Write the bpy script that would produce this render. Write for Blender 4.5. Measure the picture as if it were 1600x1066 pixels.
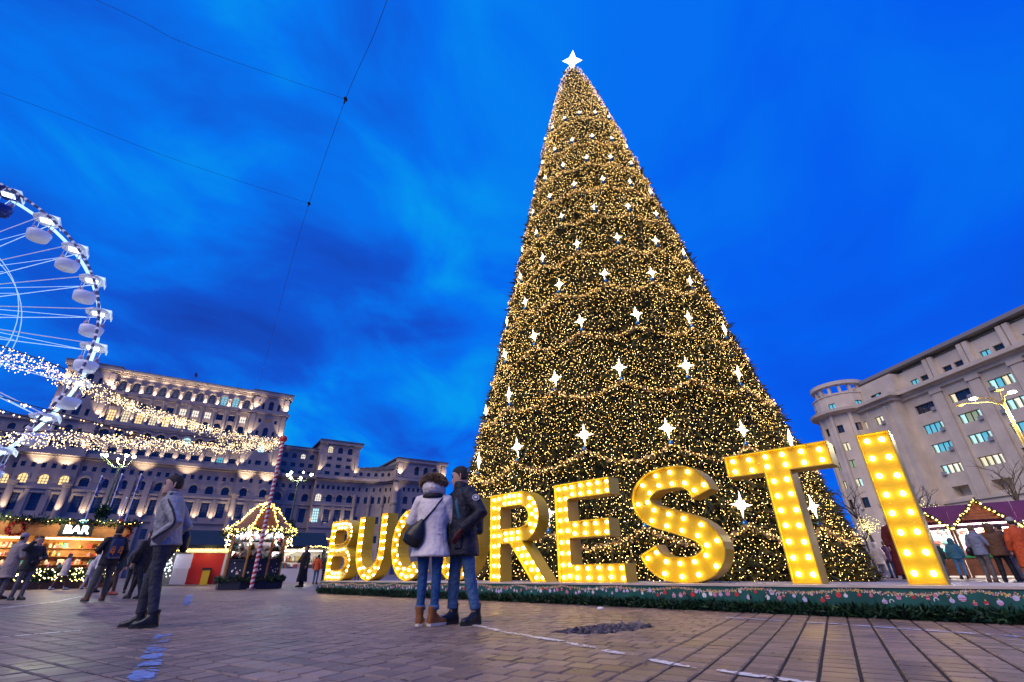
import bpy, bmesh, math, random
import numpy as np
from mathutils import Vector, Matrix
from mathutils.geometry import tessellate_polygon
from math import pi, sin, cos, radians, hypot, atan2, sqrt

for o in list(bpy.data.objects): bpy.data.objects.remove(o)
S = bpy.context.scene
C = S.collection
rnd = random.Random(7)
rng = np.random.default_rng(7)

# ------------------------------------------------------------------ camera
CAMH = 0.545
cd = bpy.data.cameras.new('camera'); cam = bpy.data.objects.new('camera', cd); C.objects.link(cam)
cd.sensor_width = 36.0; cd.lens = 16.0; cd.clip_start = 0.05; cd.clip_end = 3000
cam.matrix_world = Matrix.Translation((0, 0, CAMH)) @ Matrix.Rotation(radians(90 + 26.85), 4, 'X') @ Matrix.Rotation(radians(-0.75), 4, 'Z')
S.camera = cam

# ------------------------------------------------------------------ sky (blue hour) and soft dusk light
W = bpy.data.worlds.new('World'); S.world = W; W.use_nodes = True
nt = W.node_tree; nt.nodes.clear()
def N(t, **k):
    n = nt.nodes.new(t)
    for a, b in k.items(): setattr(n, a, b)
    return n
L = lambda a, b: nt.links.new(a, b)
tc = N('ShaderNodeTexCoord'); sep = N('ShaderNodeSeparateXYZ'); L(tc.outputs['Generated'], sep.inputs[0])
def M(op, a, b=None, c=None):
    n = N('ShaderNodeMath', operation=op)
    for i, v in enumerate((a, b, c)):
        if v is None: continue
        if isinstance(v, (int, float)): n.inputs[i].default_value = v
        else: L(v, n.inputs[i])
    return n.outputs[0]
zc = M('ADD', M('MAXIMUM', sep.outputs[2], 0.0), 0.22)
comb = N('ShaderNodeCombineXYZ')
L(M('DIVIDE', sep.outputs[0], zc), comb.inputs[0]); L(M('DIVIDE', sep.outputs[1], zc), comb.inputs[1])
mp = N('ShaderNodeMapping', vector_type='TEXTURE'); mp.inputs['Rotation'].default_value = (0, 0, radians(-16)); mp.inputs['Scale'].default_value = (0.72, 1.10, 1)
mp.inputs['Location'].default_value = (2.8, 8.2, 0)
L(comb.outputs[0], mp.inputs[0])
def noise(scale, detail, rough, dist=0.0, vec=None):
    n = N('ShaderNodeTexNoise'); n.inputs['Scale'].default_value = scale; n.inputs['Detail'].default_value = detail
    n.inputs['Roughness'].default_value = rough; n.inputs['Distortion'].default_value = dist
    L(vec or mp.outputs[0], n.inputs['Vector']); return n.outputs['Fac']
big = noise(0.80, 3, 0.5, 0.3); fine = noise(1.9, 6, 0.54, 0.55)
cl = M('ADD', M('MULTIPLY', big, 0.58), M('MULTIPLY', fine, 0.42))
ramp = N('ShaderNodeValToRGB'); L(cl, ramp.inputs[0])
el = ramp.color_ramp.elements
el[0].position = 0.35; el[0].color = (0.008, 0.062, 0.50, 1)
el[1].position = 0.595; el[1].color = (0.002, 0.42, 1.0, 1)
e = el.new(0.435); e.color = (0.006, 0.100, 0.72, 1)
e = el.new(0.505); e.color = (0.002, 0.20, 0.98, 1)
# clear deep blue towards the east (right of the tree), broken cloud towards the west
clear = N('ShaderNodeRGB'); clear.outputs[0].default_value = (0.0015, 0.115, 0.98, 1)
side = M('ADD', M('MULTIPLY', sep.outputs[0], 1.0), M('MULTIPLY', sep.outputs[1], -0.12))
mr = N('ShaderNodeMapRange'); mr.interpolation_type = 'SMOOTHSTEP'
mr.inputs['From Min'].default_value = -0.42; mr.inputs['From Max'].default_value = 0.30
mr.inputs['To Min'].default_value = 0.0; mr.inputs['To Max'].default_value = 0.80
L(M('ADD', side, M('MULTIPLY', M('SUBTRACT', big, 0.5), 0.5)), mr.inputs['Value'])
mix = N('ShaderNodeMix', data_type='RGBA'); L(mr.outputs[0], mix.inputs[0]); L(ramp.outputs[0], mix.inputs[6]); L(clear.outputs[0], mix.inputs[7])
# a Nishita sky with the sun on the horizon adds the natural falloff on top
sky = N('ShaderNodeTexSky', sky_type='NISHITA'); sky.sun_disc = False
sky.sun_elevation = radians(-3.0); sky.sun_rotation = radians(200); sky.ozone_density = 6.0; sky.dust_density = 0.3
bg1 = N('ShaderNodeBackground'); L(mix.outputs[2], bg1.inputs[0]); bg1.inputs[1].default_value = 0.88
bg2 = N('ShaderNodeBackground'); L(sky.outputs[0], bg2.inputs[0]); bg2.inputs[1].default_value = 0.05
ad = N('ShaderNodeAddShader'); L(bg1.outputs[0], ad.inputs[0]); L(bg2.outputs[0], ad.inputs[1])
wo = N('ShaderNodeOutputWorld'); L(ad.outputs[0], wo.inputs[0])
W.cycles.sampling_method = 'AUTOMATIC'

sd = bpy.data.lights.new('sun', 'SUN'); sun = bpy.data.objects.new('sun', sd); C.objects.link(sun)
sd.energy = 2.3; sd.angle = radians(48); sd.color = (1.0, 0.78, 0.58)
sun.rotation_euler = Vector((0.48, 0.54, -0.69)).to_track_quat('-Z', 'Y').to_euler()

S.view_settings.view_transform = 'Standard'; S.view_settings.look = 'None'
S.view_settings.exposure = 0.0; S.view_settings.gamma = 1.0; S.view_settings.use_curve_mapping = False
S.render.engine = 'CYCLES'
cy = S.cycles
cy.use_denoising = True
try: cy.denoiser = 'OPENIMAGEDENOISE'
except Exception: pass
cy.max_bounces = 5; cy.diffuse_bounces = 3; cy.glossy_bounces = 3; cy.transmission_bounces = 3; cy.transparent_max_bounces = 8
cy.sample_clamp_indirect = 4.0; cy.sample_clamp_direct = 0.0
cy.caustics_reflective = False; cy.caustics_refractive = False
cy.use_light_tree = True

# ------------------------------------------------------------------ materials
MATS = {}
def mat(name, col, rough=0.6, metal=0.0, var=0.0, scale=8.0, bump=0.0, bscale=40.0, col2=None, spec=0.4, sheen=0.0, detail=4, bdist=0.02):
    if name in MATS: return MATS[name]
    m = bpy.data.materials.new(name); m.use_nodes = True; t = m.node_tree; b = t.nodes['Principled BSDF']
    b.inputs['Roughness'].default_value = rough; b.inputs['Metallic'].default_value = metal
    b.inputs['Specular IOR Level'].default_value = spec
    b.inputs['Base Color'].default_value = (*col, 1)
    if var or col2 or bump:
        c = t.nodes.new('ShaderNodeTexCoord')
    if var or col2:
        n = t.nodes.new('ShaderNodeTexNoise'); n.inputs['Scale'].default_value = scale; n.inputs['Detail'].default_value = detail
        t.links.new(c.outputs['Object'], n.inputs['Vector'])
        r = t.nodes.new('ShaderNodeValToRGB'); r.color_ramp.elements[0].position = 0.32; r.color_ramp.elements[1].position = 0.68
        a = col2 if col2 else tuple(x * (1 - var) for x in col); z = col if col2 else tuple(min(1, x * (1 + var)) for x in col)
        r.color_ramp.elements[0].color = (*a, 1); r.color_ramp.elements[1].color = (*z, 1)
        t.links.new(n.outputs['Fac'], r.inputs[0]); t.links.new(r.outputs[0], b.inputs['Base Color'])
    if bump:
        n2 = t.nodes.new('ShaderNodeTexNoise'); n2.inputs['Scale'].default_value = bscale; n2.inputs['Detail'].default_value = 5
        t.links.new(c.outputs['Object'], n2.inputs['Vector'])
        bp = t.nodes.new('ShaderNodeBump'); bp.inputs['Strength'].default_value = bump; bp.inputs['Distance'].default_value = bdist
        t.links.new(n2.outputs['Fac'], bp.inputs['Height']); t.links.new(bp.outputs[0], b.inputs['Normal'])
    MATS[name] = m; return m
def emis(name, col, strength, base=None, sample=True):
    if name in MATS: return MATS[name]
    m = bpy.data.materials.new(name); m.use_nodes = True; b = m.node_tree.nodes['Principled BSDF']
    b.inputs['Base Color'].default_value = (*(base or (0.8, 0.8, 0.8)), 1)
    b.inputs['Emission Color'].default_value = (*col, 1); b.inputs['Emission Strength'].default_value = strength
    b.inputs['Roughness'].default_value = 0.4
    if not sample: m.cycles.emission_sampling = 'NONE'
    MATS[name] = m; return m

# ------------------------------------------------------------------ mesh helpers
class G:
    """collects faces in local coordinates and links them as one mesh object"""
    def __init__(s): s.v = []; s.f = []; s.m = []
    def add(s, vs, fs, mi=0):
        o = len(s.v); s.v += [tuple(p) for p in vs]
        for f in fs: s.f.append(tuple(i + o for i in f)); s.m.append(mi)
        return s
    def quad(s, a, b, c, d, mi=0): return s.add((a, b, c, d), ((0, 1, 2, 3),), mi)
    def box(s, x0, x1, y0, y1, z0, z1, mi=0):
        v = [(x, y, z) for z in (z0, z1) for y in (y0, y1) for x in (x0, x1)]
        return s.add(v, ((0, 2, 3, 1), (4, 5, 7, 6), (0, 1, 5, 4), (2, 6, 7, 3), (0, 4, 6, 2), (1, 3, 7, 5)), mi)
    def cbox(s, c, d, mi=0, rot=None):
        v = [Vector((sx * d[0] / 2, sy * d[1] / 2, sz * d[2] / 2)) for sz in (-1, 1) for sy in (-1, 1) for sx in (-1, 1)]
        if rot is not None: v = [rot @ p for p in v]
        v = [p + Vector(c) for p in v]
        return s.add(v, ((0, 2, 3, 1), (4, 5, 7, 6), (0, 1, 5, 4), (2, 6, 7, 3), (0, 4, 6, 2), (1, 3, 7, 5)), mi)
    def rings(s, rs, mi=0, cap=True, closed=True):
        n = len(rs[0]); o = len(s.v)
        for r in rs: s.v += [tuple(p) for p in r]
        for k in range(len(rs) - 1):
            for i in range(n if closed else n - 1):
                j = (i + 1) % n
                s.f.append((o + k * n + i, o + k * n + j, o + (k + 1) * n + j, o + (k + 1) * n + i)); s.m.append(mi)
        if cap:
            s.f.append(tuple(o + i for i in reversed(range(n)))); s.m.append(mi)
            s.f.append(tuple(o + (len(rs) - 1) * n + i for i in range(n))); s.m.append(mi)
        return s
    def tube(s, pts, r, n=8, mi=0, cap=True, squash=None):
        """a tube along pts; r a number or one per point, squash=(a, b) widths of the section"""
        pts = [Vector(p) for p in pts]
        rr = r if isinstance(r, (list, tuple)) else [r] * len(pts)
        rs = []; up = None
        for i, p in enumerate(pts):
            t = (pts[min(i + 1, len(pts) - 1)] - pts[max(i - 1, 0)])
            if t.length < 1e-9: t = Vector((0, 0, 1))
            t.normalize()
            if up is None:
                up = Vector((0, 1, 0)) if abs(t.y) < 0.8 else Vector((1, 0, 0))
            a = t.cross(up)
            if a.length < 1e-6: a = t.orthogonal()
            a.normalize(); b = a.cross(t).normalized(); up = b
            ra, rb = (rr[i], rr[i]) if not isinstance(rr[i], (tuple, list)) else rr[i]
            rs.append([p + a * (ra * cos(2 * pi * k / n)) - b * (rb * sin(2 * pi * k / n)) for k in range(n)])
        return s.rings(rs, mi, cap)
    def cyl(s, x, y, z0, z1, r0, r1=None, n=12, mi=0, cap=True):
        r1 = r0 if r1 is None else r1
        return s.rings([[(x + r * cos(2 * pi * k / n), y + r * sin(2 * pi * k / n), z) for k in range(n)] for z, r in ((z0, r0), (z1, r1))], mi, cap)
    def lathe(s, x, y, prof, n=16, mi=0, cap=True, a0=0):
        return s.rings([[(x + r * cos(a0 + 2 * pi * k / n), y + r * sin(a0 + 2 * pi * k / n), z) for k in range(n)] for z, r in prof], mi, cap)
    def ball(s, c, r, n=8, m=5, mi=0):
        c = Vector(c); rx, ry, rz = (r, r, r) if isinstance(r, (int, float)) else r
        return s.rings([[(c.x + rx * sin(t) * cos(2 * pi * k / n), c.y + ry * sin(t) * sin(2 * pi * k / n), c.z - rz * cos(t)) for k in range(n)]
                        for t in [0.12 + (pi - 0.24) * i / m for i in range(m + 1)]], mi)
    def octa(s, c, r, mi=0):
        x, y, z = c
        return s.add(((x + r, y, z), (x - r, y, z), (x, y + r, z), (x, y - r, z), (x, y, z + r), (x, y, z - r)),
                     ((0, 2, 4), (2, 1, 4), (1, 3, 4), (3, 0, 4), (2, 0, 5), (1, 2, 5), (3, 1, 5), (0, 3, 5)), mi)
    def poly(s, outer, holes, fn, mi=0, flip=False):
        loops = [[Vector((p[0], p[1], 0)) for p in q] for q in [outer] + list(holes)]
        tri = tessellate_polygon(loops); pts = [p for q in loops for p in q]
        vs = [fn(p.x, p.y) for p in pts]
        fs = []
        for a, b, c in tri:
            A, B, D = pts[a], pts[b], pts[c]
            ccw = (B.x - A.x) * (D.y - A.y) - (B.y - A.y) * (D.x - A.x) > 0
            fs.append((a, b, c) if ccw != flip else (a, c, b))
        return s.add(vs, fs, mi)
    def wall(s, loop, fn0, fn1, mi=0):
        n = len(loop); vs = [fn0(*p) for p in loop] + [fn1(*p) for p in loop]
        return s.add(vs, [(i, (i + 1) % n, n + (i + 1) % n, n + i) for i in range(n)], mi)
    def mesh(s, name, mats, smooth=False):
        me = bpy.data.meshes.new(name); me.from_pydata(s.v, [], s.f)
        for m in (mats if isinstance(mats, (list, tuple)) else [mats]): me.materials.append(m)
        if any(s.m): me.polygons.foreach_set('material_index', s.m)
        if smooth: me.polygons.foreach_set('use_smooth', [True] * len(s.f))
        me.update(); return me
    def build(s, name, mats, parent=None, smooth=False, loc=None, rot=None):
        return link(name, s.mesh(name, mats, smooth), parent, loc, rot)
    def mark(s):
        """everything added after this call is a new piece for build_pieces"""
        s.marks = getattr(s, 'marks', []) + [(len(s.v), len(s.f))]
    def build_pieces(s, name, mats, parent, smooth=False):
        mk = s.marks + [(len(s.v), len(s.f))]
        for (a, fa), (b, fb) in zip(mk, mk[1:]):
            if fb == fa: continue
            q = G(); q.v = s.v[a:b]; q.f = [tuple(i - a for i in f) for f in s.f[fa:fb]]; q.m = s.m[fa:fb]
            q.build(name, mats, parent, smooth)
def link(name, me, parent=None, loc=None, rot=None):
    o = bpy.data.objects.new(name, me); C.objects.link(o)
    if parent: o.parent = parent
    if loc is not None: o.location = loc
    if rot is not None: o.rotation_euler = rot if not isinstance(rot, (int, float)) else (0, 0, rot)
    return o
def np_mesh(name, V, F, mats, mi=None):
    """fast triangle / quad mesh from numpy arrays"""
    me = bpy.data.meshes.new(name); n, k = F.shape
    me.vertices.add(len(V)); me.vertices.foreach_set('co', V.astype(np.float32).ravel())
    me.loops.add(n * k); me.loops.foreach_set('vertex_index', F.astype(np.int32).ravel())
    me.polygons.add(n); me.polygons.foreach_set('loop_start', np.arange(0, n * k, k, dtype=np.int32))
    try: me.polygons.foreach_set('loop_total', np.full(n, k, dtype=np.int32))
    except Exception: pass
    for m in (mats if isinstance(mats, (list, tuple)) else [mats]): me.materials.append(m)
    if mi is not None: me.polygons.foreach_set('material_index', mi.astype(np.int32))
    me.update(calc_edges=True); me.validate(); return me
OCT_V = np.array([(1, 0, 0), (-1, 0, 0), (0, 1, 0), (0, -1, 0), (0, 0, 1), (0, 0, -1)], float)
OCT_F = np.array([(0, 2, 4), (2, 1, 4), (1, 3, 4), (3, 0, 4), (2, 0, 5), (1, 2, 5), (3, 1, 5), (0, 3, 5)])
def bulbs_mesh(name, P, r, mats, mi=None):
    P = np.asarray(P, float); n = len(P); r = np.broadcast_to(np.asarray(r, float), (n,))
    V = (P[:, None, :] + OCT_V[None] * r[:, None, None]).reshape(-1, 3)
    F = (OCT_F[None] + (np.arange(n) * 6)[:, None, None]).reshape(-1, 3)
    return np_mesh(name, V, F, mats, None if mi is None else np.repeat(mi, 8))
def needles_mesh(name, P, D, ln, w, mats, blades=3, spread=0.6, seed=1):
    """sprigs of thin pointed blades at P pointing along D"""
    g = np.random.default_rng(seed); n = len(P)
    P = np.repeat(P, blades, 0); D = np.repeat(D, blades, 0); m = len(P)
    D = D + g.normal(0, spread, D.shape); D /= np.linalg.norm(D, axis=1, keepdims=True) + 1e-9
    A = np.cross(D, g.normal(0, 1, D.shape)); A /= np.linalg.norm(A, axis=1, keepdims=True) + 1e-9
    l = (np.repeat(np.broadcast_to(ln, (n,)), blades) * g.uniform(0.6, 1.25, m))[:, None]
    ww = (np.repeat(np.broadcast_to(w, (n,)), blades) * g.uniform(0.7, 1.3, m))[:, None]
    V = np.stack([P - A * ww * 0.5, P + A * ww * 0.5, P + D * l * 0.55 + A * ww * 0.5, P + D * l, P + D * l * 0.55 - A * ww * 0.5], 1).reshape(-1, 3)
    b = np.arange(m) * 5
    F = np.concatenate([np.stack([b, b + 1, b + 2], 1), np.stack([b, b + 2, b + 4], 1), np.stack([b + 4, b + 2, b + 3], 1)])
    mi = None
    if isinstance(mats, (list, tuple)) and len(mats) > 1:
        q = g.integers(0, len(mats), m); mi = np.concatenate([q, q, q])
    return np_mesh(name, V, F, mats, mi)

def tag(o, label=None, cat=None, group=None, kind=None):
    if label: o['label'] = label
    if cat: o['category'] = cat
    if group: o['group'] = group
    if kind: o['kind'] = kind
    return o
def thing(name, label, cat, loc=(0, 0, 0), rotz=0.0, group=None):
    o = bpy.data.objects.new(name, None); C.objects.link(o); o.empty_display_size = 0.2
    o.location = loc; o.rotation_euler = (0, 0, rotz)
    return tag(o, label, cat, group)
def copy_tree(o, parent=None):
    c = o.copy(); C.objects.link(c)
    if parent: c.parent = parent
    for ch in list(o.children): copy_tree(ch, c)
    return c
def lamp(kind, loc, power, col, parent=None, radius=0.05, aim=None, size=60, blend=0.6, name='floodlight'):
    d = bpy.data.lights.new(name, kind); o = bpy.data.objects.new(name, d); C.objects.link(o)
    d.energy = power; d.color = col
    d.shadow_soft_size = radius
    if kind == 'SPOT': d.spot_size = radians(size); d.spot_blend = blend
    o.location = loc
    if parent: o.parent = parent
    if aim is not None: o.rotation_euler = Vector(aim).to_track_quat('-Z', 'Y').to_euler()
    return o
# ================================================================== GROUND
def node_mat(name):
    m = bpy.data.materials.new(name); m.use_nodes = True
    t = m.node_tree; return m, t, t.nodes['Principled BSDF']
PAV_A = radians(57.85)                    # the long joints of the paving run this way
pa = (cos(PAV_A), sin(PAV_A)); pb = (sin(PAV_A), -cos(PAV_A))
def paver_material():
    m, t, b = node_mat('concrete paver')
    g = t.nodes.new('ShaderNodeNewGeometry'); c = t.nodes.new('ShaderNodeTexCoord')
    r = t.nodes.new('ShaderNodeValToRGB'); e = r.color_ramp.elements
    e[0].position = 0; e[0].color = (0.150, 0.102, 0.082, 1); e[1].position = 1; e[1].color = (0.30, 0.208, 0.158, 1)
    x = e.new(0.5); x.color = (0.225, 0.154, 0.120, 1)
    oi = t.nodes.new('ShaderNodeObjectInfo'); ad = t.nodes.new('ShaderNodeMath'); ad.operation = 'ADD'
    t.links.new(g.outputs['Random Per Island'], ad.inputs[0]); t.links.new(oi.outputs['Random'], ad.inputs[1])
    fr = t.nodes.new('ShaderNodeMath'); fr.operation = 'FRACT'; t.links.new(ad.outputs[0], fr.inputs[0])
    t.links.new(fr.outputs[0], r.inputs[0])
    n = t.nodes.new('ShaderNodeTexNoise'); n.inputs['Scale'].default_value = 1.1; n.inputs['Detail'].default_value = 6; n.inputs['Roughness'].default_value = 0.65
    t.links.new(g.outputs['Position'], n.inputs['Vector'])
    mr = t.nodes.new('ShaderNodeMapRange'); mr.inputs['From Min'].default_value = 0.32; mr.inputs['From Max'].default_value = 0.68
    mr.inputs['To Min'].default_value = 0.5; mr.inputs['To Max'].default_value = 1.22; t.links.new(n.outputs['Fac'], mr.inputs['Value'])
    n3 = t.nodes.new('ShaderNodeTexNoise'); n3.inputs['Scale'].default_value = 140; n3.inputs['Detail'].default_value = 3
    t.links.new(g.outputs['Position'], n3.inputs['Vector'])
    mr3 = t.nodes.new('ShaderNodeMapRange'); mr3.inputs['From Min'].default_value = 0.35; mr3.inputs['From Max'].default_value = 0.65
    mr3.inputs['To Min'].default_value = 0.78; mr3.inputs['To Max'].default_value = 1.2; t.links.new(n3.outputs['Fac'], mr3.inputs['Value'])
    mu = t.nodes.new('ShaderNodeMath'); mu.operation = 'MULTIPLY'; t.links.new(mr.outputs[0], mu.inputs[0]); t.links.new(mr3.outputs[0], mu.inputs[1])
    mx = t.nodes.new('ShaderNodeVectorMath'); mx.operation = 'SCALE'; t.links.new(r.outputs[0], mx.inputs[0]); t.links.new(mu.outputs[0], mx.inputs['Scale'])
    t.links.new(mx.outputs[0], b.inputs['Base Color'])
    rr = t.nodes.new('ShaderNodeMapRange'); rr.inputs['From Min'].default_value = 0.3; rr.inputs['From Max'].default_value = 0.7
    rr.inputs['To Min'].default_value = 0.34; rr.inputs['To Max'].default_value = 0.62; t.links.new(n.outputs['Fac'], rr.inputs['Value'])
    t.links.new(rr.outputs[0], b.inputs['Roughness'])
    n2 = t.nodes.new('ShaderNodeTexNoise'); n2.inputs['Scale'].default_value = 60; n2.inputs['Detail'].default_value = 6
    t.links.new(g.outputs['Position'], n2.inputs['Vector'])
    bp = t.nodes.new('ShaderNodeBump'); bp.inputs['Strength'].default_value = 0.35; bp.inputs['Distance'].default_value = 0.006
    t.links.new(n2.outputs['Fac'], bp.inputs['Height']); t.links.new(bp.outputs[0], b.inputs['Normal'])
    return m
M_PAVER = paver_material()
def far_ground_material():
    m, t, b = node_mat('far paving')
    c = t.nodes.new('ShaderNodeNewGeometry'); mp = t.nodes.new('ShaderNodeMapping'); mp.inputs['Rotation'].default_value = (0, 0, -PAV_A)
    t.links.new(c.outputs['Position'], mp.inputs[0])
    k = t.nodes.new('ShaderNodeTexBrick'); k.inputs['Scale'].default_value = 1.0; k.inputs['Brick Width'].default_value = 0.2; k.inputs['Row Height'].default_value = 0.2
    k.inputs['Mortar Size'].default_value = 0.008; k.inputs['Color1'].default_value = (0.155, 0.105, 0.084, 1); k.inputs['Color2'].default_value = (0.28, 0.194, 0.146, 1)
    k.inputs['Mortar'].default_value = (0.07, 0.052, 0.05, 1); t.links.new(mp.outputs[0], k.inputs['Vector'])
    n = t.nodes.new('ShaderNodeTexNoise'); n.inputs['Scale'].default_value = 0.35; n.inputs['Detail'].default_value = 7
    t.links.new(c.outputs['Position'], n.inputs['Vector'])
    mr = t.nodes.new('ShaderNodeMapRange'); mr.inputs['From Min'].default_value = 0.3; mr.inputs['From Max'].default_value = 0.7
    mr.inputs['To Min'].default_value = 0.7; mr.inputs['To Max'].default_value = 1.2; t.links.new(n.outputs['Fac'], mr.inputs['Value'])
    mx = t.nodes.new('ShaderNodeVectorMath'); mx.operation = 'SCALE'; t.links.new(k.outputs['Color'], mx.inputs[0]); t.links.new(mr.outputs[0], mx.inputs['Scale'])
    t.links.new(mx.outputs[0], b.inputs['Base Color']); b.inputs['Roughness'].default_value = 0.48
    return m
G().quad((-900, -200, -0.012), (900, -200, -0.012), (900, 1600, -0.012), (-900, 1600, -0.012)).build('plaza_ground', far_ground_material())['kind'] = 'structure'

# letter stand frame: x along the stand to the right, y away from the camera
SO = Vector((2.5177, 8.0994, 0)); SD = Vector((0.71452, -0.69961, 0)); SN = Vector((0.69961, 0.71452, 0))
SROT = atan2(SD.y, SD.x)
def stand(x, y, z=0): return SO + SD * x + SN * y + Vector((0, 0, z))

def paver_mesh(w, l):
    b = 0.007; gx, gy = (0.010, 0.0095) if abs(w - 0.2) < 1e-6 and abs(l - 0.2) > 1e-6 else (0.0055, 0.0115)
    x, y = w / 2 - gx, l / 2 - gy
    lo = [(-x, -y, -0.03), (x, -y, -0.03), (x, y, -0.03), (-x, y, -0.03)]
    mi = [(-x, -y, -b), (x, -y, -b), (x, y, -b), (-x, y, -b)]
    to = [(-x + b, -y + b, 0), (x - b, -y + b, 0), (x - b, y - b, 0), (-x + b, y - b, 0)]
    q = G(); q.rings([lo, mi, to], 0, cap=False); q.add(to, ((0, 1, 2, 3),)); return q
pav = []
UB = -1.24
for k in range(-80, 60):                                   # right field: continuous joints along pa, cross joints staggered
    u = -0.235 + 0.2 * k + 0.1
    if u < UB or u > 12: continue
    off = rnd.uniform(0, 0.165)
    w = 0.5 + off
    while w < 13:
        l = 0.165 * rnd.uniform(0.93, 1.06) + 0.0003
        pav.append((u, w + l / 2, 0.2, l)); w += l
for k in range(0, 75):                                     # left field: continuous joints along pb
    w = 0.35 + 0.2 * k + 0.1
    u = UB - (0.1 if k % 2 else 0.0)
    if k % 2: pav.append((UB - 0.05, w, 0.1, 0.2))
    while u > -16:
        l = 0.2 * rnd.uniform(0.9, 1.1)
        pav.append((u - l / 2, w, l, 0.2)); u -= l
vis = []
for (u, w, a, l) in pav:
    x, y = pb[0] * u + pa[0] * w, pb[1] * u + pa[1] * w
    if y < 2.3 or y > 12.5 or abs(x) > 1.22 * y + 0.6: continue
    if (Vector((x, y, 0)) - SO).dot(SN) > 0.35: continue
    vis.append((hypot(x, y), x, y, a, l))
vis.sort()
bed = G(); bed.quad((-16, 2.0, -0.009), (14, 2.0, -0.009), (14, 12.3, -0.009), (-16, 12.3, -0.009))
pavement = bed.build('plaza_pavement', mat('joint sand', (0.022, 0.016, 0.018), 0.9, var=0.3, scale=30))
pavement['kind'] = 'structure'
def holes(x, y):                                            # the broken patch where pavers have sunk
    dx, dy = x - 0.95, y - 5.62
    a = dx * 0.80 + dy * 0.60; b = -dx * 0.60 + dy * 0.80
    return (a / 0.62) ** 2 + (b / 0.30) ** 2
cache = {}
field = G()
near = 0
for (d, x, y, a, l) in vis:
    h = holes(x, y)
    if h < 0.62 + 0.3 * rnd.random(): continue
    dz = rnd.uniform(-0.0025, 0.001) - (0.006 * (1.25 - h) if h < 1.15 else 0)
    tx, ty = rnd.gauss(0, 0.006), rnd.gauss(0, 0.006)
    if h < 1.1: tx, ty = rnd.gauss(0, 0.035), rnd.gauss(0, 0.035)
    rz = PAV_A - pi / 2 + rnd.gauss(0, 0.006)
    if near < 300 and d < 4.9 or (near < 300):
        key = (round(a, 2), round(l / 0.01))
        if key not in cache: cache[key] = paver_mesh(a, l).mesh('paver', M_PAVER)
        o = link('paver', cache[key], pavement, (x, y, dz), (tx, ty, rz)); near += 1
    else:
        q = paver_mesh(a, l); R = Matrix.Translation((x, y, dz)) @ Matrix.Rotation(rz, 4, 'Z') @ Matrix.Rotation(ty, 4, 'Y') @ Matrix.Rotation(tx, 4, 'X')
        field.add([R @ Vector(p) for p in q.v], q.f)
tag(field.build('paver_field', M_PAVER, pavement), kind='stuff')

# the broken patch is filled with dark rubble
M_RUB = [mat('dark rubble', (0.050, 0.042, 0.052), 0.75), mat('grey rubble', (0.12, 0.10, 0.105), 0.8), mat('pale rubble', (0.17, 0.14, 0.13), 0.8)]
rub = G()
for _ in range(900):
    a_, r_ = rnd.uniform(0, 2 * pi), sqrt(rnd.random()); lx, ly = 0.60 * r_ * cos(a_), 0.29 * r_ * sin(a_)
    x, y = 0.95 + lx * 0.80 - ly * 0.60, 5.62 + lx * 0.60 + ly * 0.80; s_ = rnd.uniform(0.008, 0.034) * (1 if rnd.random() < 0.9 else 1.8); z = rnd.uniform(-0.012, 0.0)
    q = G(); q.octa((0, 0, 0), 1.0); R = Matrix.Rotation(rnd.uniform(0, 6.28), 3, 'Z') @ Matrix.Rotation(rnd.uniform(0, 1), 3, 'X')
    rub.add([R @ Vector((p[0] * s_ * rnd.uniform(.7, 1.2), p[1] * s_, p[2] * s_ * 0.45)) + Vector((x, y, z)) for p in q.v], q.f, rnd.choice((0, 0, 0, 1, 1, 2)))
tag(rub.build('rubble', M_RUB, pavement), kind='stuff')
lit_ = G()                                                   # chewing gum spots, grit and bits of leaf
for _ in range(420):
    y = rnd.uniform(2.9, 9.5) if rnd.random() < .6 else rnd.uniform(2.9, 5.5); x = rnd.uniform(-1.1 * y, 1.1 * y)
    if (Vector((x, y, 0)) - SO).dot(SN) > -0.2: continue
    r_ = rnd.choice((rnd.uniform(.004, .010), rnd.uniform(.010, .019))); k_ = rnd.randrange(5, 8); z = 0.0035; e_ = rnd.uniform(.5, 1)
    lit_.add([(x + r_ * cos(2 * pi * i / k_) * rnd.uniform(.75, 1.2), y + r_ * e_ * sin(2 * pi * i / k_) * rnd.uniform(.75, 1.2), z) for i in range(k_)], (tuple(range(k_)),), rnd.choice((0, 0, 0, 1, 2)))
tag(lit_.build('gum_and_grit', [mat('dark gum', (0.03, 0.025, 0.027), 0.8), mat('grey gum', (0.17, 0.15, 0.15), 0.8), mat('dry leaf bit', (0.14, 0.075, 0.03), 0.8)]), 'gum spots, grit and leaf bits scattered over the near paving', kind='stuff')

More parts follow.
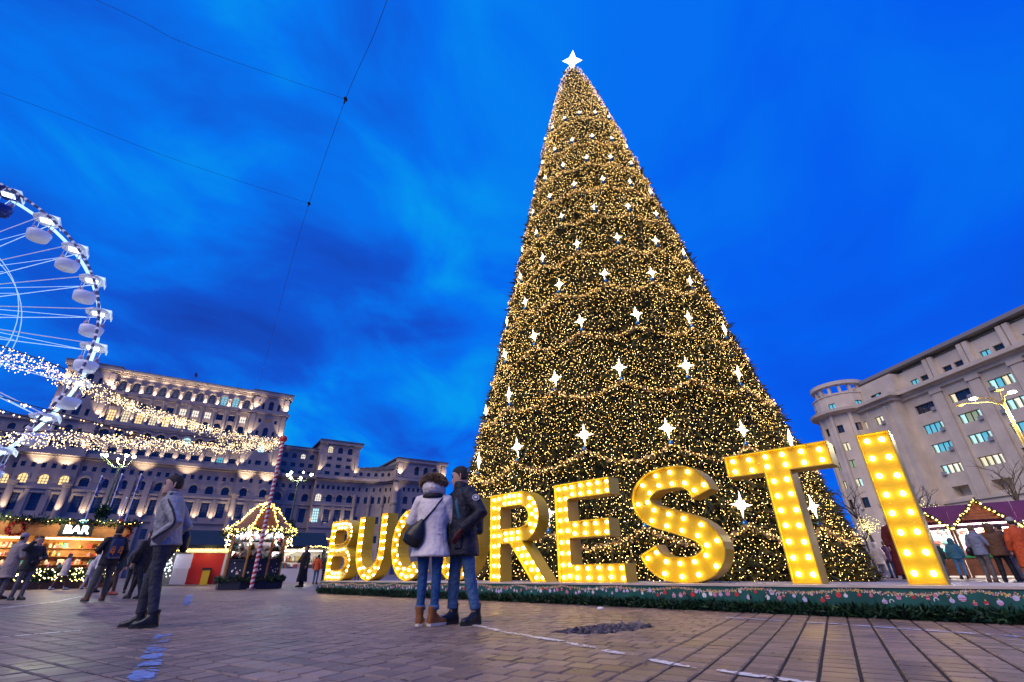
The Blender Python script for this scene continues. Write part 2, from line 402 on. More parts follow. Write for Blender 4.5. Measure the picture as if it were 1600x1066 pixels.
# worn painted lines, broken at the joints
def in_joint(x, y):
    u, w = x * pb[0] + y * pb[1], x * pa[0] + y * pa[1]
    if u > UB: return abs(((u + 0.235) / 0.2 + 0.5) % 1 - 0.5) * 0.2 < 0.009
    return abs(((w - 0.35) / 0.2 + 0.5) % 1 - 0.5) * 0.2 < 0.009
from mathutils import noise as mnoise
def painted(name, pts, width, m, wear, step=0.03, group=None, z=0.0045, fray=0.0):
    q = G(); pts = [Vector((p[0], p[1], 0)) for p in pts]
    dist = 0
    for i in range(len(pts) - 1):
        a, b = pts[i], pts[i + 1]; t = (b - a); ln = t.length; t.normalize(); nrm = Vector((-t.y, t.x, 0))
        n = max(1, int(ln / step)); k = max(2, int(width / step))
        for s in range(n):
            for j in range(k):
                c = a + t * (ln * (s + 0.5) / n) + nrm * (width * ((j + 0.5) / k - 0.5))
                e = abs((j + 0.5) / k - 0.5) * 2
                v = mnoise.fractal(c * 4.0, 1.0, 2.0, 4) + 0.6 * mnoise.noise(c * 22.0) + 0.35 * mnoise.noise(c * 60.0) - fray * (e > 0.7)
                if v < wear or in_joint(c.x, c.y): continue
                hx, hy = t * (ln / n / 2), nrm * (width / k / 2)
                q.add([c - hx - hy + Vector((0, 0, z)), c + hx - hy + Vector((0, 0, z)), c + hx + hy + Vector((0, 0, z)), c - hx + hy + Vector((0, 0, z))], ((0, 1, 2, 3),))
    o = q.build(name, m); o['kind'] = 'structure'; return o
M_WPAINT = mat('worn white road paint', (0.74, 0.71, 0.68), 0.5, var=0.15, scale=25)
M_SKYTINT = mat('worn sky tinted road line', (0.17, 0.25, 0.52), 0.45, var=0.4, scale=20)  # blue sky reflection on the worn stripe put into its colour
painted('painted_line', [(-0.62, 6.5), (-0.441, 6.05), (-0.038, 5.293), (0.406, 4.658), (0.727, 4.046), (1.029, 3.512), (1.365, 3.15), (1.6, 2.9)], 0.085, M_WPAINT, -0.24, step=0.016, fray=0.2)
painted('painted_line', [(-3.66, 5.58), (-2.22, 3.29), (-2.0, 2.95)], 0.15, M_SKYTINT, -0.10, step=0.014, fray=0.35)
painted('painted_line', [(-10.3, 16.4), (-6.9, 11.0)], 0.17, M_SKYTINT, -0.25, step=0.06)
painted('painted_line', [(2.6, 6.62), (2.858, 6.36), (3.408, 5.772), (3.857, 5.124), (4.273, 4.565), (4.5, 4.2)], 0.06, mat('pale sky tinted road line', (0.5, 0.56, 0.8), 0.5, var=0.2, scale=25), -0.18)  # bluish sky reflection put into this line's pale colour
painted('painted_line', [(-5.3, 5.5), (-5.158, 5.79), (-4.97, 6.1)], 0.07, M_WPAINT, -0.15)
painted('painted_line', [(-9.6, 9.2), (-10.34, 10.5), (-11.6, 13.2), (-13.7, 16.4)], 0.1, M_WPAINT, -0.2, step=0.05)
sc = G()
sc.rings([[(1.34 + 0.05 * cos(a) * k * (1 + 0.25 * sin(3 * a)), 8.3 + 0.035 * sin(a) * k, z) for a in [2 * pi * i / 9 for i in range(9)]] for k, z in ((1, 0.001), (0.9, 0.02), (0.35, 0.032))])
tag(sc.build('paper_scrap', mat('white paper', (0.75, 0.75, 0.75), 0.8)), 'small crumpled white paper scrap lying on the paving before the letter stand', 'litter')

# ================================================================== LETTER STAND
M_GREEN = mat('printed green banner', (0.018, 0.095, 0.075), 0.35, var=0.25, scale=3)
M_GOLDP = mat('printed gold', (0.80, 0.52, 0.17), 0.45, var=0.3, scale=40)
M_RED = mat('printed red', (0.62, 0.045, 0.05), 0.4, var=0.3, scale=30)
M_PINK = mat('printed pink', (0.62, 0.20, 0.30), 0.4, var=0.3, scale=30)
M_LILAC = mat('printed lilac', (0.58, 0.50, 0.72), 0.4, var=0.2, scale=30)
M_WHITE = mat('printed white', (0.75, 0.74, 0.74), 0.4)
st = thing('letter_stand', 'long low green stand printed with red and gold baubles under the lit letters', 'stand', SO, SROT)
X0, X1, SH = -12.35, 6.2, 0.345
G().box(X0 + 0.012, X1 - 0.012, 0.012, 1.5, 0.0, SH - 0.03).build('plinth', mat('dark plinth', (0.05, 0.06, 0.06), 0.7), st)
G().box(X0 - 0.01, X1 + 0.01, -0.012, 1.52, SH - 0.028, SH).build('deck', mat('pale stand deck', (0.55, 0.46, 0.38), 0.45, var=0.15, scale=4), st)
G().quad((X0, 0.004, 0.0), (X1, 0.004, 0.0), (X1, 0.004, SH - 0.028), (X0, 0.004, SH - 0.028)).build('banner', M_GREEN, st)
G().quad((X0, 1.5, 0.0), (X0, 0.004, 0.0), (X0, 0.004, SH - 0.028), (X0, 1.5, SH - 0.028)).build('banner', M_GREEN, st)
pr = G(); x = X0 + 0.1; i = 0
def disc(q, cx, cz, r, mi, y, n=9, sq=1.0):
    q.add([(cx + r * cos(2 * pi * k / n), y, cz + r * sq * sin(2 * pi * k / n)) for k in range(n)], (tuple(range(n)),), mi)
while x < X1 - 0.1:                                       # hanging printed baubles
    r = rnd.uniform(0.018, 0.036); z = rnd.uniform(0.17, 0.255); mi = rnd.choice((1, 1, 1, 2, 3, 3, 4))
    disc(pr, x, z, r, mi, 0.0)
    pr.box(x - 0.006, x + 0.006, -0.0004, 0.0002, z + r, z + r + 0.012, 0)
    if rnd.random() < 0.6:
        for k in range(3): pr.add([(x - r * 0.8, -0.0015, z + r * (0.5 - 0.5 * k)), (x + r * 0.8, -0.0015, z + r * (0.5 - 0.5 * k)), (x + r * 0.8, -0.0015, z + r * (0.32 - 0.5 * k)), (x - r * 0.8, -0.0015, z + r * (0.32 - 0.5 * k))], ((0, 1, 2, 3),), rnd.choice((4, 3, 1)))
    if rnd.random() < 0.16:                                 # candy cane / ribbon curl
        cx, cz = x + 0.07, rnd.uniform(0.17, 0.23)
        for k in range(7):
            a = pi * k / 6; pr.add([(cx + 0.016 * cos(a), -0.001, cz + 0.020 * sin(a)), (cx + 0.025 * cos(a), -0.001, cz + 0.029 * sin(a)), (cx + 0.025 * cos(a + 0.5), -0.001, cz + 0.029 * sin(a + 0.5)), (cx + 0.016 * cos(a + 0.5), -0.001, cz + 0.020 * sin(a + 0.5))], ((0, 1, 2, 3),), 4)
    x += rnd.uniform(0.055, 0.15)
for k in range(4200):                                      # printed gold garland, swagged
    x = rnd.uniform(X0 + 0.02, X1 - 0.02); ph = (x % 1.15) / 1.15
    z = 0.30 - 0.05 * sin(pi * ph) + rnd.gauss(0, 0.010); r = rnd.uniform(0.004, 0.010)
    if z > SH - 0.035: continue
    disc(pr, x, z, r, rnd.choice((0, 0, 0, 4, 2)), 0.002, 5)
tag(pr.build('banner_print', [M_GOLDP, M_RED, M_PINK, M_LILAC, M_WHITE], st), kind='stuff')
n = 5200
P = np.stack([rng.uniform(X0 - 0.05, X1, n), rng.normal(-0.06, 0.035, n), np.abs(rng.normal(0.055, 0.03, n))], 1)
D = np.stack([rng.normal(0, 0.5, n), rng.normal(-0.5, 0.4, n), rng.normal(0.55, 0.5, n)], 1)
M_PINE = [mat('dark pine needle', (0.010, 0.040, 0.016), 0.55), mat('pine needle', (0.018, 0.065, 0.022), 0.55), mat('deep pine needle', (0.006, 0.026, 0.014), 0.5)]
gm = needles_mesh('pine_garland', P, D, 0.085, 0.016, M_PINE, blades=4, seed=3)
pg = tag(link('pine_garland', gm, None, SO, SROT), 'dark green artificial pine garland lying along the foot of the letter stand', 'garland')

# ================================================================== LETTERS
M_FACE = mat('golden letter face', (0.60, 0.40, 0.010), 0.40, metal=0.05, var=0.06, scale=3)
M_SIDE = mat('golden letter side', (0.78, 0.50, 0.02), 0.36, metal=0.05, var=0.12, scale=2)
M_LIP = mat('golden letter lip', (0.75, 0.50, 0.06), 0.3, metal=0.4)
M_BULB = emis('warm letter bulb', (1.0, 0.74, 0.34), 15.0)
bulb_g = G(); bulb_g.ball((0, -0.035, 0), (0.030, 0.034, 0.030), 8, 5, 0); bulb_g.rings([[(0.018 * cos(2 * pi * k / 8), y, 0.018 * sin(2 * pi * k / 8)) for k in range(8)] for y in (0.0, -0.012)], 1)
BULB = bulb_g.mesh('bulb', [M_BULB, M_LIP], True); BULB_COOL = bulb_g.mesh('bulb', [emis('paler letter bulb', (1.0, 0.86, 0.55), 13.0), M_LIP], True); BULB_DEAD = bulb_g.mesh('bulb', [mat('dead bulb glass', (0.75, 0.68, 0.5), 0.15), M_LIP], True)
LH, LD, REC, LK = 1.715, 0.33, 0.07, 1.0685
def letter(ch, s, outer, hls, spots, label):
    t = thing('light_letter', label, 'letter', stand(3.867 + (s - 3.867) * LK, 0.25, SH + 0.001), SROT, 'letters of the lit word on the green stand'); t.scale = (LK, LK, LK)
    loops = [outer] + hls
    def inset(loop, d):                                    # offset of a loop towards the stroke's inside
        n = len(loop); out = []
        ar = sum(loop[i][0] * loop[(i + 1) % n][1] - loop[(i + 1) % n][0] * loop[i][1] for i in range(n))
        sg = 1 if ar > 0 else -1
        for i in range(n):
            a, b, c = Vector((*loop[i - 1], 0)), Vector((*loop[i], 0)), Vector((*loop[(i + 1) % n], 0))
            e1, e2 = (b - a).normalized(), (c - b).normalized()
            n1, n2 = Vector((-e1.y, e1.x, 0)), Vector((-e2.y, e2.x, 0)); m_ = (n1 + n2)
            m_ = m_.normalized() if m_.length > 1e-6 else n1
            k = d / max(0.35, m_.dot(n1)); out.append((b.x + m_.x * k * sg, b.y + m_.y * k * sg))
        return out
    tk = 0.013
    ins = [inset(q, tk if i == 0 else -tk) for i, q in enumerate(loops)]
    f = G(); f.poly(ins[0], ins[1:], lambda x, z: (x, REC, z), 0, flip=False)
    f.build('face_panel', M_FACE, t)
    r = G()
    for a, b in zip(loops, ins):
        r.wall(a, lambda x, z: (x, 0, z), lambda x, z: (x, LD, z), 0)
        r.wall(b, lambda x, z: (x, 0, z), lambda x, z: (x, LD - 0.01, z), 0)
        n = len(a); r.add([(x, 0, z) for x, z in a] + [(x, 0, z) for x, z in b], [(i, (i + 1) % n, n + (i + 1) % n, n + i) for i in range(n)], 1)
    r.build('rim', [M_SIDE, M_LIP], t)
    bk = G(); bk.poly(ins[0], ins[1:], lambda x, z: (x, LD - 0.004, z), 0, flip=True); bk.build('back_panel', M_SIDE, t)
    for (x, z) in spots:
        v = rnd.random(); link('bulb', BULB_DEAD if v < 0.02 and ch in 'BUC' else (BULB_COOL if v < 0.16 else BULB), t, (x + rnd.gauss(0, 0.004), REC, z + rnd.gauss(0, 0.004)), (rnd.gauss(0, 0.1), rnd.gauss(0, 0.1), rnd.gauss(0, 0.1)))
    sc_ = G()
    for i in range(max(2, len(spots) // 8)):
        x, z = spots[(i * 7 + 3) % len(spots)]; x2, z2 = spots[(i * 7 + 4) % len(spots)]
        if hypot(x - x2, z - z2) < 0.35: sc_.ball(((x + x2) / 2, REC - 0.004, (z + z2) / 2), (0.010, 0.006, 0.010), 6, 4)
    if sc_.v: tag(sc_.build('screw_heads', M_LIP, t), kind='stuff')
    return t
def grid(x0, x1, nx, z0, z1, nz): return [(x0 + (x1 - x0) * i / max(1, nx - 1), z0 + (z1 - z0) * j / max(1, nz - 1)) for i in range(nx) for j in range(nz)]
def ell(cx, cz, rx, rz, a0, a1, n): return [(cx + rx * cos(radians(a0 + (a1 - a0) * i / n)), cz + rz * sin(radians(a0 + (a1 - a0) * i / n))) for i in range(n + 1)]
H_ = LH; w = 0.33
# B
def bowl_outline(x0, z0, z1, xr, n=12): r = (z1 - z0) / 2; return [(x0, z0)] + ell(xr - r, (z0 + z1) / 2, r, r, -90, 90, n) + [(x0, z1)]
outB = [(0, 0), (0.95, 0)] + ell(0.98, 0.47, 0.55, 0.47, -75, 62, 10) + ell(0.92, 1.295, 0.52, 0.42, -55, 85, 10) + [(0.9, H_), (0, H_)]
hB = [[(w, 0.29)] + ell(0.86, 0.48, 0.33, 0.19, -90, 90, 8) + [(w, 0.67)], [(w, 1.02)] + ell(0.82, 1.22, 0.32, 0.20, -90, 90, 8) + [(w, 1.42)]]
spB = grid(0.09, 0.24, 2, 0.1, 1.62, 9) + grid(0.42, 0.85, 3, 0.09, 0.2, 2) + ell(0.98, 0.47, 0.44, 0.36, -60, 60, 5) + [(0.5, 0.84), (0.72, 0.84), (0.94, 0.86)] + ell(0.92, 1.28, 0.42, 0.32, -35, 60, 4) + grid(0.42, 0.85, 3, 1.5, 1.62, 2)
letter('B', -11.68, outB, hB, spB, 'golden letter B studded with warm bulbs, first of the lit word')
def U(s, wd, label):
    r = wd / 2
    out = [(0, H_)] + ell(r, r, r, r, 180, 360, 20) + [(wd, H_), (wd - w, H_)] + ell(r, r, r - w, r - w, 360, 180, 16) + [(w, H_)]
    sp = grid(0.09, 0.24, 2, r, H_ - 0.1, 5) + grid(wd - 0.24, wd - 0.09, 2, r, H_ - 0.1, 5) + ell(r, r, r - 0.09, r - 0.09, 200, 340, 6) + ell(r, r, r - 0.24, r - 0.24, 205, 335, 4)
    letter('U', s, out, [], sp, label)
U(-9.86, 1.58, 'golden letter U studded with warm bulbs, standing between B and C')
outC = ell(0.80, 0.8575, 0.80, 0.8575, 48, 312, 26) + ell(0.80, 0.8575, 0.80 - w, 0.8575 - w, 308, 52, 22)
letter('C', -7.95, outC, [], ell(0.80, 0.8575, 0.71, 0.77, 54, 306, 13) + ell(0.80, 0.8575, 0.55, 0.61, 60, 300, 10), 'golden letter C studded with warm bulbs, half hidden by the woman in the pale coat')
U(-5.98, 1.58, 'golden letter U mostly hidden behind the embracing couple')
outR = [(0, 0), (w, 0), (w, 0.70), (0.60, 0.70), (1.18, 0), (1.58, 0), (0.97, 0.735)] + ell(0.92, 1.215, 0.52, 0.50, -70, 88, 14) + [(0.9, H_), (0, H_)]
hR = [[(w, 1.0)] + ell(0.86, 1.215, 0.28, 0.215, -90, 90, 10) + [(w, 1.43)]]
spR = grid(0.09, 0.24, 2, 0.1, 1.62, 9) + grid(0.42, 0.86, 4, 1.51, 1.64, 2) + ell(0.92, 1.215, 0.43, 0.41, -50, 55, 5) + ell(0.9, 1.215, 0.31, 0.29, -35, 40, 2) + grid(0.45, 0.8, 3, 0.79, 0.91, 2) + [(0.88 + 0.49 * k / 4 + dx, 0.60 - 0.52 * k / 4) for k in range(5) for dx in (-0.09, 0.07)]
letter('R', -4.03, outR, hR, spR, 'golden letter R studded with warm bulbs, just right of the embracing couple')
outE = [(0, 0), (1.45, 0), (1.45, 0.29), (w, 0.29), (w, 0.72), (1.22, 0.72), (1.22, 1.02), (w, 1.02), (w, 1.415), (1.30, 1.415), (1.30, H_), (0, H_)]
spE = grid(0.09, 0.25, 2, 0.09, 1.63, 9) + grid(0.42, 1.22, 5, 1.49, 1.64, 2) + grid(0.42, 1.14, 4, 0.80, 0.95, 2) + grid(0.42, 1.36, 5, 0.075, 0.22, 2)
letter('E', -2.17, outE, [], spE, 'golden letter E studded with warm bulbs, between R and S')
# S from a spine
SP = [(0.97, 0.77), (0.90, 0.90), (0.74, 0.985), (0.5, 1.0), (0.25, 0.975), (0.06, 0.87), (0.02, 0.735), (0.15, 0.60), (0.48, 0.505), (0.84, 0.39), (0.985, 0.24), (0.93, 0.10), (0.74, 0.015), (0.5, 0.0), (0.26, 0.02), (0.10, 0.10), (0.02, 0.215)]
sw = 0.355; SX, SZ = 1.46 - sw, LH - sw
sp_ = [Vector((sw / 2 + SX * a, sw / 2 + SZ * b, 0)) for a, b in SP]
def catmull(p, n):
    out = []
    for i in range(len(p) - 1):
        a, b, c, d = p[max(0, i - 1)], p[i], p[i + 1], p[min(len(p) - 1, i + 2)]
        for k in range(n):
            t = k / n; out.append(0.5 * ((2 * b) + (c - a) * t + (2 * a - 5 * b + 4 * c - d) * t * t + (3 * b - a - 3 * c + d) * t ** 3))
    return out + [p[-1]]
cs = catmull(sp_, 4)
def offs(pts, d):
    out = []
    for i, p in enumerate(pts):
        t = (pts[min(i + 1, len(pts) - 1)] - pts[max(0, i - 1)]).normalized(); out.append((p.x - t.y * d, p.y + t.x * d))
    return out
lft, rgt = offs(cs, sw / 2), offs(cs, -sw / 2)
outS = lft + rgt[::-1]
# walk the spine at even steps for the bulbs
acc = [0]
for i in range(1, len(cs)): acc.append(acc[-1] + (cs[i] - cs[i - 1]).length)
spS = []
for k in range(16):
    d = 0.1 + (acc[-1] - 0.2) * k / 15
    i = max(j for j in range(len(acc)) if acc[j] <= d + 1e-9); i = min(i, len(cs) - 2)
    p = cs[i].lerp(cs[i + 1], (d - acc[i]) / max(1e-6, acc[i + 1] - acc[i])); t = (cs[i + 1] - cs[i]).normalized()
    for o_ in (0.088, -0.088): spS.append((p.x - t.y * o_, p.y + t.x * o_))
letter('S', -0.47, outS, [], spS, 'golden letter S studded with warm bulbs, between E and T')
outT = [(0.515, 0), (0.86, 0), (0.86, 1.40), (1.38, 1.40), (1.38, LH), (0, LH), (0, 1.40), (0.515, 1.40)]
letter('T', 1.23, outT, [], grid(0.11, 1.27, 6, 1.48, 1.63, 2) + grid(0.60, 0.775, 2, 0.11, 1.28, 7), 'golden letter T studded with warm bulbs, between S and I')
letter('I', 2.945, [(0, 0), (0.345, 0), (0.345, LH), (0, LH)], [], grid(0.09, 0.255, 2, 0.11, LH - 0.1, 8), 'golden letter I studded with two columns of warm bulbs, last of the lit word')
# ================================================================== CHRISTMAS TREE
PZ = np.array([0, 1.4, 3.2, 5, 7.5, 10, 14.7, 20, 26, 29, 32, 34.3, 36.3, 37.4]); PR = np.array([8.75, 8.5, 8.1, 7.65, 7.0, 6.4, 5.45, 4.35, 3.15, 2.6, 1.95, 1.4, .85, .35])
def prof(z): return np.interp(z, PZ, PR)
TREE = Vector((5.62, 23.33, 0)); LEAN = -0.0107
t0 = atan2(-TREE.y, -TREE.x)                               # from the tree towards the camera
tree = thing('christmas_tree', 'giant cone shaped Christmas tree wrapped in warm lights behind the golden letters', 'Christmas tree', TREE); tree.rotation_euler = (0, LEAN, 0)
def tp(th, z, out=0.0):
    """point on the tree's skin; th = 0 faces the camera, positive to the right"""
    a = t0 + th; r = float(prof(z)) + out
    return Vector((r * cos(a), r * sin(a), z))
cone = G()
cone.rings([[(max(0.05, r - 0.33) * cos(2 * pi * k / 48), max(0.05, r - 0.33) * sin(2 * pi * k / 48), z) for k in range(48)] for z, r in zip(PZ, PR)])
cone.build('inner_cone', mat('dark tree core', (0.012, 0.018, 0.008), 0.9), tree)
def skin_samples(n, th0=-pi, th1=pi, zmax=37.4):
    zz = np.linspace(0, zmax, 800); w_ = prof(zz); c = np.cumsum(w_); c = c / c[-1]
    z = np.interp(rng.random(n), c, zz); th = rng.uniform(th0, th1, n); return th, z
def skin_xyz(th, z, out):
    r = prof(z) + out; a = t0 + th
    return np.stack([r * np.cos(a), r * np.sin(a), z], 1), np.stack([np.cos(a), np.sin(a), np.zeros_like(a)], 1)
n = 34000
th, z = skin_samples(n)
P, D = skin_xyz(th, np.maximum(z, 0.05), rng.uniform(-0.34, -0.06, n))
D = D * 0.8 + np.array([0, 0, -0.75]) + rng.normal(0, 0.28, D.shape)
D[z < 0.6, 2] = 0.1
Lm = 0.42 * np.clip(prof(z) / 4.5, 0.45, 1.0)
fol = needles_mesh('needle_foliage', P, D, Lm, 0.055 * np.clip(prof(z) / 4, 0.5, 1), [mat('tree needle', (0.095, 0.085, 0.018), 0.6), mat('tree needle dark', (0.045, 0.050, 0.012), 0.6), mat('tree needle olive', (0.12, 0.095, 0.022), 0.6)], blades=4, spread=0.42, seed=11)
tag(link('needle_foliage', fol, tree), kind='stuff')
n = 1500                                                    # twig tips that stick out of the outline
th, z = skin_samples(n); P, D = skin_xyz(th, np.maximum(z, 0.3), rng.uniform(-0.1, 0.06, n)); D = D + np.array([0, 0, -0.15]) + rng.normal(0, 0.35, D.shape)
tag(link('twig_tips', needles_mesh('twig_tips', P, D, 0.42 * np.clip(prof(z) / 4.5, 0.5, 1.1), 0.05, MATS['tree needle dark'], blades=5, spread=0.4, seed=5), tree), kind='stuff')
# warm fairy lights: hanging strings all round
M_FAIRY = [emis('warm fairy light', (1.0, 0.62, 0.16), 12.0), emis('amber fairy light', (1.0, 0.54, 0.11), 8.5), emis('pale fairy light', (1.0, 0.72, 0.32), 17.0)]
pts = []; rr = []
zz = 0.15
while zz < 37.3:
    r = float(prof(zz)); stp = 0.108 if zz < 27 else 0.108 + (zz - 27) * 0.004
    nn = int(2 * pi * r * (240 / 360) / stp)
    a = (np.arange(nn) + rng.random(nn) * 0.9) / nn * radians(240) - radians(120)
    dens = 0.5 + 0.6 * np.array([mnoise.noise(Vector((x * r * 0.35, zz * 0.35, 3.0))) + 0.75 for x in a])
    keep = rng.random(nn) < np.clip(dens, 0.40, 1.0)
    a = a[keep]; m_ = len(a)
    p, _ = skin_xyz(a, zz + rng.uniform(-0.08, 0.08, m_), rng.uniform(-0.20, 0.08, m_)); pts.append(p)
    rr.append(rng.uniform(0.0065, 0.0135, m_))
    zz += stp
pts = np.concatenate(pts); rr = np.concatenate(rr); pts[:, 2] = np.maximum(pts[:, 2], 0.04)
tag(link('string_lights', bulbs_mesh('string_lights', pts, rr, M_FAIRY, rng.choice(3, len(pts), p=[0.55, 0.3, 0.15])), tree), kind='stuff')

# star ornaments in rows, a bauble under each, tinsel swags between the baubles
STEP = 2 * pi / 17
TZ = [2.3, 4.93, 7.62, 10.3, 12.85, 15.3, 17.92, 20.4, 22.75, 25.12, 28.2]
M_STAR = emis('white star light', (1.0, 0.90, 0.72), 7.0); M_BAUB = mat('blue bauble', (0.06, 0.22, 0.42), 0.12, metal=0.7); M_CAPG = mat('bauble cap', (0.6, 0.42, 0.1), 0.3, metal=0.8)
def star_mesh(R, r2, rin, th):
    q = G(); ring = []
    for k in range(16):
        rad = R if k % 4 == 0 else (r2 if k % 4 == 2 else rin)
        if k % 8 == 4: rad = R * 1.18 if False else R
        a = 2 * pi * k / 16 + pi / 2; ring.append((rad * cos(a) * (0.82 if k % 8 == 4 else 1), 0, rad * sin(a)))
    n = len(ring); q.add(ring + [(0, -th, 0), (0, th, 0)], [((i + 1) % n, i, n) for i in range(n)] + [(i, (i + 1) % n, n + 1) for i in range(n)])
    return q
STAR = star_mesh(0.46, 0.20, 0.155, 0.09).mesh('star', M_STAR)
bb = G(); bb.ball((0, 0, 0), 0.115, 10, 7, 0); bb.cyl(0, 0, 0.105, 0.15, 0.035, n=8, mi=1); BAUB = bb.mesh('bauble', [M_BAUB, M_CAPG], True)
ordn = ['first', 'second', 'third', 'fourth', 'fifth', 'sixth', 'seventh', 'eighth', 'ninth', 'tenth', 'eleventh', 'twelfth']
rowtxt = ['lowest row on the tree', 'second row from the tree base', 'third row from the tree base', 'fourth row from the tree base', 'fifth row from the tree base', 'sixth row from the tree base', 'seventh row from the tree base', 'fourth row from the tree top', 'third row from the tree top', 'second row from the tree top', 'topmost row on the tree']
Rl = Matrix.Rotation(LEAN, 4, 'Y')
M_TINSEL = [mat('gold tinsel', (0.85, 0.62, 0.24), 0.35, metal=0.2), mat('bronze tinsel', (0.65, 0.42, 0.15), 0.4, metal=0.2), emis('tinsel light', (1.0, 0.60, 0.18), 9.0)]
for row, zt in enumerate(TZ):
    ph = radians(2.5) if row % 2 == 0 else radians(-9.2)
    ks = [k for k in range(-4, 5) if abs(ph + k * STEP) < radians(63)]
    for i, k in enumerate(ks):
        th = ph + k * STEP
        p = TREE + Rl @ tp(th, zt, 0.14)
        a = t0 + th + pi / 2
        o = thing('star_ornament', '%s white star from the left in the %s' % (ordn[i], rowtxt[row]), 'star', p, a, 'star ornaments on the giant tree')
        f = float(np.interp(zt, [2, 8, 13, 18, 25, 30], [0.90, 0.82, 0.68, 0.50, 0.40, 0.34]))
        l_ = link('star', STAR, o); l_.scale = (f, f, f); l_.rotation_euler = (0.08 + rnd.gauss(0, 0.06), rnd.gauss(0, 0.10), rnd.gauss(0, 0.12))
        b_ = link('bauble', BAUB, o, (rnd.uniform(-0.08, 0.08), 0.02, -0.62 * f))
    # tinsel swag all along the row
    P = []; 
    for x in np.arange(-pi, pi, 0.011 * 8 / max(2.5, float(prof(zt)))):
        q = ((x - ph) / STEP) % 1.0
        zz = zt - 0.60 - 0.52 * min(1, float(prof(zt)) / 6) * sin(pi * q)
        P.append(tp(x, zz, 0.07))
    P = np.array([tuple(p) for p in P]); P = np.repeat(P, 4, 0); n = len(P)
    tz = needles_mesh('tinsel_garland', P + rng.normal(0, 0.04, P.shape), rng.normal(0, 1, P.shape), 0.115, 0.042, M_TINSEL[:2], blades=2, spread=0.8, seed=row)
    tg = link('tinsel_garland', tz, None, TREE); tg.rotation_euler = (0, LEAN, 0)
    tag(tg, 'gold tinsel garland scalloped under the %s' % rowtxt[row], 'garland', 'tinsel garlands on the giant tree')
    Q = P[::3]; Q = Q + rng.normal(0, 0.04, Q.shape)
    nb = np.linalg.norm(Q[:, :2], axis=1, keepdims=True); Q[:, :2] += Q[:, :2] / nb * 0.08
    tag(link('garland_lights', bulbs_mesh('garland_lights', Q, 0.013, M_TINSEL[2]), tg), kind='stuff')
# the star on the tip
tip = TREE + Rl @ Vector((0, 0, 37.45))
ts = thing('tree_topper', 'big white glowing four-pointed star on the very tip of the tree', 'star', tip, t0 + pi / 2)
q = G(); ring = []
for k in range(8):
    rad = (1.02, 0.46)[k % 2]; a = 2 * pi * k / 8 + pi / 2; ring.append((rad * cos(a), 0, 0.75 + rad * sin(a) * (1.0)))
nn = 8; q.add(ring + [(0, -0.28, 0.75), (0, 0.28, 0.75)], [((i + 1) % nn, i, nn) for i in range(nn)] + [(i, (i + 1) % nn, nn + 1) for i in range(nn)])
so = q.build('star', emis('white topper light', (0.95, 0.96, 1.0), 3.0), ts); so.rotation_euler = (0.55, 0.16, 0.10); so.scale = (0.8, 0.8, 0.8)
G().cyl(0, 0, -0.25, 0.5, 0.05, n=8).build('spike', mat('grey steel', (0.3, 0.3, 0.32), 0.4, metal=0.8), ts)
# ================================================================== BUILDINGS
M_STONE = mat('pale limestone', (0.34, 0.275, 0.235), 0.75, var=0.14, scale=0.25, bump=0.25, bscale=3.0)
M_STONE2 = mat('office limestone', (0.60, 0.51, 0.41), 0.75, var=0.12, scale=0.5, bump=0.2, bscale=6.0)
M_ROOFD = mat('dark lead roof', (0.10, 0.11, 0.14), 0.5, var=0.2, scale=0.5)
M_LEDGE = mat('blue grey ledge roof', (0.16, 0.17, 0.20), 0.45)
M_FRAME = mat('dark window frame', (0.045, 0.045, 0.05), 0.5)
M_GLASS = mat('dark window glass', (0.015, 0.022, 0.045), 0.08, spec=0.9)
def lit_glass(name, col, st): return emis(name, col, st, (0.1, 0.1, 0.1))
LIT = {'warm': lit_glass('warm lit window', (1.0, 0.66, 0.28), 1.5), 'white': lit_glass('white lit window', (0.95, 0.86, 0.72), 1.2), 'cyan': lit_glass('cool lit window', (0.10, 0.50, 0.70), 0.95),
       'pale': lit_glass('pale cool lit window', (0.45, 0.80, 0.88), 1.2), 'green': lit_glass('greenish lit window', (0.42, 0.52, 0.32), 0.6), 'cream': lit_glass('cream lit window', (0.90, 0.76, 0.50), 1.1), 'dim': lit_glass('dim lit window', (0.30, 0.16, 0.06), 0.35)}
def opening_loop(xc, w, zb, zt, arch, n=8):
    """loop from bottom-left counterclockwise as seen from the front (x right, z up)"""
    a, b = xc - w / 2, xc + w / 2
    if not arch: return [(a, zb), (b, zb), (b, zt), (a, zt)]
    r = w / 2; return [(a, zb), (b, zb)] + [(xc + r * cos(pi * k / n), zt - r + r * sin(pi * k / n)) for k in range(n + 1)]
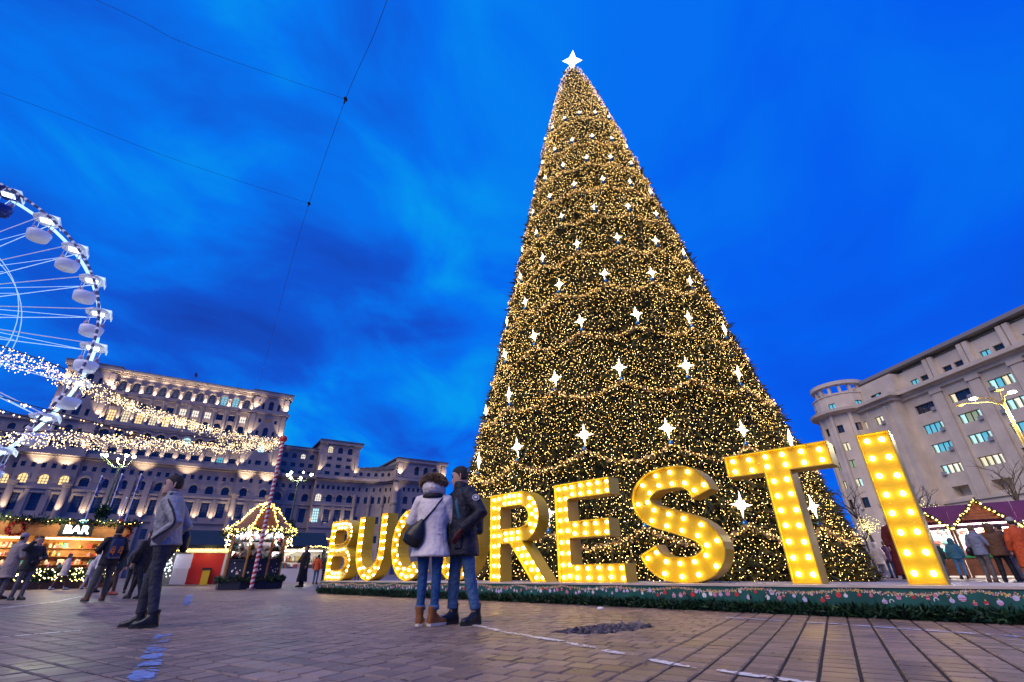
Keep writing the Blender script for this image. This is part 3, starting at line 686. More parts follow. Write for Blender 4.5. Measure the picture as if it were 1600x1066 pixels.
def pierced(q, x0, x1, z0, z1, ops, y=0.0, dep=0.6, mi=0, fr=None):
    """a flat wall with openings and their reveals; ops = (xc, w, zb, zt, arch) in order of x"""
    fr = fr or (lambda x, yy, z: (x, yy, z))
    if not ops:
        q.add([fr(x0, y, z0), fr(x1, y, z0), fr(x1, y, z1), fr(x0, y, z1)], ((0, 1, 2, 3),), mi); return
    ops = sorted(ops); cuts = [x0] + [(ops[i][0] + ops[i + 1][0]) / 2 for i in range(len(ops) - 1)] + [x1]
    for i, (xc, w, zb, zt, arch) in enumerate(ops):
        a, b = cuts[i], cuts[i + 1]; L_ = opening_loop(xc, w, zb, zt, arch)
        l, r = xc - w / 2, xc + w / 2
        for (xa, xb, za, zc_) in ((a, l, z0, z1), (r, b, z0, z1), (l, r, z0, zb)):
            if xb - xa > 1e-4 and zc_ - za > 1e-4: q.add([fr(xa, y, za), fr(xb, y, za), fr(xb, y, zc_), fr(xa, y, zc_)], ((0, 1, 2, 3),), mi)
        top = L_[2:]
        for k in range(len(top) - 1):
            (xa, za), (xb, zb_) = top[k], top[k + 1]
            q.add([fr(xb, y, zb_), fr(xa, y, za), fr(xa, y, z1), fr(xb, y, z1)], ((0, 1, 2, 3),), mi)
        n = len(L_)
        q.add([fr(px, y, pz) for px, pz in L_] + [fr(px, y + dep, pz) for px, pz in L_], [((i_ + 1) % n, i_, n + i_, n + (i_ + 1) % n) for i_ in range(n)], mi)
WCACHE = {}
def window_mesh(w, h, arch, glass, nx=2, nz=3, bar=0.09):
    key = (round(w, 2), round(h, 2), arch, glass, nx, nz)
    if key in WCACHE: return WCACHE[key]
    q = G(); lp = opening_loop(0, w, 0, h, arch)
    q.add([(x, 0.04, z) for x, z in lp], (tuple(range(len(lp))),), 1)
    hb = h - (w / 2 if arch else 0)
    for k in range(1, nx): x = -w / 2 + w * k / nx; q.box(x - bar / 2, x + bar / 2, -0.03, 0.03, 0, h - (0.02 if not arch else w * 0.08), 0)
    for k in range(1, nz): z = hb * k / nz if not arch else hb * k / (nz - 1 if nz > 1 else 1); q.box(-w / 2, w / 2, -0.025, 0.025, min(z, h - 0.1) - bar / 2, min(z, h - 0.1) + bar / 2, 0)
    for x in (-w / 2, w / 2): q.box(x - bar * 0.7, x + bar * 0.7, -0.035, 0.035, 0, hb, 0)
    q.box(-w / 2, w / 2, -0.033, 0.033, -0.001, bar, 0)
    me = q.mesh('window', [M_FRAME, LIT.get(glass, M_GLASS)]); WCACHE[key] = me; return me
def put_window(parent, x, y, z, w, h, arch=False, glass=None, nx=2, nz=3, bar=0.09, rot=0):
    return link('window', window_mesh(w, h, arch, glass, nx, nz, bar), parent, (x, y, z), (0, 0, rot))

# ---------------------------------------------------------------- the palace
PAL = thing('palace', 'huge floodlit pale stone palace with arched windows across the back of the square', 'palace', (-163.77, 162.96, 0), atan2(39, 59.7))
class PG(G):
    def add(s, *a, **k):
        if not getattr(s, 'hold', False): s.mark()
        return G.add(s, *a, **k)
    def rings(s, *a, **k): s.mark(); return G.rings(s, *a, **k)
ws = G(); led = G(); rf = G(); col = PG(); arc = PG()
def strip(x0, x1, z0, z1, xs, w, zb, zt, arch, y=0.0, dep=0.8, lit=None, nx=2, nz=3, fr=None, rot=0):
    pierced(ws, x0, x1, z0, z1, [(x, w, zb, zt, arch) for x in xs], y, dep, 0, fr)
    for i, x in enumerate(xs):
        p = fr(x, y + dep - 0.05, zb) if fr else (x, y + dep - 0.05, zb)
        put_window(PAL, *p, w, zt - zb, arch, (lit or {}).get(i), nx, nz, 0.16 if zt - zb > 2 else 0.1, rot)
def hood(xc, w, zb, y, th=0.35, out=0.35, n=10, fr=None):
    r = w / 2; arc.mark(); arc.hold = True
    for k in range(n):
        a, b = pi * k / n, pi * (k + 1) / n
        v = [(xc + rad * cos(t), yy, zb + rad * sin(t)) for yy in (y - out, y - 0.002) for rad in (r, r + th) for t in (a, b)]
        arc.add(v, ((0, 2, 3, 1), (4, 0, 1, 5), (2, 6, 7, 3)))
    arc.hold = False
X = [10.3 + 4.4 * k for k in range(11)]
# central block, top storey of arches
strip(8.0, 56.6, 65.7, 71.9, X, 2.3, 66.3, 70.4, True, lit={8: 'cyan', 9: 'cyan'}, nz=4)
for x in X: hood(x, 2.7, 69.2, 0.0, 0.45, 0.4)
for k in range(12):
    x = 8.1 + 4.4 * k; col.lathe(x, -0.25, [(65.75, 0.95), (66.1, 0.85), (68.8, 0.8), (68.95, 0.98), (69.3, 0.98)], 14)
ws.box(8.0, 56.6, 0.0, 1.0, 71.9, 74.2); 
for k in range(60): led.box(8.3 + 0.8 * k, 8.65 + 0.8 * k, -0.55, -0.004, 72.9, 73.5)
led.box(7.9, 56.7, -0.35, 0.0, 71.95, 72.35); led.box(7.9, 56.7, -1.0, 1.0, 73.6, 74.4); rf.box(7.9, 56.7, -1.1, 20, 74.4, 74.8)
led.box(7.8, 56.8, -1.1, 0.0, 64.9, 65.7); led.box(7.9, 56.7, -0.7, 0.0, 64.2, 64.9)
# second tier, tall lit windows and columns
XU = X
strip(8.0, 56.6, 59.0, 64.9, XU, 2.4, 59.7, 62.4, False, lit={5: 'white', 6: 'white', 7: 'white', 10: 'white', 0: 'dim', 1: 'cream'}, nx=3, nz=2)
strip(8.0, 56.6, 53.7, 59.0, XU[:7], 2.4, 54.2, 58.4, False, lit={k: ('warm', 'cream', 'warm', 'cream', 'warm', 'cream', 'cream')[k] for k in range(7)}, nx=3, nz=4) if False else None
strip(8.0, 39.0, 53.7, 59.0, X[:7], 2.4, 54.2, 58.4, False, lit={k: ('warm', 'cream', 'warm', 'cream', 'warm', 'cream', 'cream')[k] for k in range(7)}, nx=3, nz=4)
strip(39.0, 56.6, 53.7, 59.0, X[7:], 2.4, 54.2, 58.4, True, lit={}, nx=3, nz=4)
for k in range(12):
    x = 8.1 + 4.4 * k; col.lathe(x, -0.35, [(53.75, 0.8), (54.1, 0.62), (62.9, 0.55), (63.1, 0.75), (63.6, 0.85), (64.15, 0.9)], 12)
led.box(7.8, 56.8, -1.2, 0.0, 52.7, 53.7); led.box(7.9, 56.7, -0.75, 0.0, 51.9, 52.7)
# third tier: niches
strip(8.0, 56.6, 47.0, 51.9, X, 2.9, 48.0, 51.0, True, dep=1.2, lit={2: 'dim', 6: 'pale'}, nx=3, nz=2)
for x in X: hood(x, 2.9, 49.55, 0.0, 0.5, 0.5)
strip(8.0, 56.6, 41.0, 47.0, X, 2.4, 42.2, 44.3, False, lit={9: 'cyan'}, nx=3, nz=2)
for k in range(12): x = 8.1 + 4.4 * k; col.box(x - 0.75, x + 0.75, -0.45, -0.003, 41.0, 46.6)
led.box(7.9, 56.7, -0.6, 0.0, 46.6, 47.2)
# end pavilions of the central block
for (a, b) in ((-7.2, 8.0), (56.6, 71.3)):
    c = (a + b) / 2; y = -1.6
    tri = lambda d: [c - d, c, c + d]
    pierced(ws, a, b, 65.7, 72.6, [(c - 3.2, 1.0, 66.6, 69.6, True), (c, 2.0, 66.6, 70.6, True), (c + 3.2, 1.0, 66.6, 69.6, True)], y, 0.7)
    pierced(ws, a, b, 59.4, 64.7, [(c - 3.2, 1.1, 60.6, 62.4, False), (c, 2.0, 60.8, 62.6, False), (c + 3.2, 1.1, 60.6, 62.4, False)], y, 0.7)
    pierced(ws, a, b, 53.5, 59.4, [(c - 3.2, 1.1, 54.4, 57.0, False), (c, 2.1, 54.2, 58.6, True), (c + 3.2, 1.1, 54.4, 57.0, False)], y, 0.7)
    pierced(ws, a, b, 46.9, 52.3, [(c - 3.2, 1.1, 48.0, 49.6, False), (c, 2.2, 47.8, 50.6, True), (c + 3.2, 1.1, 48.0, 49.6, False)], y, 0.7)
    pierced(ws, a, b, 41.0, 46.9, [(c - 3.2, 1.1, 42.4, 44.2, False), (c, 2.2, 42.4, 44.2, False), (c + 3.2, 1.1, 42.4, 44.2, False)], y, 0.7)
    for dx, w_, hs in ((-3.2, 1.0, 0), (0, 2.0, 1), (3.2, 1.0, 0)):
        lit = {('R', 1): 'pale'}.get(('R' if a > 0 else 'L', hs))
        put_window(PAL, c + dx, y + 0.66, 66.6, w_, 4.0 if hs else 3.0, True, None, 2, 4, 0.15)
        put_window(PAL, c + dx, y + 0.66, 60.8 if hs else 60.6, 2.0 if hs else 1.1, 1.8, False, 'dim' if hs and a > 0 else None, 2, 2)
        put_window(PAL, c + dx, y + 0.66, 54.2 if hs else 54.4, 2.1 if hs else 1.1, 4.4 if hs else 2.6, bool(hs), None, 2, 4, 0.15)
        put_window(PAL, c + dx, y + 0.66, 47.8 if hs else 48.0, 2.2 if hs else 1.1, 2.8 if hs else 1.6, bool(hs), lit, 2, 3)
        put_window(PAL, c + dx, y + 0.66, 42.4, 2.2 if hs else 1.1, 1.8, False, None, 2, 2)
    for x in (a + 1.2, b - 1.2):
        for (z0, z1) in ((65.8, 72.0), (53.6, 64.4), (41.0, 52.0)): col.box(x - 0.95, x + 0.95, y - 0.45, y - 0.003, z0, z1)
    for (z0, z1, o) in ((72.6, 73.2, 0.5), (73.2, 74.4, 1.0), (64.7, 65.7, 0.9), (52.3, 53.5, 0.9)): led.box(a - o, b + o, y - o, y + 0.3, z0, z1)
    rf.box(a - 1.1, b + 1.1, y - 1.1, 20, 74.4, 75.1)
    for x in (a + 0.01, b - 0.01): ws.quad((x, y, 41), (x, 20, 41), (x, 20, 74.4), (x, y, 74.4))
    for (z0, z1, o) in ((72.6, 74.4, 0.9), (64.7, 65.7, 0.8), (52.3, 53.5, 0.8)):
        if b > 60: led.box(b, b + o - 0.05, y + 0.3, 20, z0, z1)
ws.box(-7.2, 71.3, 1.3, 40, 30, 74.3)
# the great ledge and the lower storeys, running on along both wings
XL = -60.0
def lower(x0, x1, y, n0=0, fr=None, lit=None, rot=0, pitch=5.25, arches=True, led_on=True):
    ln = x1 - x0; k = max(1, int(ln / pitch)); p = ln / k; xs = [x0 + p * (i + 0.5) for i in range(k)]
    k2 = k * 2; xs2 = [x0 + ln / k2 * (i + 0.5) for i in range(k2)]
    strip(x0, x1, 33.6, 38.4, xs2, 1.25, 34.6, 36.3, False, y, 0.6, {}, 2, 2, fr, rot)
    strip(x0, x1, 28.0, 33.6, xs, 2.7, 29.3, 32.5, True, y, 1.1, (lit or {}).get('arch', {}), 3, 3, fr, rot)
    strip(x0, x1, 19.0, 28.0, xs, 2.7, 20.6, 26.2, False, y, 0.9, (lit or {}).get('tall', {}), 3, 5, fr, rot)
    strip(x0, x1, 0.0, 19.0, xs, 2.2, 12.5, 16.0, False, y, 0.7, (lit or {}).get('base', {}), 2, 2, fr, rot)
    if fr is None:
        for x in xs:
            hood(x, 2.7, 31.15, y, 0.6, 0.4); arc.box(x - 1.9, x + 1.9, y - 0.4, y - 0.004, 26.3, 26.9)
        for i in range(k + 1):
            x = x0 + p * i
            if x0 + 0.4 < x < x1 - 0.4: col.box(x - 0.62, x + 0.62, y - 0.4, y - 0.003, 19.2, 27.4)
        led.box(x0, x1, y - 0.5, y - 0.001, 27.6, 28.3); led.box(x0, x1, y - 0.6, y - 0.001, 18.4, 19.2)
lower(XL, -8.0, 1.0, lit={'arch': {8: 'warm', 9: 'warm'}})
lower(-8.0, 8.0, -3.2, lit={'arch': {0: 'warm', 1: 'warm', 2: 'warm'}}, pitch=5.25)
lower(8.0, 57.4, -2.2)
lower(57.4, 72.0, -3.2, pitch=4.9)
lower(72.0, 88.5, 2.0, pitch=5.5)
lower(88.5, 106.5, -2.0, lit={'arch': {0: 'white'}, 'tall': {0: 'pale'}, 'base': {0: 'cyan'}}, pitch=4.4)
for (x0, x1, y) in ((XL, -8, 1.0), (-8, 8, -3.2), (8, 57.4, -2.2), (57.4, 72, -3.2), (72, 88.5, 2.0), (88.5, 106.5, -2.0)):
    led.box(x0 - 0.6, x1 + 0.6, y - 1.4, y, 38.4, 39.0); led.box(x0 - 0.8, x1 + 0.8, y - 2.6, y + 0.4, 39.0, 40.2)
    q = rf; q.quad((x0 - 0.8, y - 2.6, 40.25), (x1 + 0.8, y - 2.6, 40.25), (x1 + 0.8, y + 3.4, 41.6), (x0 - 0.8, y + 3.4, 41.6), 1)
    ws.quad((x0, y, 0), (x0, 30, 0), (x0, 30, 38.4), (x0, y, 38.4)); ws.quad((x1, 30, 0), (x1, y, 0), (x1, y, 38.4), (x1, 30, 38.4))
    ws.box(x0 + 0.05, x1 - 0.05, y + 1.3, 30, 0, 38.3)
for x in (-6.9, 6.9, 58.5, 70.8):                          # giant engaged columns under the pavilions
    col.lathe(x, -3.6, [(0, 1.3), (18.5, 1.3), (18.6, 1.15), (28.4, 1.0), (28.5, 1.25), (29.0, 1.3), (29.6, 1.55), (30.0, 1.55)], 14)
for x in (24.0, 29.3, 34.5, 18.8):
    col.box(x - 0.95, x + 0.95, -3.2, -2.603, 0, 33.4)
# wings beside the central block
for (x0, x1, xs) in ((71.3, 88.5, [74.8, 78.6, 82.4, 86.2]), (-24.0, -7.2, [-20, -16, -12])):
    y = 5.0
    strip(x0, x1, 47.0, 52.0, xs, 2.0, 48.2, 50.4, True, y, 0.6, {2: 'white'} if x0 > 0 else {}, 3, 2)
    strip(x0, x1, 43.6, 47.0, xs, 2.0, 44.4, 46.2, False, y, 0.6, {}, 3, 2); strip(x0, x1, 38.4, 43.6, xs, 2.0, 40.9, 42.7, False, y, 0.6, {}, 3, 2)
    led.box(x0, x1, y - 0.8, y + 0.2, 52.0, 53.0); rf.box(x0, x1, y - 0.9, 30, 53.0, 53.5); ws.box(x0 + 0.1, x1 - 0.1, y + 0.8, 30, 38.4, 52.9)
ws.box(-60, -24, 3.0, 30, 38.4, 48.0); rf.box(-60.5, -24, 2.4, 30, 48, 48.7)
x0, x1, y = 88.5, 106.5, 0.0; xs = [93.0, 97.5, 102.0]
strip(x0, x1, 50.4, 55.4, xs, 2.3, 51.3, 54.3, True, y, 0.7, {0: 'cream'}, 3, 3)
for x in xs: hood(x, 2.6, 53.15, y, 0.4, 0.35)
for (z0, z1, zb, zt) in ((47.2, 50.4, 48.0, 49.6), (43.8, 47.2, 44.6, 46.2), (38.4, 43.8, 41.2, 42.8)): strip(x0, x1, z0, z1, xs, 2.3, zb, zt, False, y, 0.6, {}, 3, 2)
led.box(x0 - 0.7, x1 + 1.2, y - 1.0, y + 0.2, 55.4, 56.5); rf.box(x0 - 0.8, x1 + 1.4, y - 1.2, 25, 56.5, 57.2); ws.box(x0 + 0.1, x1 - 0.01, y + 0.9, 25, 38.4, 56.4); led.box(x1, x1 + 1.2, y + 0.2, 25, 55.4, 56.5)
for x in (x0 + 0.9, x1 - 0.9): col.box(x - 0.7, x + 0.7, y - 0.4, y - 0.003, 41.6, 50.2)
# curved link to the far right pavilion
cxp, cyp = 106.5, -16.0
prev = None; seg = 7
cpts = [(106.5 + 15.0 * sin(pi / 2 * k / seg), -2.0 - 10.5 * (1 - cos(pi / 2 * k / seg))) for k in range(seg + 1)]
for k in range(seg):
    (xa, ya), (xb, yb) = cpts[k], cpts[k + 1]; ln = hypot(xb - xa, yb - ya); an = atan2(yb - ya, xb - xa); ca, sa = cos(an), sin(an)
    fr = lambda x, yy, z, xa=xa, ya=ya, ca=ca, sa=sa: (xa + x * ca - yy * sa, ya + x * sa + yy * ca, z)
    wc = ln / 2
    for (z0, z1, w_, zb, zt, ar, nx, nz) in ((33.6, 38.4, 0.9, 34.6, 36.3, False, 2, 2), (28, 33.6, 1.5, 29.3, 32.3, True, 2, 3), (19, 28, 1.5, 20.6, 23.5, False, 2, 3), (0, 19, 1.5, 12.5, 15.5, False, 2, 2)):
        strip(0, ln, z0, z1, [wc], w_, zb, zt, ar, 0, 0.6, {0: 'pale'} if (k in (2, 4) and z0 == 0) else {}, nx, nz, fr, an)
    pierced(ws, -0.3, ln + 0.3, 38.4, 45.6, [(wc, 1.5, 41.8, 43.6, True)], 1.2, 0.5, 0, fr)
    put_window(PAL, *fr(wc, 1.65, 41.8), 1.5, 1.8, True, None, 2, 2, 0.1, an)
    for (z0, z1, o) in ((38.4, 39.0, 1.2), (39.0, 40.2, 2.2)):
        led.add([fr(-0.1, -o, z0), fr(ln + 0.1, -o, z0), fr(ln + 0.1, 1.0, z0), fr(-0.1, 1.0, z0), fr(-0.1, -o, z1), fr(ln + 0.1, -o, z1), fr(ln + 0.1, 1.0, z1), fr(-0.1, 1.0, z1)], ((0, 3, 2, 1), (4, 5, 6, 7), (0, 1, 5, 4), (1, 2, 6, 5), (2, 3, 7, 6), (3, 0, 4, 7)))
    rf.add([fr(-0.3, 0.2, 45.6 + 0.28 * k), fr(ln + 0.3, 0.2, 45.6 + 0.28 * k), fr(ln + 0.3, 9, 46.0 + 0.28 * k), fr(-0.3, 9, 46.0 + 0.28 * k), fr(-0.3, 0.5, 45.0), fr(ln + 0.3, 0.5, 45.0)], ((0, 1, 2, 3), (4, 5, 1, 0)))
    if k % 2 == 0: col.lathe(xa, ya - 0.3, [(0, 0.8), (19, 0.7), (28, 0.62), (28.4, 0.9), (33, 0.9)], 8)
# far right pavilion
x0, x1, y = 121.5, 146.5, -12.5; xs = [127.0, 131.6, 136.2, 140.8]
strip(x0, x1, 41.0, 48.0, xs[1:], 2.4, 42.4, 46.4, True, y, 0.8, {}, 2, 4)
for x in xs[1:]: hood(x, 2.6, 45.2, y, 0.4, 0.4)
strip(x0, x1, 33.6, 38.4, [126 + 2.3 * k for k in range(9)], 1.2, 34.6, 36.3, False, y, 0.6, {}, 2, 2)
for (z0, z1, zb, zt, ar) in ((28, 33.6, 29.0, 32.4, True), (23, 28, 24.2, 26.8, False), (17, 23, 18.4, 21.2, False), (0, 17, 12, 15, False)): strip(x0, x1, z0, z1, xs, 2.4, zb, zt, ar, y, 0.7, {}, 3, 3)
led.box(x0 - 1.2, x1 + 1.2, y - 1.2, y, 38.4, 39.2); led.box(x0 - 2, x1 + 2, y - 2.2, y + 0.6, 39.2, 40.4); led.box(x0 - 0.6, x1 + 0.9, y - 0.9, y + 0.3, 48.0, 49.2); rf.box(x0 - 0.8, x1 + 1.1, y - 1.1, 20, 49.2, 49.9)
led.box(x1, x1 + 0.9, y + 0.3, 20, 48.0, 49.2); ws.box(x0 + 0.06, x1 - 0.02, y + 1.0, 20, 0, 49.1)
for x in (x0 + 1.6, x1 - 1.0): col.box(x - 1.2, x + 1.2, y - 0.45, y - 0.003, 41.0, 47.6)
for x in (x0 + 0.2, 145.5): col.lathe(x, y - 0.5, [(0, 1.5), (28.5, 1.3), (28.6, 1.6), (29.6, 1.7), (30, 1.5), (38.2, 1.4)], 12)
ws.box(146.5, 175, 2, 30, 0, 34); rf.box(146.5, 175, 1.4, 30, 34, 34.7)
ws.build('wall', M_STONE, PAL); led.build('cornice', mat('cornice stone', (0.33, 0.275, 0.245), 0.75, var=0.1, scale=0.4), PAL)
rf.build('roof', [M_ROOFD, M_LEDGE], PAL); col.build_pieces('column', M_STONE, PAL, False); arc.build_pieces('arch_surround', MATS['cornice stone'], PAL)
fl = G(); fl.cyl(32, 4, 74.5, 80.5, 0.10, 0.06, 8); fl.cyl(49, 4, 74.5, 79, 0.07, 0.05, 6); fl.cyl(16, 4, 74.5, 78.5, 0.07, 0.05, 6); fl.build('roof_mast', M_FRAME, PAL)
G().rings([[(32.1 + dx, 4 + 0.15 * sin(dx * 3), z) for z in (80.3 - dx * 0.9, 78.6 - dx * 1.1)] for dx in (0, 0.25, 0.5, 0.75, 0.95)], 0, cap=False, closed=False).build('flag', mat('dark flag', (0.05, 0.06, 0.16), 0.8), PAL)
# floodlights fixed to the palace
UPC = (1.0, 0.80, 0.56)
def up(x, y, z, p, size=75, aim=(0, 0.28, 1)): lamp('SPOT', (x, y - 1.1, z), p * 3.9, UPC, PAL, 0.25, (aim[0], aim[1] + 0.12, aim[2]), size)
for k in range(12): up(8.1 + 4.4 * k, -1.05, 65.85, 300, 110, (0, 0.7, 1))
for k in range(11): up(10.3 + 4.4 * k, -0.95, 71.0, 150, 120, (0, 0.35, 1))
for k in range(12): up(8.1 + 4.4 * k, -1.1, 53.85, 520, 60, (0, 0.22, 1))
for k in range(0, 12): up(8.1 + 4.4 * k, -0.9, 41.1, 260, 70, (0, 0.35, 1))
for x in (-6.0, 6.8, 57.8, 70.1):
    up(x, -2.9, 65.9, 900, 70, (0, 0.45, 1)); up(x, -2.9, 53.7, 900, 60, (0, 0.3, 1)); up(x, -2.8, 41.2, 600, 60, (0, 0.35, 1)); up(x, -5.6, 19.5, 900, 60, (0, 0.35, 1))
for x in (-3, 4, 60.5, 68.5, 26, 40): lamp('SPOT', (x, -5.5, 34.5), 3600, UPC, PAL, 0.2, (0, 0.35, 1), 90)
for k in range(1, 9): up(8.0 + 5.49 * k, -3.3, 19.4, 520, 75, (0, 0.35, 1))
for x in (60, 65, 69.5, 90, 95, 101, 105): up(x, -4.0 if x < 80 else -2.8, 19.3, 350, 70, (0, 0.35, 1))
for x in (89.4, 105.6): up(x, -0.9, 41.7, 500, 60, (0, 0.3, 1))
for x in (106.5, 100, 112): lamp('SPOT', (x, -9, 35.5), 700, UPC, PAL, 0.2, (0, 0.5, 1), 90)
up(123.1, -13.6, 41.2, 900, 70, (0, 0.35, 1)); up(145.5, -13.6, 41.2, 900, 70, (0, 0.35, 1))
lamp('SPOT', (122, -17, 33), 900, UPC, PAL, 0.2, (0, 0.5, 1), 90)

# ---------------------------------------------------------------- the office building on the right
OFF = thing('office_building', 'pale corner office block with a round end tower and rows of lit windows', 'building', (63.38, 71.15, 0), atan2(-0.993, 0.118))
ow = G(); ol = PG(); orf = G(); rib = PG(); ac = PG(); ol2 = PG()
FL = [(21.7, 23.05), (18.55, 19.95), (15.65, 16.95), (12.55, 13.85)]
bounds = [24.9, 20.85, 17.75, 14.75, 11.6]
rl = random.Random(3)
litmap = {(0, 0): [None] * 4, (0, 1): ['cyan', 'cyan', 'cyan', 'pale'], (0, 2): ['pale', 'cyan', 'cyan', 'cyan'], (0, 3): ['pale', 'white', 'white', 'white'],
          (1, 0): ['cream', None, None, None], (1, 1): ['pale', 'green', 'green', 'pale'], (1, 2): ['pale', 'pale', 'cyan', 'pale'], (1, 3): ['cream', 'cream', 'white', 'white'],
          (2, 0): ['pale', 'cyan', 'cream', 'pale'], (2, 1): ['cyan', 'pale', 'white', 'pale'], (2, 2): ['pale', 'cyan', None, 'cyan'], (2, 3): [None, 'cream', None, None]}
WP = {}
def casement(x, y, z, wd, h, glasses, parent=OFF, rot=0):
    """a window of single panes: frame with one pane child per light"""
    n = len(glasses); key = ('f', round(wd, 2), round(h, 2), n)
    if key not in WP:
        q = G()
        for k in range(n + 1): xx = -wd / 2 + wd * k / n; q.box(xx - 0.06, xx + 0.06, -0.05, 0.05, 0, h)
        for k in range(n): xa, xb = -wd / 2 + wd * k / n + 0.06, -wd / 2 + wd * (k + 1) / n - 0.06; q.box(xa, xb, -0.045, 0.045, 0, 0.08); q.box(xa, xb, -0.045, 0.045, h - 0.08, h)
        WP[key] = q.mesh('window', M_FRAME)
    o = link('window', WP[key], parent, (x, y, z), (0, 0, rot))
    pw = wd / n - 0.12
    for k, gl in enumerate(glasses):
        kk = ('p', round(pw, 2), round(h, 2), gl)
        if kk not in WP:
            q = G(); q.quad((-pw / 2, 0.02, 0.08), (pw / 2, 0.02, 0.08), (pw / 2, 0.02, h - 0.08), (-pw / 2, 0.02, h - 0.08), 0)
            if gl in ('white', 'pale', 'cream'): q.quad((-pw / 2, 0.012, 0.08), (-pw / 2 + pw * 0.3, 0.012, 0.08), (-pw / 2 + pw * 0.22, 0.012, h * 0.7), (-pw / 2, 0.012, h - 0.08), 1)
            WP[kk] = q.mesh('pane', [LIT.get(gl, M_GLASS), LIT['green']])
        link('pane', WP[kk], o, (-wd / 2 + wd * (k + 0.5) / n, 0, 0))
for b in range(-0, 5):
    x0 = 0.35 + 5.5 * b; xc = x0 + 3.0
    for f, (zb, zt) in enumerate(FL):
        pierced(ow, x0, x0 + 5.5, bounds[f + 1], bounds[f], [(xc, 3.25, zb, zt, False)], 0.0, 0.42)
        gl = litmap.get((b, f)) or [rl.choice(['pale', 'cyan', None, 'cream']) for _ in range(4)]
        casement(xc, 0.36, zb, 3.25, zt - zb, gl)
        if rl.random() < 0.8: ac.box(xc + rl.choice((-1.3, 0.9, 1.2)), xc + 1.25 + 0.35 if False else xc + 1.6, -0.25, 0.1, zb - 0.15, zb + 0.35) if False else ac.cbox((xc + rl.choice((-1.3, 0.5, 1.25)), -0.12, zb + 0.12), (0.6, 0.32, 0.5))
    pierced(ow, x0, x0 + 5.5, 8.9, 11.6, [(xc, 2.4, 9.35, 10.75, False)], 0.0, 1.2)
    ow.box(x0, x0 + 5.5, -0.25, 0.1, 0, 8.6); ol.box(x0, x0 + 5.5, -0.5, 0.1, 8.6, 8.95)
    for k in range(9): ow.box(x0, x0 + 5.5, -0.30, -0.252, 0.4 + 0.9 * k, 1.2 + 0.9 * k)
    xp = x0 + 5.7                                           # pilaster with ribs
    ow.box(xp - 0.75, xp + 0.75, -0.30, -0.002, 8.95, 23.8); ow.box(xp - 0.95, xp + 0.95, -0.45, -0.003, 23.8, 24.4)
    for dx in (-1.0, 1.0): rib.box(xp + dx - 0.10, xp + dx + 0.10, -0.16, -0.004, 8.95, 24.2)
    # attic
    pierced(ow, x0, x0 + 5.5, 25.75, 29.2, [(xc - 0.85, 1.35, 25.95, 27.45, False), (xc + 0.95, 1.35, 25.95, 27.45, False)], 1.1, 0.4)
    for dx in (-0.85, 0.95): casement(xc + dx, 1.44, 25.95, 1.35, 1.5, [rl.choice([None, 'cyan', None]) for _ in range(2)])
    for dx in (-0.42, 0.42): ow.box(xp + dx - 0.32, xp + dx + 0.32, 0.55, 1.097, 25.75, 29.5)
    ol.box(x0, x0 + 5.5, -1.35, 1.5, 25.2, 25.75); ol.box(x0, x0 + 5.5, -0.7, 0.1, 24.9, 25.2); ol.box(x0, x0 + 5.5, -0.40, -0.005, 24.4, 24.9)
    ow.box(x0, x0 + 5.5, 2.2, 12, 25.75, 30.0)
orf.box(-6.5, 28.0, 0.2, 13, 29.95, 30.5)
ow.box(0.35, 27.85, 1.4, 12, 0, 25.7)
# projecting end bay
y = -1.7
for f, (zb, zt) in enumerate(FL):
    pierced(ow, -8.2, 0.35, bounds[f + 1], bounds[f], [(-6.6, 1.3, zb, zt, False), (-3.4, 1.6, zb, zt, False)], y, 0.4)
    casement(-3.4, y + 0.34, zb, 1.6, zt - zb, [['cream', 'white'], ['pale', 'white'], ['white', 'white'], ['white', 'pale']][f]); casement(-6.6, y + 0.34, zb, 1.3, zt - zb, [[None, 'cream'], [None, 'pale'], ['green', None], ['cyan', None]][f])
    ac.cbox((-2.7, y - 0.12, zb + 0.1), (0.6, 0.32, 0.5))
pierced(ow, -8.2, 0.35, 8.9, 11.6, [(-3.4, 1.8, 9.3, 10.8, True)], y, 1.0); ow.box(-8.2, 0.35, y - 0.25, y + 0.1, 0, 8.6); ol2.box(-8.4, 0.6, y - 0.5, y + 0.1, 8.6, 8.95)
ow.box(-8.2, 0.33, y + 0.9, 10, 0, 25.6); ow.quad((0.35, y, 0), (0.35, 1, 0), (0.35, 1, 25.2), (0.35, y, 25.2)); ow.quad((-8.2, 6, 0), (-8.2, y, 0), (-8.2, y, 25.2), (-8.2, 6, 25.2))
for x in (-8.0, -5.0, -1.4, 0.0): rib.box(x - 0.28, x + 0.28, y - 0.22, y - 0.003, 8.95, 24.2)
ol2.box(-9.3, 1.3, y - 1.3, 1.0, 25.2, 25.75); ol2.box(-8.7, 0.7, y - 0.6, 0.0, 24.6, 25.2)
pierced(ow, -7.4, 0.35, 25.75, 29.3, [(-3.4, 2.2, 25.95, 27.1, False)], -0.5, 0.4); casement(-3.4, -0.16, 25.95, 2.2, 1.15, [None, 'cyan', None])
ow.quad((-7.4, 5, 25.75), (-7.4, -0.5, 25.75), (-7.4, -0.5, 29.3), (-7.4, 5, 29.3)); ow.quad((-7.4, -0.5, 29.3), (0.35, -0.5, 29.3), (0.35, 5, 29.3), (-7.4, 5, 29.3)); ow.quad((0.35, -0.5, 25.75), (0.35, 3, 25.75), (0.35, 3, 29.3), (0.35, -0.5, 29.3))
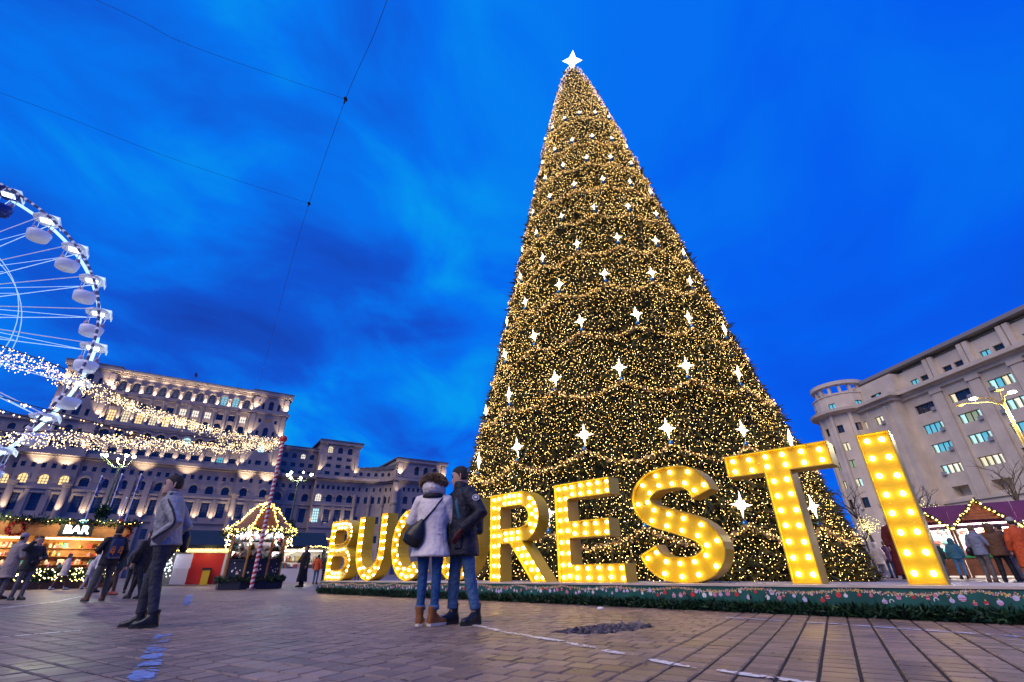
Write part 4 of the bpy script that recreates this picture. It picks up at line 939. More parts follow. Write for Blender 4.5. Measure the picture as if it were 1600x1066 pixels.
# round tower at the corner
tx, ty = -10.6, -0.6
def arc_wall(q, R, z0, z1, a0, a1, n, ops_every=None, w=1.2, zb=0, zt=0, glasses=None, dep=0.35):
    for k in range(n):
        aa, ab = a0 + (a1 - a0) * k / n, a0 + (a1 - a0) * (k + 1) / n
        pa_, pb_ = (tx + R * cos(aa), ty + R * sin(aa)), (tx + R * cos(ab), ty + R * sin(ab)); ln = hypot(pb_[0] - pa_[0], pb_[1] - pa_[1]); an = atan2(pb_[1] - pa_[1], pb_[0] - pa_[0]); ca, sa = cos(an), sin(an)
        fr = lambda x, yy, z: (pa_[0] + x * ca - yy * sa, pa_[1] + x * sa + yy * ca, z)
        if ops_every and k % ops_every == 0:
            pierced(q, 0, ln, z0, z1, [(ln / 2, min(w, ln * 0.8), zb, zt, False)], 0, dep, 0, fr)
            p = fr(ln / 2, dep - 0.05, zb); casement(p[0], p[1], zb, min(w, ln * 0.8), zt - zb, [rl.choice(glasses or [None]) for _ in range(2)], rot=an)
        else: pierced(q, 0, ln, z0, z1, [], 0, 0, 0, fr)
A0, A1, NA = -pi * 1.02, 0.0, 10
for f, (zb, zt) in enumerate(FL): arc_wall(ow, 4.3, bounds[f + 1], bounds[f], A0, A1, NA, 2, 1.5, zb, zt, ['pale', None, 'cream', 'green'] if f else [None, 'dim', None])
arc_wall(ow, 4.3, 0, 11.6, A0, A1, NA, 2, 1.3, 9.2, 10.8, [None]); arc_wall(ow, 4.3, 24.9, 25.3, A0, A1, NA)
arc_wall(ow, 4.5, 25.75, 28.4, A0, A1, NA, 3, 1.3, 25.95, 27.0, [None, 'cyan'])
for k in range(NA + 1):
    a = A0 + (A1 - A0) * k / NA
    if k % 2 == 0: rib.cbox((tx + 4.4 * cos(a), ty + 4.4 * sin(a), 17), (0.5, 0.5, 16), 0, Matrix.Rotation(a, 3, 'Z'))
G().lathe(tx, ty, [(24.9, 4.4), (25.1, 5.1), (25.3, 5.6), (25.75, 5.7), (25.75, 4.2)], 40).build('tower_cornice', M_STONE2, OFF)
G().lathe(tx, ty, [(28.4, 4.55), (28.45, 4.6), (28.6, 4.6), (28.6, 3.9)], 36).build('tower_parapet', M_STONE2, OFF)
ow.lathe(tx, ty, [(0, 3.6), (28.3, 3.6)], 20)
for k in range(10):                                         # open pergola on the tower roof
    a = A0 + (A1 - A0 + 0.6) * k / 9; rib.cbox((tx + 3.7 * cos(a), ty + 3.7 * sin(a), 29.5), (0.45, 0.45, 1.9), 0, Matrix.Rotation(a, 3, 'Z'))
ring = G(); nA = 36
for k in range(nA):
    a, b = 2 * pi * k / nA, 2 * pi * (k + 1) / nA
    for (r0, r1) in ((3.3, 4.35),):
        v = [(tx + r * cos(t), ty + r * sin(t), z) for z in (30.35, 31.0) for r in (r0, r1) for t in (a, b)]
        ring.add(v, ((0, 1, 3, 2), (4, 6, 7, 5), (2, 3, 7, 6), (0, 4, 5, 1)))
ring.build('pergola_ring', M_STONE2, OFF)
ow.build('wall', M_STONE2, OFF); ol2.build_pieces('end_cornice', M_STONE2, OFF); ol.build_pieces('cornice', M_STONE2, OFF); orf.build('roof', mat('office roof slab', (0.25, 0.23, 0.23), 0.7), OFF)
rib.build_pieces('pilaster_rib', M_STONE2, OFF); ac.build_pieces('air_conditioner', mat('grey air conditioner', (0.30, 0.31, 0.33), 0.5), OFF)
# ================================================================== FERRIS WHEEL
M_WSTEEL = mat('white painted steel', (0.72, 0.74, 0.80), 0.4)
M_GSTEEL = mat('grey steel truss', (0.20, 0.19, 0.24), 0.5)
M_LED = emis('blue white led strip', (0.42, 0.72, 1.0), 1.25)
M_LEDD = emis('dim led strip', (0.55, 0.50, 0.62), 0.42)
M_CAB = emis('glowing gondola shell', (0.60, 0.64, 0.95), 0.16, (0.74, 0.75, 0.82))  # tub and canopy are no lamps; faint glow added so they look lit
WC = Vector((-56.53, 31.35, 20.61)); WE = Vector((0.793, 0.609, 0)); WNN = Vector((-0.609, 0.793, 0)); WR = 17.0
fw = thing('ferris_wheel', 'tall white lit Ferris wheel with open gondolas, partly out of frame', 'Ferris wheel', (WC.x, WC.y, 0), atan2(WE.y, WE.x))
def wp(r, a, y=0.0): return Vector((r * cos(a), y, WC.z + r * sin(a)))
NG = 27; ANG = [radians(58.0 - 360 / NG * k) for k in range(NG)]
for y, r, m_, nm in ((0.0, 0.13, [M_GSTEEL, M_LEDD], 'front_rim'), (2.2, 0.16, [M_WSTEEL, M_LED], 'back_rim')):
    q = G(); n = 432
    for k in range(n):
        a, b = 2 * pi * k / n, 2 * pi * (k + 1) / n
        q.tube([wp(WR, a, y), wp(WR, b, y)], r, 6, 0 if y == 0 and k % 3 else (1 if True else 0), cap=False)
    q.build(nm, m_, fw)
q = G(); n = 72
for y in (0.15, 2.05):
    for k in range(n):
        a, b = 2 * pi * k / n, 2 * pi * (k + 1) / n
        q.tube([wp(11.2, a, y), wp(11.2, b, y)], 0.035, 5, 0, cap=False)
q.build('inner_ring', emis('pale led steel', (0.35, 0.62, 1.0), 0.8), fw)
SPK = G(); SPK.tube([(1.2, -0.5, 0), (WR, 0, 0)], 0.045, 5, 0); me_sf = SPK.mesh('spoke', MATS['dim led strip'])
SPK = G(); SPK.tube([(1.2, 2.7, 0), (WR, 2.2, 0)], 0.04, 5, 0); SPK.tube([(4, -0.3, 0), (11, 2.1, 0)], 0.03, 4, 0); SPK.tube([(8, 0, 0), (WR - 1, 2.2, 0)], 0.03, 4, 0); me_sb = SPK.mesh('spoke', MATS['pale led steel'])
for a in ANG:
    for me in (me_sf, me_sb): link('spoke', me, fw, (0, 0, WC.z), (0, -a, 0))
q = G(); q.tube([(0, -1.2, WC.z), (0, 3.4, WC.z)], 1.3, 20); q.build('hub', M_WSTEEL, fw)
for y in (-2.2, 4.4):
    for sx in (-9.5, 9.5):
        G().tube([(sx, y, 0), (0, y * 0.6 + 0.4, WC.z)], [0.45, 0.3], 8).build('support_leg', M_WSTEEL, fw)
# a gondola: hung between the two rims
def gondola_parts(m_shell, parent):
    sh = G()
    prof = [(-2.72, 0.62), (-2.62, 0.84), (-2.1, 0.94), (-1.80, 0.96), (-1.77, 0.86), (-2.1, 0.82), (-2.45, 0.6)]
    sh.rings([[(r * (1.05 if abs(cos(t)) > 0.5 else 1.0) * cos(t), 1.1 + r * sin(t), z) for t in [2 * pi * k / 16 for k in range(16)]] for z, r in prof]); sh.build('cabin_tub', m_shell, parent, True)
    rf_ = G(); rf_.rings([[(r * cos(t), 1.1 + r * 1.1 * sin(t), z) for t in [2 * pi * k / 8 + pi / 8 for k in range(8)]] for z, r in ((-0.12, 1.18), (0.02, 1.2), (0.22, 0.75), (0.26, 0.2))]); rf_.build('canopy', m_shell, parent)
    po = G()
    for t in range(4): a = pi / 4 + pi / 2 * t; po.tube([(0.82 * cos(a), 1.1 + 0.82 * sin(a), -1.8), (0.9 * cos(a), 1.1 + 0.9 * sin(a), -0.1)], 0.04, 5)
    po.build('post_set', M_WSTEEL, parent)
    arm = G(); arm.tube([(0, -0.12, 0.05), (0, 2.35, 0.05)], 0.10, 6); arm.build('axle', M_WSTEEL, parent)
    se = G(); se.ball((-0.62, 1.1, -1.45), (0.24, 0.34, 0.36), 8, 6); se.ball((0.62, 1.1, -1.45), (0.24, 0.34, 0.36), 8, 6); se.build('seat_pair', mat('mauve seat', (0.55, 0.33, 0.42), 0.6), parent, True)
    li = G(); li.box(-0.5, 0.5, 0.7, 1.5, -0.20, -0.15); li.build('cabin_light', emis('cool cabin light', (0.60, 0.80, 1.0), 4.0), parent)
    pl = G(); pl.box(1.02, 1.08, 0.1, 2.1, -0.30, 0.12); pl.box(0.2, 1.05, 0.1, 2.1, 0.12, 0.18); pl.build('sign_plate', emis('lit white plate', (0.62, 0.82, 1.0), 0.6), parent)
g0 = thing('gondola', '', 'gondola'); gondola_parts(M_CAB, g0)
glab = {0: 'white gondola near the top of the wheel, second one in view', 1: 'white gondola third from the top of the wheel', 2: 'white gondola fourth from the top of the wheel', 3: 'white gondola at the far right edge of the wheel', 4: 'white gondola just below the rightmost one on the wheel',
        5: 'white gondola where the wheel passes in front of the palace roof', 6: 'white gondola low on the wheel in front of the palace, above the wooden bar stall', 7: 'lowest visible gondola of the wheel, behind the lower string lights', 26: 'dark blue gondola shell at the top of the wheel, cut by the frame'}
first = True
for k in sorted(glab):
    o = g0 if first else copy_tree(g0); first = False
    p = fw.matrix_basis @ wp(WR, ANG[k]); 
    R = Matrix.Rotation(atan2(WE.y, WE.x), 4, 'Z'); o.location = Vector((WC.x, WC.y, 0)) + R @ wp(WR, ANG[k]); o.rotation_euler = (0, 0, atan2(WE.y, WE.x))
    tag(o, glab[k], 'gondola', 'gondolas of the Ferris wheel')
    if k == 26:
        for ch in o.children:
            if ch.name.startswith(('cabin_tub', 'canopy')):
                ch.data = ch.data.copy(); ch.data.materials.clear(); ch.data.materials.append(mat('dark blue gondola', (0.02, 0.06, 0.30), 0.35))

# ================================================================== STRING LIGHT CURTAINS
M_WIRE = mat('black cable', (0.012, 0.012, 0.014), 0.6)
M_CURT = [emis('warm curtain light', (1.0, 0.70, 0.28), 3.4), emis('pale curtain light', (1.0, 0.84, 0.52), 5.0), emis('amber curtain light', (1.0, 0.52, 0.14), 2.6)]
def azp(az, D, z): return Vector((D * sin(radians(az)), D * cos(radians(az)), z))
def smooth_line(ps, n=14): return catmull([Vector(p) for p in ps], n)
def curtain(name, label, pts, drop, per_m, r, cluster=True, wire_r=0.012, jitter=0.10, bigs=0.0):
    P = smooth_line(pts); root = thing(name, label, 'string lights', P[0], 0, 'strings of lights over the square')
    loc = [p - P[0] for p in P]
    G().tube(loc, wire_r, 5).build('cable', M_WIRE, root)
    acc = [0]
    for i in range(1, len(loc)): acc.append(acc[-1] + (loc[i] - loc[i - 1]).length)
    tot = acc[-1]; B = []; R_ = []; dr = G()
    n = int(tot * per_m)
    for k in range(n):
        d = tot * (k + rnd.random()) / n; i = max(j for j in range(len(acc)) if acc[j] <= d); i = min(i, len(loc) - 2)
        p = loc[i].lerp(loc[i + 1], (d - acc[i]) / max(1e-6, acc[i + 1] - acc[i]))
        if cluster:
            dl = drop * (0.55 + 0.45 * abs(sin(d * 2.3)) ) * (0.6 + 0.4 * mnoise.noise(Vector((d * 1.4, 0, 5))) + 0.2)
            q = p + Vector((rnd.gauss(0, jitter), rnd.gauss(0, jitter), -rnd.random() * dl)); 
        else: q = p + Vector((0, 0, -0.04))
        B.append(tuple(q)); R_.append(r * rnd.uniform(0.7, 1.2) * (1.9 if rnd.random() < bigs else 1))
    tag(link('lights', bulbs_mesh('lights', B, R_, M_CURT, rng.choice(3, len(B), p=[0.55, 0.3, 0.15])), root), kind='stuff')
    if cluster:
        for k in range(int(tot * 5)):
            d = tot * k / int(tot * 5); i = min(max(j for j in range(len(acc)) if acc[j] <= d), len(loc) - 2); p = loc[i].lerp(loc[i + 1], (d - acc[i]) / max(1e-6, acc[i + 1] - acc[i]))
            dr.tube([p, p + Vector((0, 0, -drop * 0.7))], 0.004, 3, cap=False)
        tag(dr.build('drop_wires', M_WIRE, root), kind='stuff')
    return root
PTOP = (-10.62, 20.75, 6.02)
curtain('string_lights', 'upper dense curtain of fairy lights sagging from the striped pole past the wheel', [azp(-27.6, 23.3, 6.15), azp(-31, 21.5, 5.72), azp(-34.9, 20, 5.55), azp(-41.7, 17.2, 5.28), azp(-47.1, 15.3, 5.2), azp(-51.6, 14.0, 5.0), azp(-56, 13, 4.9)], 0.55, 130, 0.0145)
curtain('string_lights', 'lower dense curtain of fairy lights sagging from the striped pole towards the left', [azp(-27.6, 23.3, 6.05), azp(-30.5, 22, 5.48), azp(-34, 20.3, 4.98), azp(-38.1, 18.6, 4.55), azp(-45, 16, 3.85), azp(-48.9, 15, 3.45), azp(-55, 14, 3.2)], 0.52, 130, 0.0145)
curtain('string_lights', 'sparse string of lights crossing under the upper curtain near the wheel', [azp(-33, 22, 5.2), azp(-37, 20, 4.8), azp(-43.4, 18, 4.63), azp(-50.1, 16, 4.42), azp(-55, 15, 4.4)], 0, 5, 0.026, False, bigs=0.12)
curtain('string_lights', 'sparse string of lights crossing low in front of the wheel rim', [azp(-36, 21, 4.75), azp(-41, 19, 4.42), azp(-46, 17.5, 4.28), azp(-50.0, 16.5, 4.25), azp(-55, 16, 4.3)], 0, 5, 0.026, False, bigs=0.12)
curtain('string_lights', 'lowest sparse string of lights reaching the left frame edge above the bar', [azp(-40, 20, 4.2), azp(-45, 18, 3.95), azp(-49.5, 16.5, 3.72), azp(-54, 15.5, 3.7)], 0, 5, 0.024, False, bigs=0.12)

# striped pole
M_PRED = mat('pole red', (0.50, 0.035, 0.05), 0.4); M_PWHITE = mat('pole white', (0.75, 0.68, 0.66), 0.4)
po = thing('striped_pole', 'tall red and white striped pole holding the fairy lights before the kiosk', 'pole', (-10.65, 20.82, 0))
q = G(); q2 = G(); nst = 64
for k in range(nst):
    z0, z1 = 6.05 * k / nst, 6.05 * (k + 1) / nst
    n = 14; (q if k % 2 == 0 else q2).rings([[(0.075 * cos(2 * pi * i / n), 0.075 * sin(2 * pi * i / n), z + 0.03 * cos(2 * pi * i / n)) for i in range(n)] for z in (z0, z1)], 0, cap=False)
q.build('red_stripes', M_PRED, po); q2.build('white_stripes', M_PWHITE, po)
G().cyl(0, 0, 0, 0.05, 0.16, n=14).build('base_plate', mat('grey steel', (0.3, 0.3, 0.32), 0.4, metal=0.8), po)
hd = G(); hd.ball((0, 0, 6.15), 0.16, 12, 8); hd.build('finial', M_PRED, po, True)

# ================================================================== LAMPS
M_POSTG = mat('lamp post green', (0.10, 0.12, 0.07), 0.5, var=0.2, scale=3); M_GLOBE = emis('white lamp globe', (0.92, 1.0, 0.86), 22.0); M_YPOST = mat('ochre lamp post', (0.40, 0.27, 0.07), 0.5)
def lamp_globe(parent, p, r, power, col=(0.92, 1.0, 0.84)):
    g = G(); g.ball(p, r, 10, 8); g.build('globe', M_GLOBE, parent, True)
l1 = thing('street_lamp', 'tall many-armed street lamp with a cluster of white globes before the palace wing', 'street lamp', (-29.3, 63.6, 0), 0, 'tall lamps before the palace')
G().lathe(0, 0, [(0, 0.35), (1.0, 0.3), (1.1, 0.16), (11.6, 0.09), (12.2, 0.14)], 10).build('post', M_POSTG, l1)
for i, (dx, dz) in enumerate(((-1.85, 12.75), (-1.15, 12.6), (-1.4, 13.1), (-0.85, 12.2), (0.05, 12.35), (0.7, 12.9), (1.4, 12.75), (1.95, 12.6))):
    a = G(); a.tube([(0, 0, 11.8), (dx * 0.6, 0.4 * (-1) ** i, 11.9), (dx, 0.5 * (-1) ** i, dz - 0.25)], 0.05, 5); a.build('arm', M_POSTG, l1)
    lamp_globe(l1, (dx, 0.5 * (-1) ** i, dz), 0.17 if i % 2 == 0 else 0.13, 0)
l2 = thing('street_lamp', 'tall street lamp with a row of glowing globes before the middle of the palace', 'street lamp', (-45.5, 53.2, 0), 0, 'tall lamps before the palace')
G().lathe(0, 0, [(0, 0.35), (1.0, 0.3), (1.1, 0.16), (11.6, 0.09), (12.2, 0.14)], 10).build('post', M_POSTG, l2)
for i, (dx, dz) in enumerate(((-1.55, 13.0), (-1.95, 13.05), (0.25, 13.2), (0.95, 13.1), (-0.4, 12.7))):
    a = G(); a.tube([(0, 0, 11.8), (dx * 0.6, 0.3, 11.9), (dx * 0.9, dx * 0.5, dz - 0.25)], 0.05, 5); a.build('arm', M_POSTG, l2)
    lamp_globe(l2, (dx * 0.9, dx * 0.5, dz), (0.2, 0.12, 0.2, 0.18, 0.12)[i], 0)
for l_, h in ((l1, 6.0), (l2, 6.9)):                           # wreath-like planter ring half way up
    w_ = needles_mesh('post_garland', np.array([[0.5 * cos(a) * r, 0.5 * sin(a) * r, h + rnd.gauss(0, 0.35)] for a in np.linspace(0, 6.28, 120) for r in (0.5, 1.0)]), rng.normal(0, 1, (240, 3)), 0.5, 0.09, M_PINE, blades=3, seed=9)
    link('post_garland', w_, l_)
l3 = thing('street_lamp', 'ochre street lamp with curved arms lit in front of the office block', 'street lamp', (33.62, 29.95, 0), 0)
G().lathe(0, 0, [(0, 0.22), (1.2, 0.2), (1.3, 0.13), (10.4, 0.09)], 10).build('post', M_YPOST, l3)
for ax, ay, hz in ((-0.9, 0.95, 11.1), (0.42, -0.5, 11.05), (0.08, -0.1, 11.35), (-1.45, 1.5, 10.85)):
    a = G(); a.tube([(0, 0, 10.3), (ax * 0.3, ay * 0.3, 10.9 if hz > 11 else 10.7), (ax, ay, hz + 0.06)], 0.045, 6); a.build('arm', M_YPOST, l3)
    hq = G(); hq.ball((ax, ay, hz), (0.24, 0.24, 0.09), 10, 6); hq.build('lamp_head', M_GLOBE if hz > 11 and abs(ax) > 0.2 else M_YPOST, l3, True)
lamp('POINT', (33.62 - 0.9, 29.95 + 0.95, 9.6), 1200, (1.0, 0.86, 0.55), None, 0.2); lamp('POINT', (34.0, 29.45, 9.6), 1200, (1.0, 0.86, 0.55), None, 0.2)
lamp('POINT', (-45.5, 53.2, 12.4), 2000, (0.9, 1.0, 0.7), None, 0.3); lamp('POINT', (-29.3, 63.6, 12.0), 2000, (0.9, 1.0, 0.7), None, 0.3)

# flag poles before the palace
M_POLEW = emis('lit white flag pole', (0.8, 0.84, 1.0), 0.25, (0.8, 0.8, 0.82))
M_FBLUE = mat('dark blue flag', (0.02, 0.03, 0.16), 0.8); M_FRED = mat('red flag', (0.45, 0.03, 0.05), 0.8)
for i, (x, y, h, col_, lb) in enumerate(((-79.6, 89.8, 17.8, M_FBLUE, 'white flagpole with furled blue flag, leftmost of the tall ones before the palace'), (-77.4, 91.7, 18.5, M_FBLUE, 'white flagpole with furled blue flag, middle one of the tall three'), (-75.1, 93.6, 18.8, M_FBLUE, 'white flagpole with furled blue flag, nearest to the man in the grey jacket'), (-75.85, 92.9, 14.2, M_FRED, 'shorter white flagpole with a drooping red flag'))):
    f_ = thing('flagpole', lb, 'flagpole', (x, y, 0), 0, 'flagpoles before the palace')
    G().cyl(0, 0, 0, h, 0.14, 0.07, 8).build('pole', MATS['pole white'] if False else mat('white flag pole', (0.78, 0.78, 0.80), 0.35), f_); G().ball((0, 0, h + 0.1), 0.14, 8, 6).build('finial', M_POLEW, f_)
    zt, zb = (h - 0.1, h - 3.4) if col_ is M_FBLUE else (h - 3.6, h - 6.6)
    G().rings([[(0.08 + d, 0.22 * sin(k * 1.9 + d * 3), zt - (zt - zb) * k / 6 - d * 0.6) for d in (0, 0.25, 0.5, 0.65)] for k in range(7)], 0, cap=False, closed=False).build('flag', col_, f_)
    lamp('SPOT', (x + 1.5, y - 3, 8.5), 350, (1, 0.96, 0.9), None, 0.1, (-0.12, 0.25, 1), 40)

# overhead wires
def wire(label, pts, r):
    P = smooth_line(pts, 10); o = G().tube([p - P[0] for p in P], r, 5).build('overhead_wire', M_WIRE, None, False, P[0]); tag(o, label, 'wire', 'overhead wires')
wire('main overhead wire running from top centre down towards the palace', [(-0.5, 2.2, 16.05), (-3.64, 7.59, 16), (-5.96, 10.8, 16), (-9.4, 16.02, 16), (-12.92, 21.7, 16), (-18.66, 31.3, 16), (-30, 50, 16), (-60, 101, 17), (-135, 231 * 0.82, 19)], 0.0075)
wire('upper cross wire joining the main wire from the top left', [(-20.5, 3.2, 16.4), (-12.36, 7.49, 16.0), (-10.31, 8.82, 15.93), (-5.96, 10.8, 16)], 0.0055)
wire('lower cross wire joining the main wire from the left edge', [(-27, 5.8, 16.4), (-18.16, 10.38, 16.0), (-14.0, 13.2, 15.9), (-9.4, 16.02, 16)], 0.006)
for p, lb in (((-5.96, 10.8, 16), 'small dark clamp where the upper cross wire meets the main wire'), ((-9.4, 16.02, 16), 'small dark clamp where the lower cross wire meets the main wire')):
    q = G(); q.ball((0, 0, 0), (0.07, 0.1, 0.06), 8, 6); q.tube([(0, 0, 0), (-0.12, 0.18, 0.02)], 0.03, 6); tag(q.build('wire_clamp', M_WIRE, None, False, p), lb, 'clamp', 'wire clamps')
# ================================================================== MARKET STALLS
M_WOODL = mat('honey wood boards', (0.36, 0.17, 0.05), 0.55, var=0.3, scale=2.0); M_WOODB = mat('brown wood', (0.22, 0.085, 0.035), 0.55, var=0.3, scale=3); M_WOODD = mat('dark wood', (0.07, 0.035, 0.02), 0.6, var=0.3, scale=4)
M_PURPLE = mat('purple canvas', (0.115, 0.022, 0.085), 0.7, var=0.15, scale=1.5); M_NAVY = mat('navy panel', (0.010, 0.011, 0.026), 0.4); M_DKBLUE = mat('dark blue roof', (0.007, 0.010, 0.012), 0.6, var=0.3, scale=1)
M_SIGNW = emis('white sign light', (1.0, 0.97, 0.88), 5.0); M_WALLW = mat('white inner wall', (0.75, 0.72, 0.68), 0.6); M_STRIP = emis('white strip light', (1.0, 0.92, 0.78), 9.0); M_STRIPW = emis('warm strip light', (1.0, 0.72, 0.36), 9.0)
M_YB = emis('yellow roof bulb', (1.0, 0.66, 0.12), 9.0); M_GREENP = mat('green counter edge', (0.03, 0.35, 0.09), 0.5); M_REDP = mat('bright red panel', (0.62, 0.035, 0.015), 0.45); M_YEL = mat('yellow panel', (0.70, 0.46, 0.02), 0.5); M_ORIB = mat('red ribbon', (0.45, 0.03, 0.03), 0.6)
GOODS = [mat('goods cream', (0.7, 0.62, 0.5), 0.6), mat('goods red', (0.5, 0.06, 0.05), 0.5), mat('goods gold', (0.6, 0.38, 0.08), 0.4), mat('goods pink', (0.65, 0.28, 0.35), 0.5), mat('goods dark', (0.06, 0.05, 0.05), 0.5), mat('goods white', (0.8, 0.8, 0.8), 0.5), mat('goods teal', (0.08, 0.3, 0.32), 0.5)]
def goods(q, x0, x1, y, z, n, smin=0.05, smax=0.16):
    for _ in range(n):
        x = rnd.uniform(x0, x1); h = rnd.uniform(smin, smax); w_ = rnd.uniform(smin, smax) * 0.8; m_ = rnd.randrange(7)
        if rnd.random() < 0.5: q.box(x - w_ / 2, x + w_ / 2, y, y + w_, z, z + h, m_)
        else: q.lathe(x, y + w_ / 2, [(z, w_ * 0.4), (z + h * 0.6, w_ * 0.5), (z + h, w_ * 0.2)], 6, m_)
def pine_rope(name, pts, r, n, parent, seed, ln=0.16):
    P = smooth_line(pts, 8); A = np.array([tuple(P[min(len(P) - 1, int(t * (len(P) - 1)))].lerp(P[min(len(P) - 1, int(t * (len(P) - 1)) + 1)], (t * (len(P) - 1)) % 1)) for t in np.linspace(0, 0.9999, n)])
    o = link(name, needles_mesh(name, A + rng.normal(0, r * 0.5, A.shape), rng.normal(0, 1, A.shape), ln, 0.03, M_PINE, blades=4, spread=0.7, seed=seed), parent); return o
def bulb_row(name, pts, n, r, m_, parent, jit=0.02):
    P = smooth_line(pts, 8); B = []
    for t in np.linspace(0, 0.9999, n):
        u = t * (len(P) - 1); i = int(u); B.append(tuple(P[i].lerp(P[min(i + 1, len(P) - 1)], u - i) + Vector((rnd.gauss(0, jit), rnd.gauss(0, jit), rnd.gauss(0, jit)))))
    o = link(name, bulbs_mesh(name, B, r, m_), parent); o['kind'] = 'stuff'; return o
def wreath(parent, p, R, m_=None):
    q = needles_mesh('wreath', np.array([[p[0] + R * cos(a) + rnd.gauss(0, 0.03), p[1] - 0.06 + rnd.gauss(0, 0.02), p[2] + R * sin(a) + rnd.gauss(0, 0.03)] for a in np.linspace(0, 2 * pi, 90)]), rng.normal(0, 1, (90, 3)), 0.13, 0.04, m_ or M_PINE, blades=5, seed=4)
    return link('wreath', q, parent)
def text_mesh(body, size, depth, m_, parent, loc, name='sign_letters', rotx=pi / 2, bold=0.0):
    c = bpy.data.curves.new('txt', 'FONT'); c.body = body; c.size = size; c.extrude = depth; c.offset = bold; c.align_x = 'CENTER'; c.align_y = 'CENTER'
    o = bpy.data.objects.new('txt', c); C.objects.link(o); bpy.context.view_layer.update()
    me = bpy.data.meshes.new_from_object(o.evaluated_get(bpy.context.evaluated_depsgraph_get())); bpy.data.objects.remove(o); me.materials.clear(); me.materials.append(m_)
    return link(name, me, parent, loc, (rotx, 0, 0))

# ---- the wooden bar stall on the left
bar = thing('bar_stall', 'long honey wood bar stall with lit BAR sign, wreaths and pine garland at left', 'bar stall', (-24.1, 30.8, 0), atan2(0.67, 0.74))
for k in range(7):                                           # fascia boards
    G().box(-15, 0.0, -0.30 + 0.004 * (k % 2), -0.22, 2.66 + 0.125 * k, 2.66 + 0.125 * k + 0.117).build('fascia_board', M_WOODL, bar)
for x in (-15, -11.2, -7.6, -4.2, -0.9, -0.06): G().box(x - 0.07, x + 0.07, -0.2, 0.0, 0, 2.66).build('post', M_WOODL, bar)
G().box(-15, 0, 1.9, 2.0, 0, 3.4).build('back_wall', M_WOODL, bar)
G().box(-0.08, 0, 0, 1.9, 0, 3.4).build('end_wall', M_WOODL, bar)
q = G(); q.quad((-15, -0.5, 3.52), (0.3, -0.5, 3.52), (0.3, 2.2, 3.75), (-15, 2.2, 3.75)); q.box(-15, 0.3, -0.5, 2.2, 3.46, 3.5); q.build('roof', M_WOODD, bar)
G().box(-15, 0, -0.35, 0.15, 0.98, 1.05).build('counter_top', M_WOODL, bar)
for k in range(10): G().box(-15 + 1.5 * k + 0.01, -15 + 1.5 * k + 1.49, -0.1, -0.04, 0, 0.98).build('counter_panel', M_WOODB, bar)
sh = G()
for z in (1.2, 1.65, 2.1): sh.box(-15, -0.2, 1.55, 1.9, z, z + 0.03)
sh.build('shelf_set', M_WOODL, bar)
q = G()
for z in (1.23, 1.68, 2.13): goods(q, -14.8, -0.4, 1.6, z, 90, 0.1, 0.3)
goods(q, -14.8, -0.4, -0.1, 1.05, 60, 0.08, 0.3); tag(q.build('bottles_and_cups', GOODS, bar), kind='stuff')
q = G()
for x in (-13, -9.4, -5.9, -2.5): q.box(x - 1.3, x + 1.3, 0.3, 0.5, 2.55, 2.62)
q.build('strip_light', M_STRIPW, bar)
for x in (-13, -9.4, -5.9, -2.5): lamp('POINT', (x, 0.7, 2.3), 170, (1, 0.72, 0.36), bar, 0.2)
for x in (-11.5, -8.4, -5.8, -3.4, -1.2): lamp('SPOT', (x, -1.3, 3.55), 90, (1, 0.75, 0.4), bar, 0.08, (0, 1, -0.55), 110)
q = G(); q.box(-3.35, -1.85, -0.42, -0.34, 2.72, 3.34); q.build('sign_board', mat('black sign board', (0.012, 0.02, 0.016), 0.5), bar)
text_mesh('BAR', 0.62, 0.02, M_SIGNW, bar, (-2.6, -0.45, 3.02), bold=0.018)
q = G(); q.ball((-2.45, -0.42, 3.5), (0.22, 0.05, 0.1), 8, 5); q.build('sign_lamp', emis('teal sign lamp', (0.3, 0.85, 0.85), 2.0), bar)
for x in (-5.15, -0.35, -10.6): wreath(bar, (x, -0.33, 3.0), 0.33, [M_ORIB, mat('dark red wreath', (0.2, 0.012, 0.02), 0.6)])
pine_rope('garland', [(-15, -0.45, 3.5), (-11, -0.45, 3.42), (-7, -0.45, 3.55), (-3.5, -0.45, 3.45), (0.3, -0.45, 3.5)], 0.18, 900, bar, 21, 0.24)
bulb_row('garland_lights', [(-15, -0.6, 3.5), (-7, -0.6, 3.5), (0.3, -0.6, 3.5)], 60, 0.022, M_FAIRY[0], bar, 0.08)
q = G()                                                      # bright illegible script sign
for i in range(7):
    x = -8.6 + 0.27 * i; q.tube([(x, -0.45, 3.02 + 0.28 * (i % 3 == 0)), (x + 0.10, -0.45, 2.98 - 0.12 * (i % 2)), (x + 0.22, -0.45, 3.12), (x + 0.30, -0.45, 3.0)], 0.045, 6)
q.build('script_sign', M_SIGNW, bar)
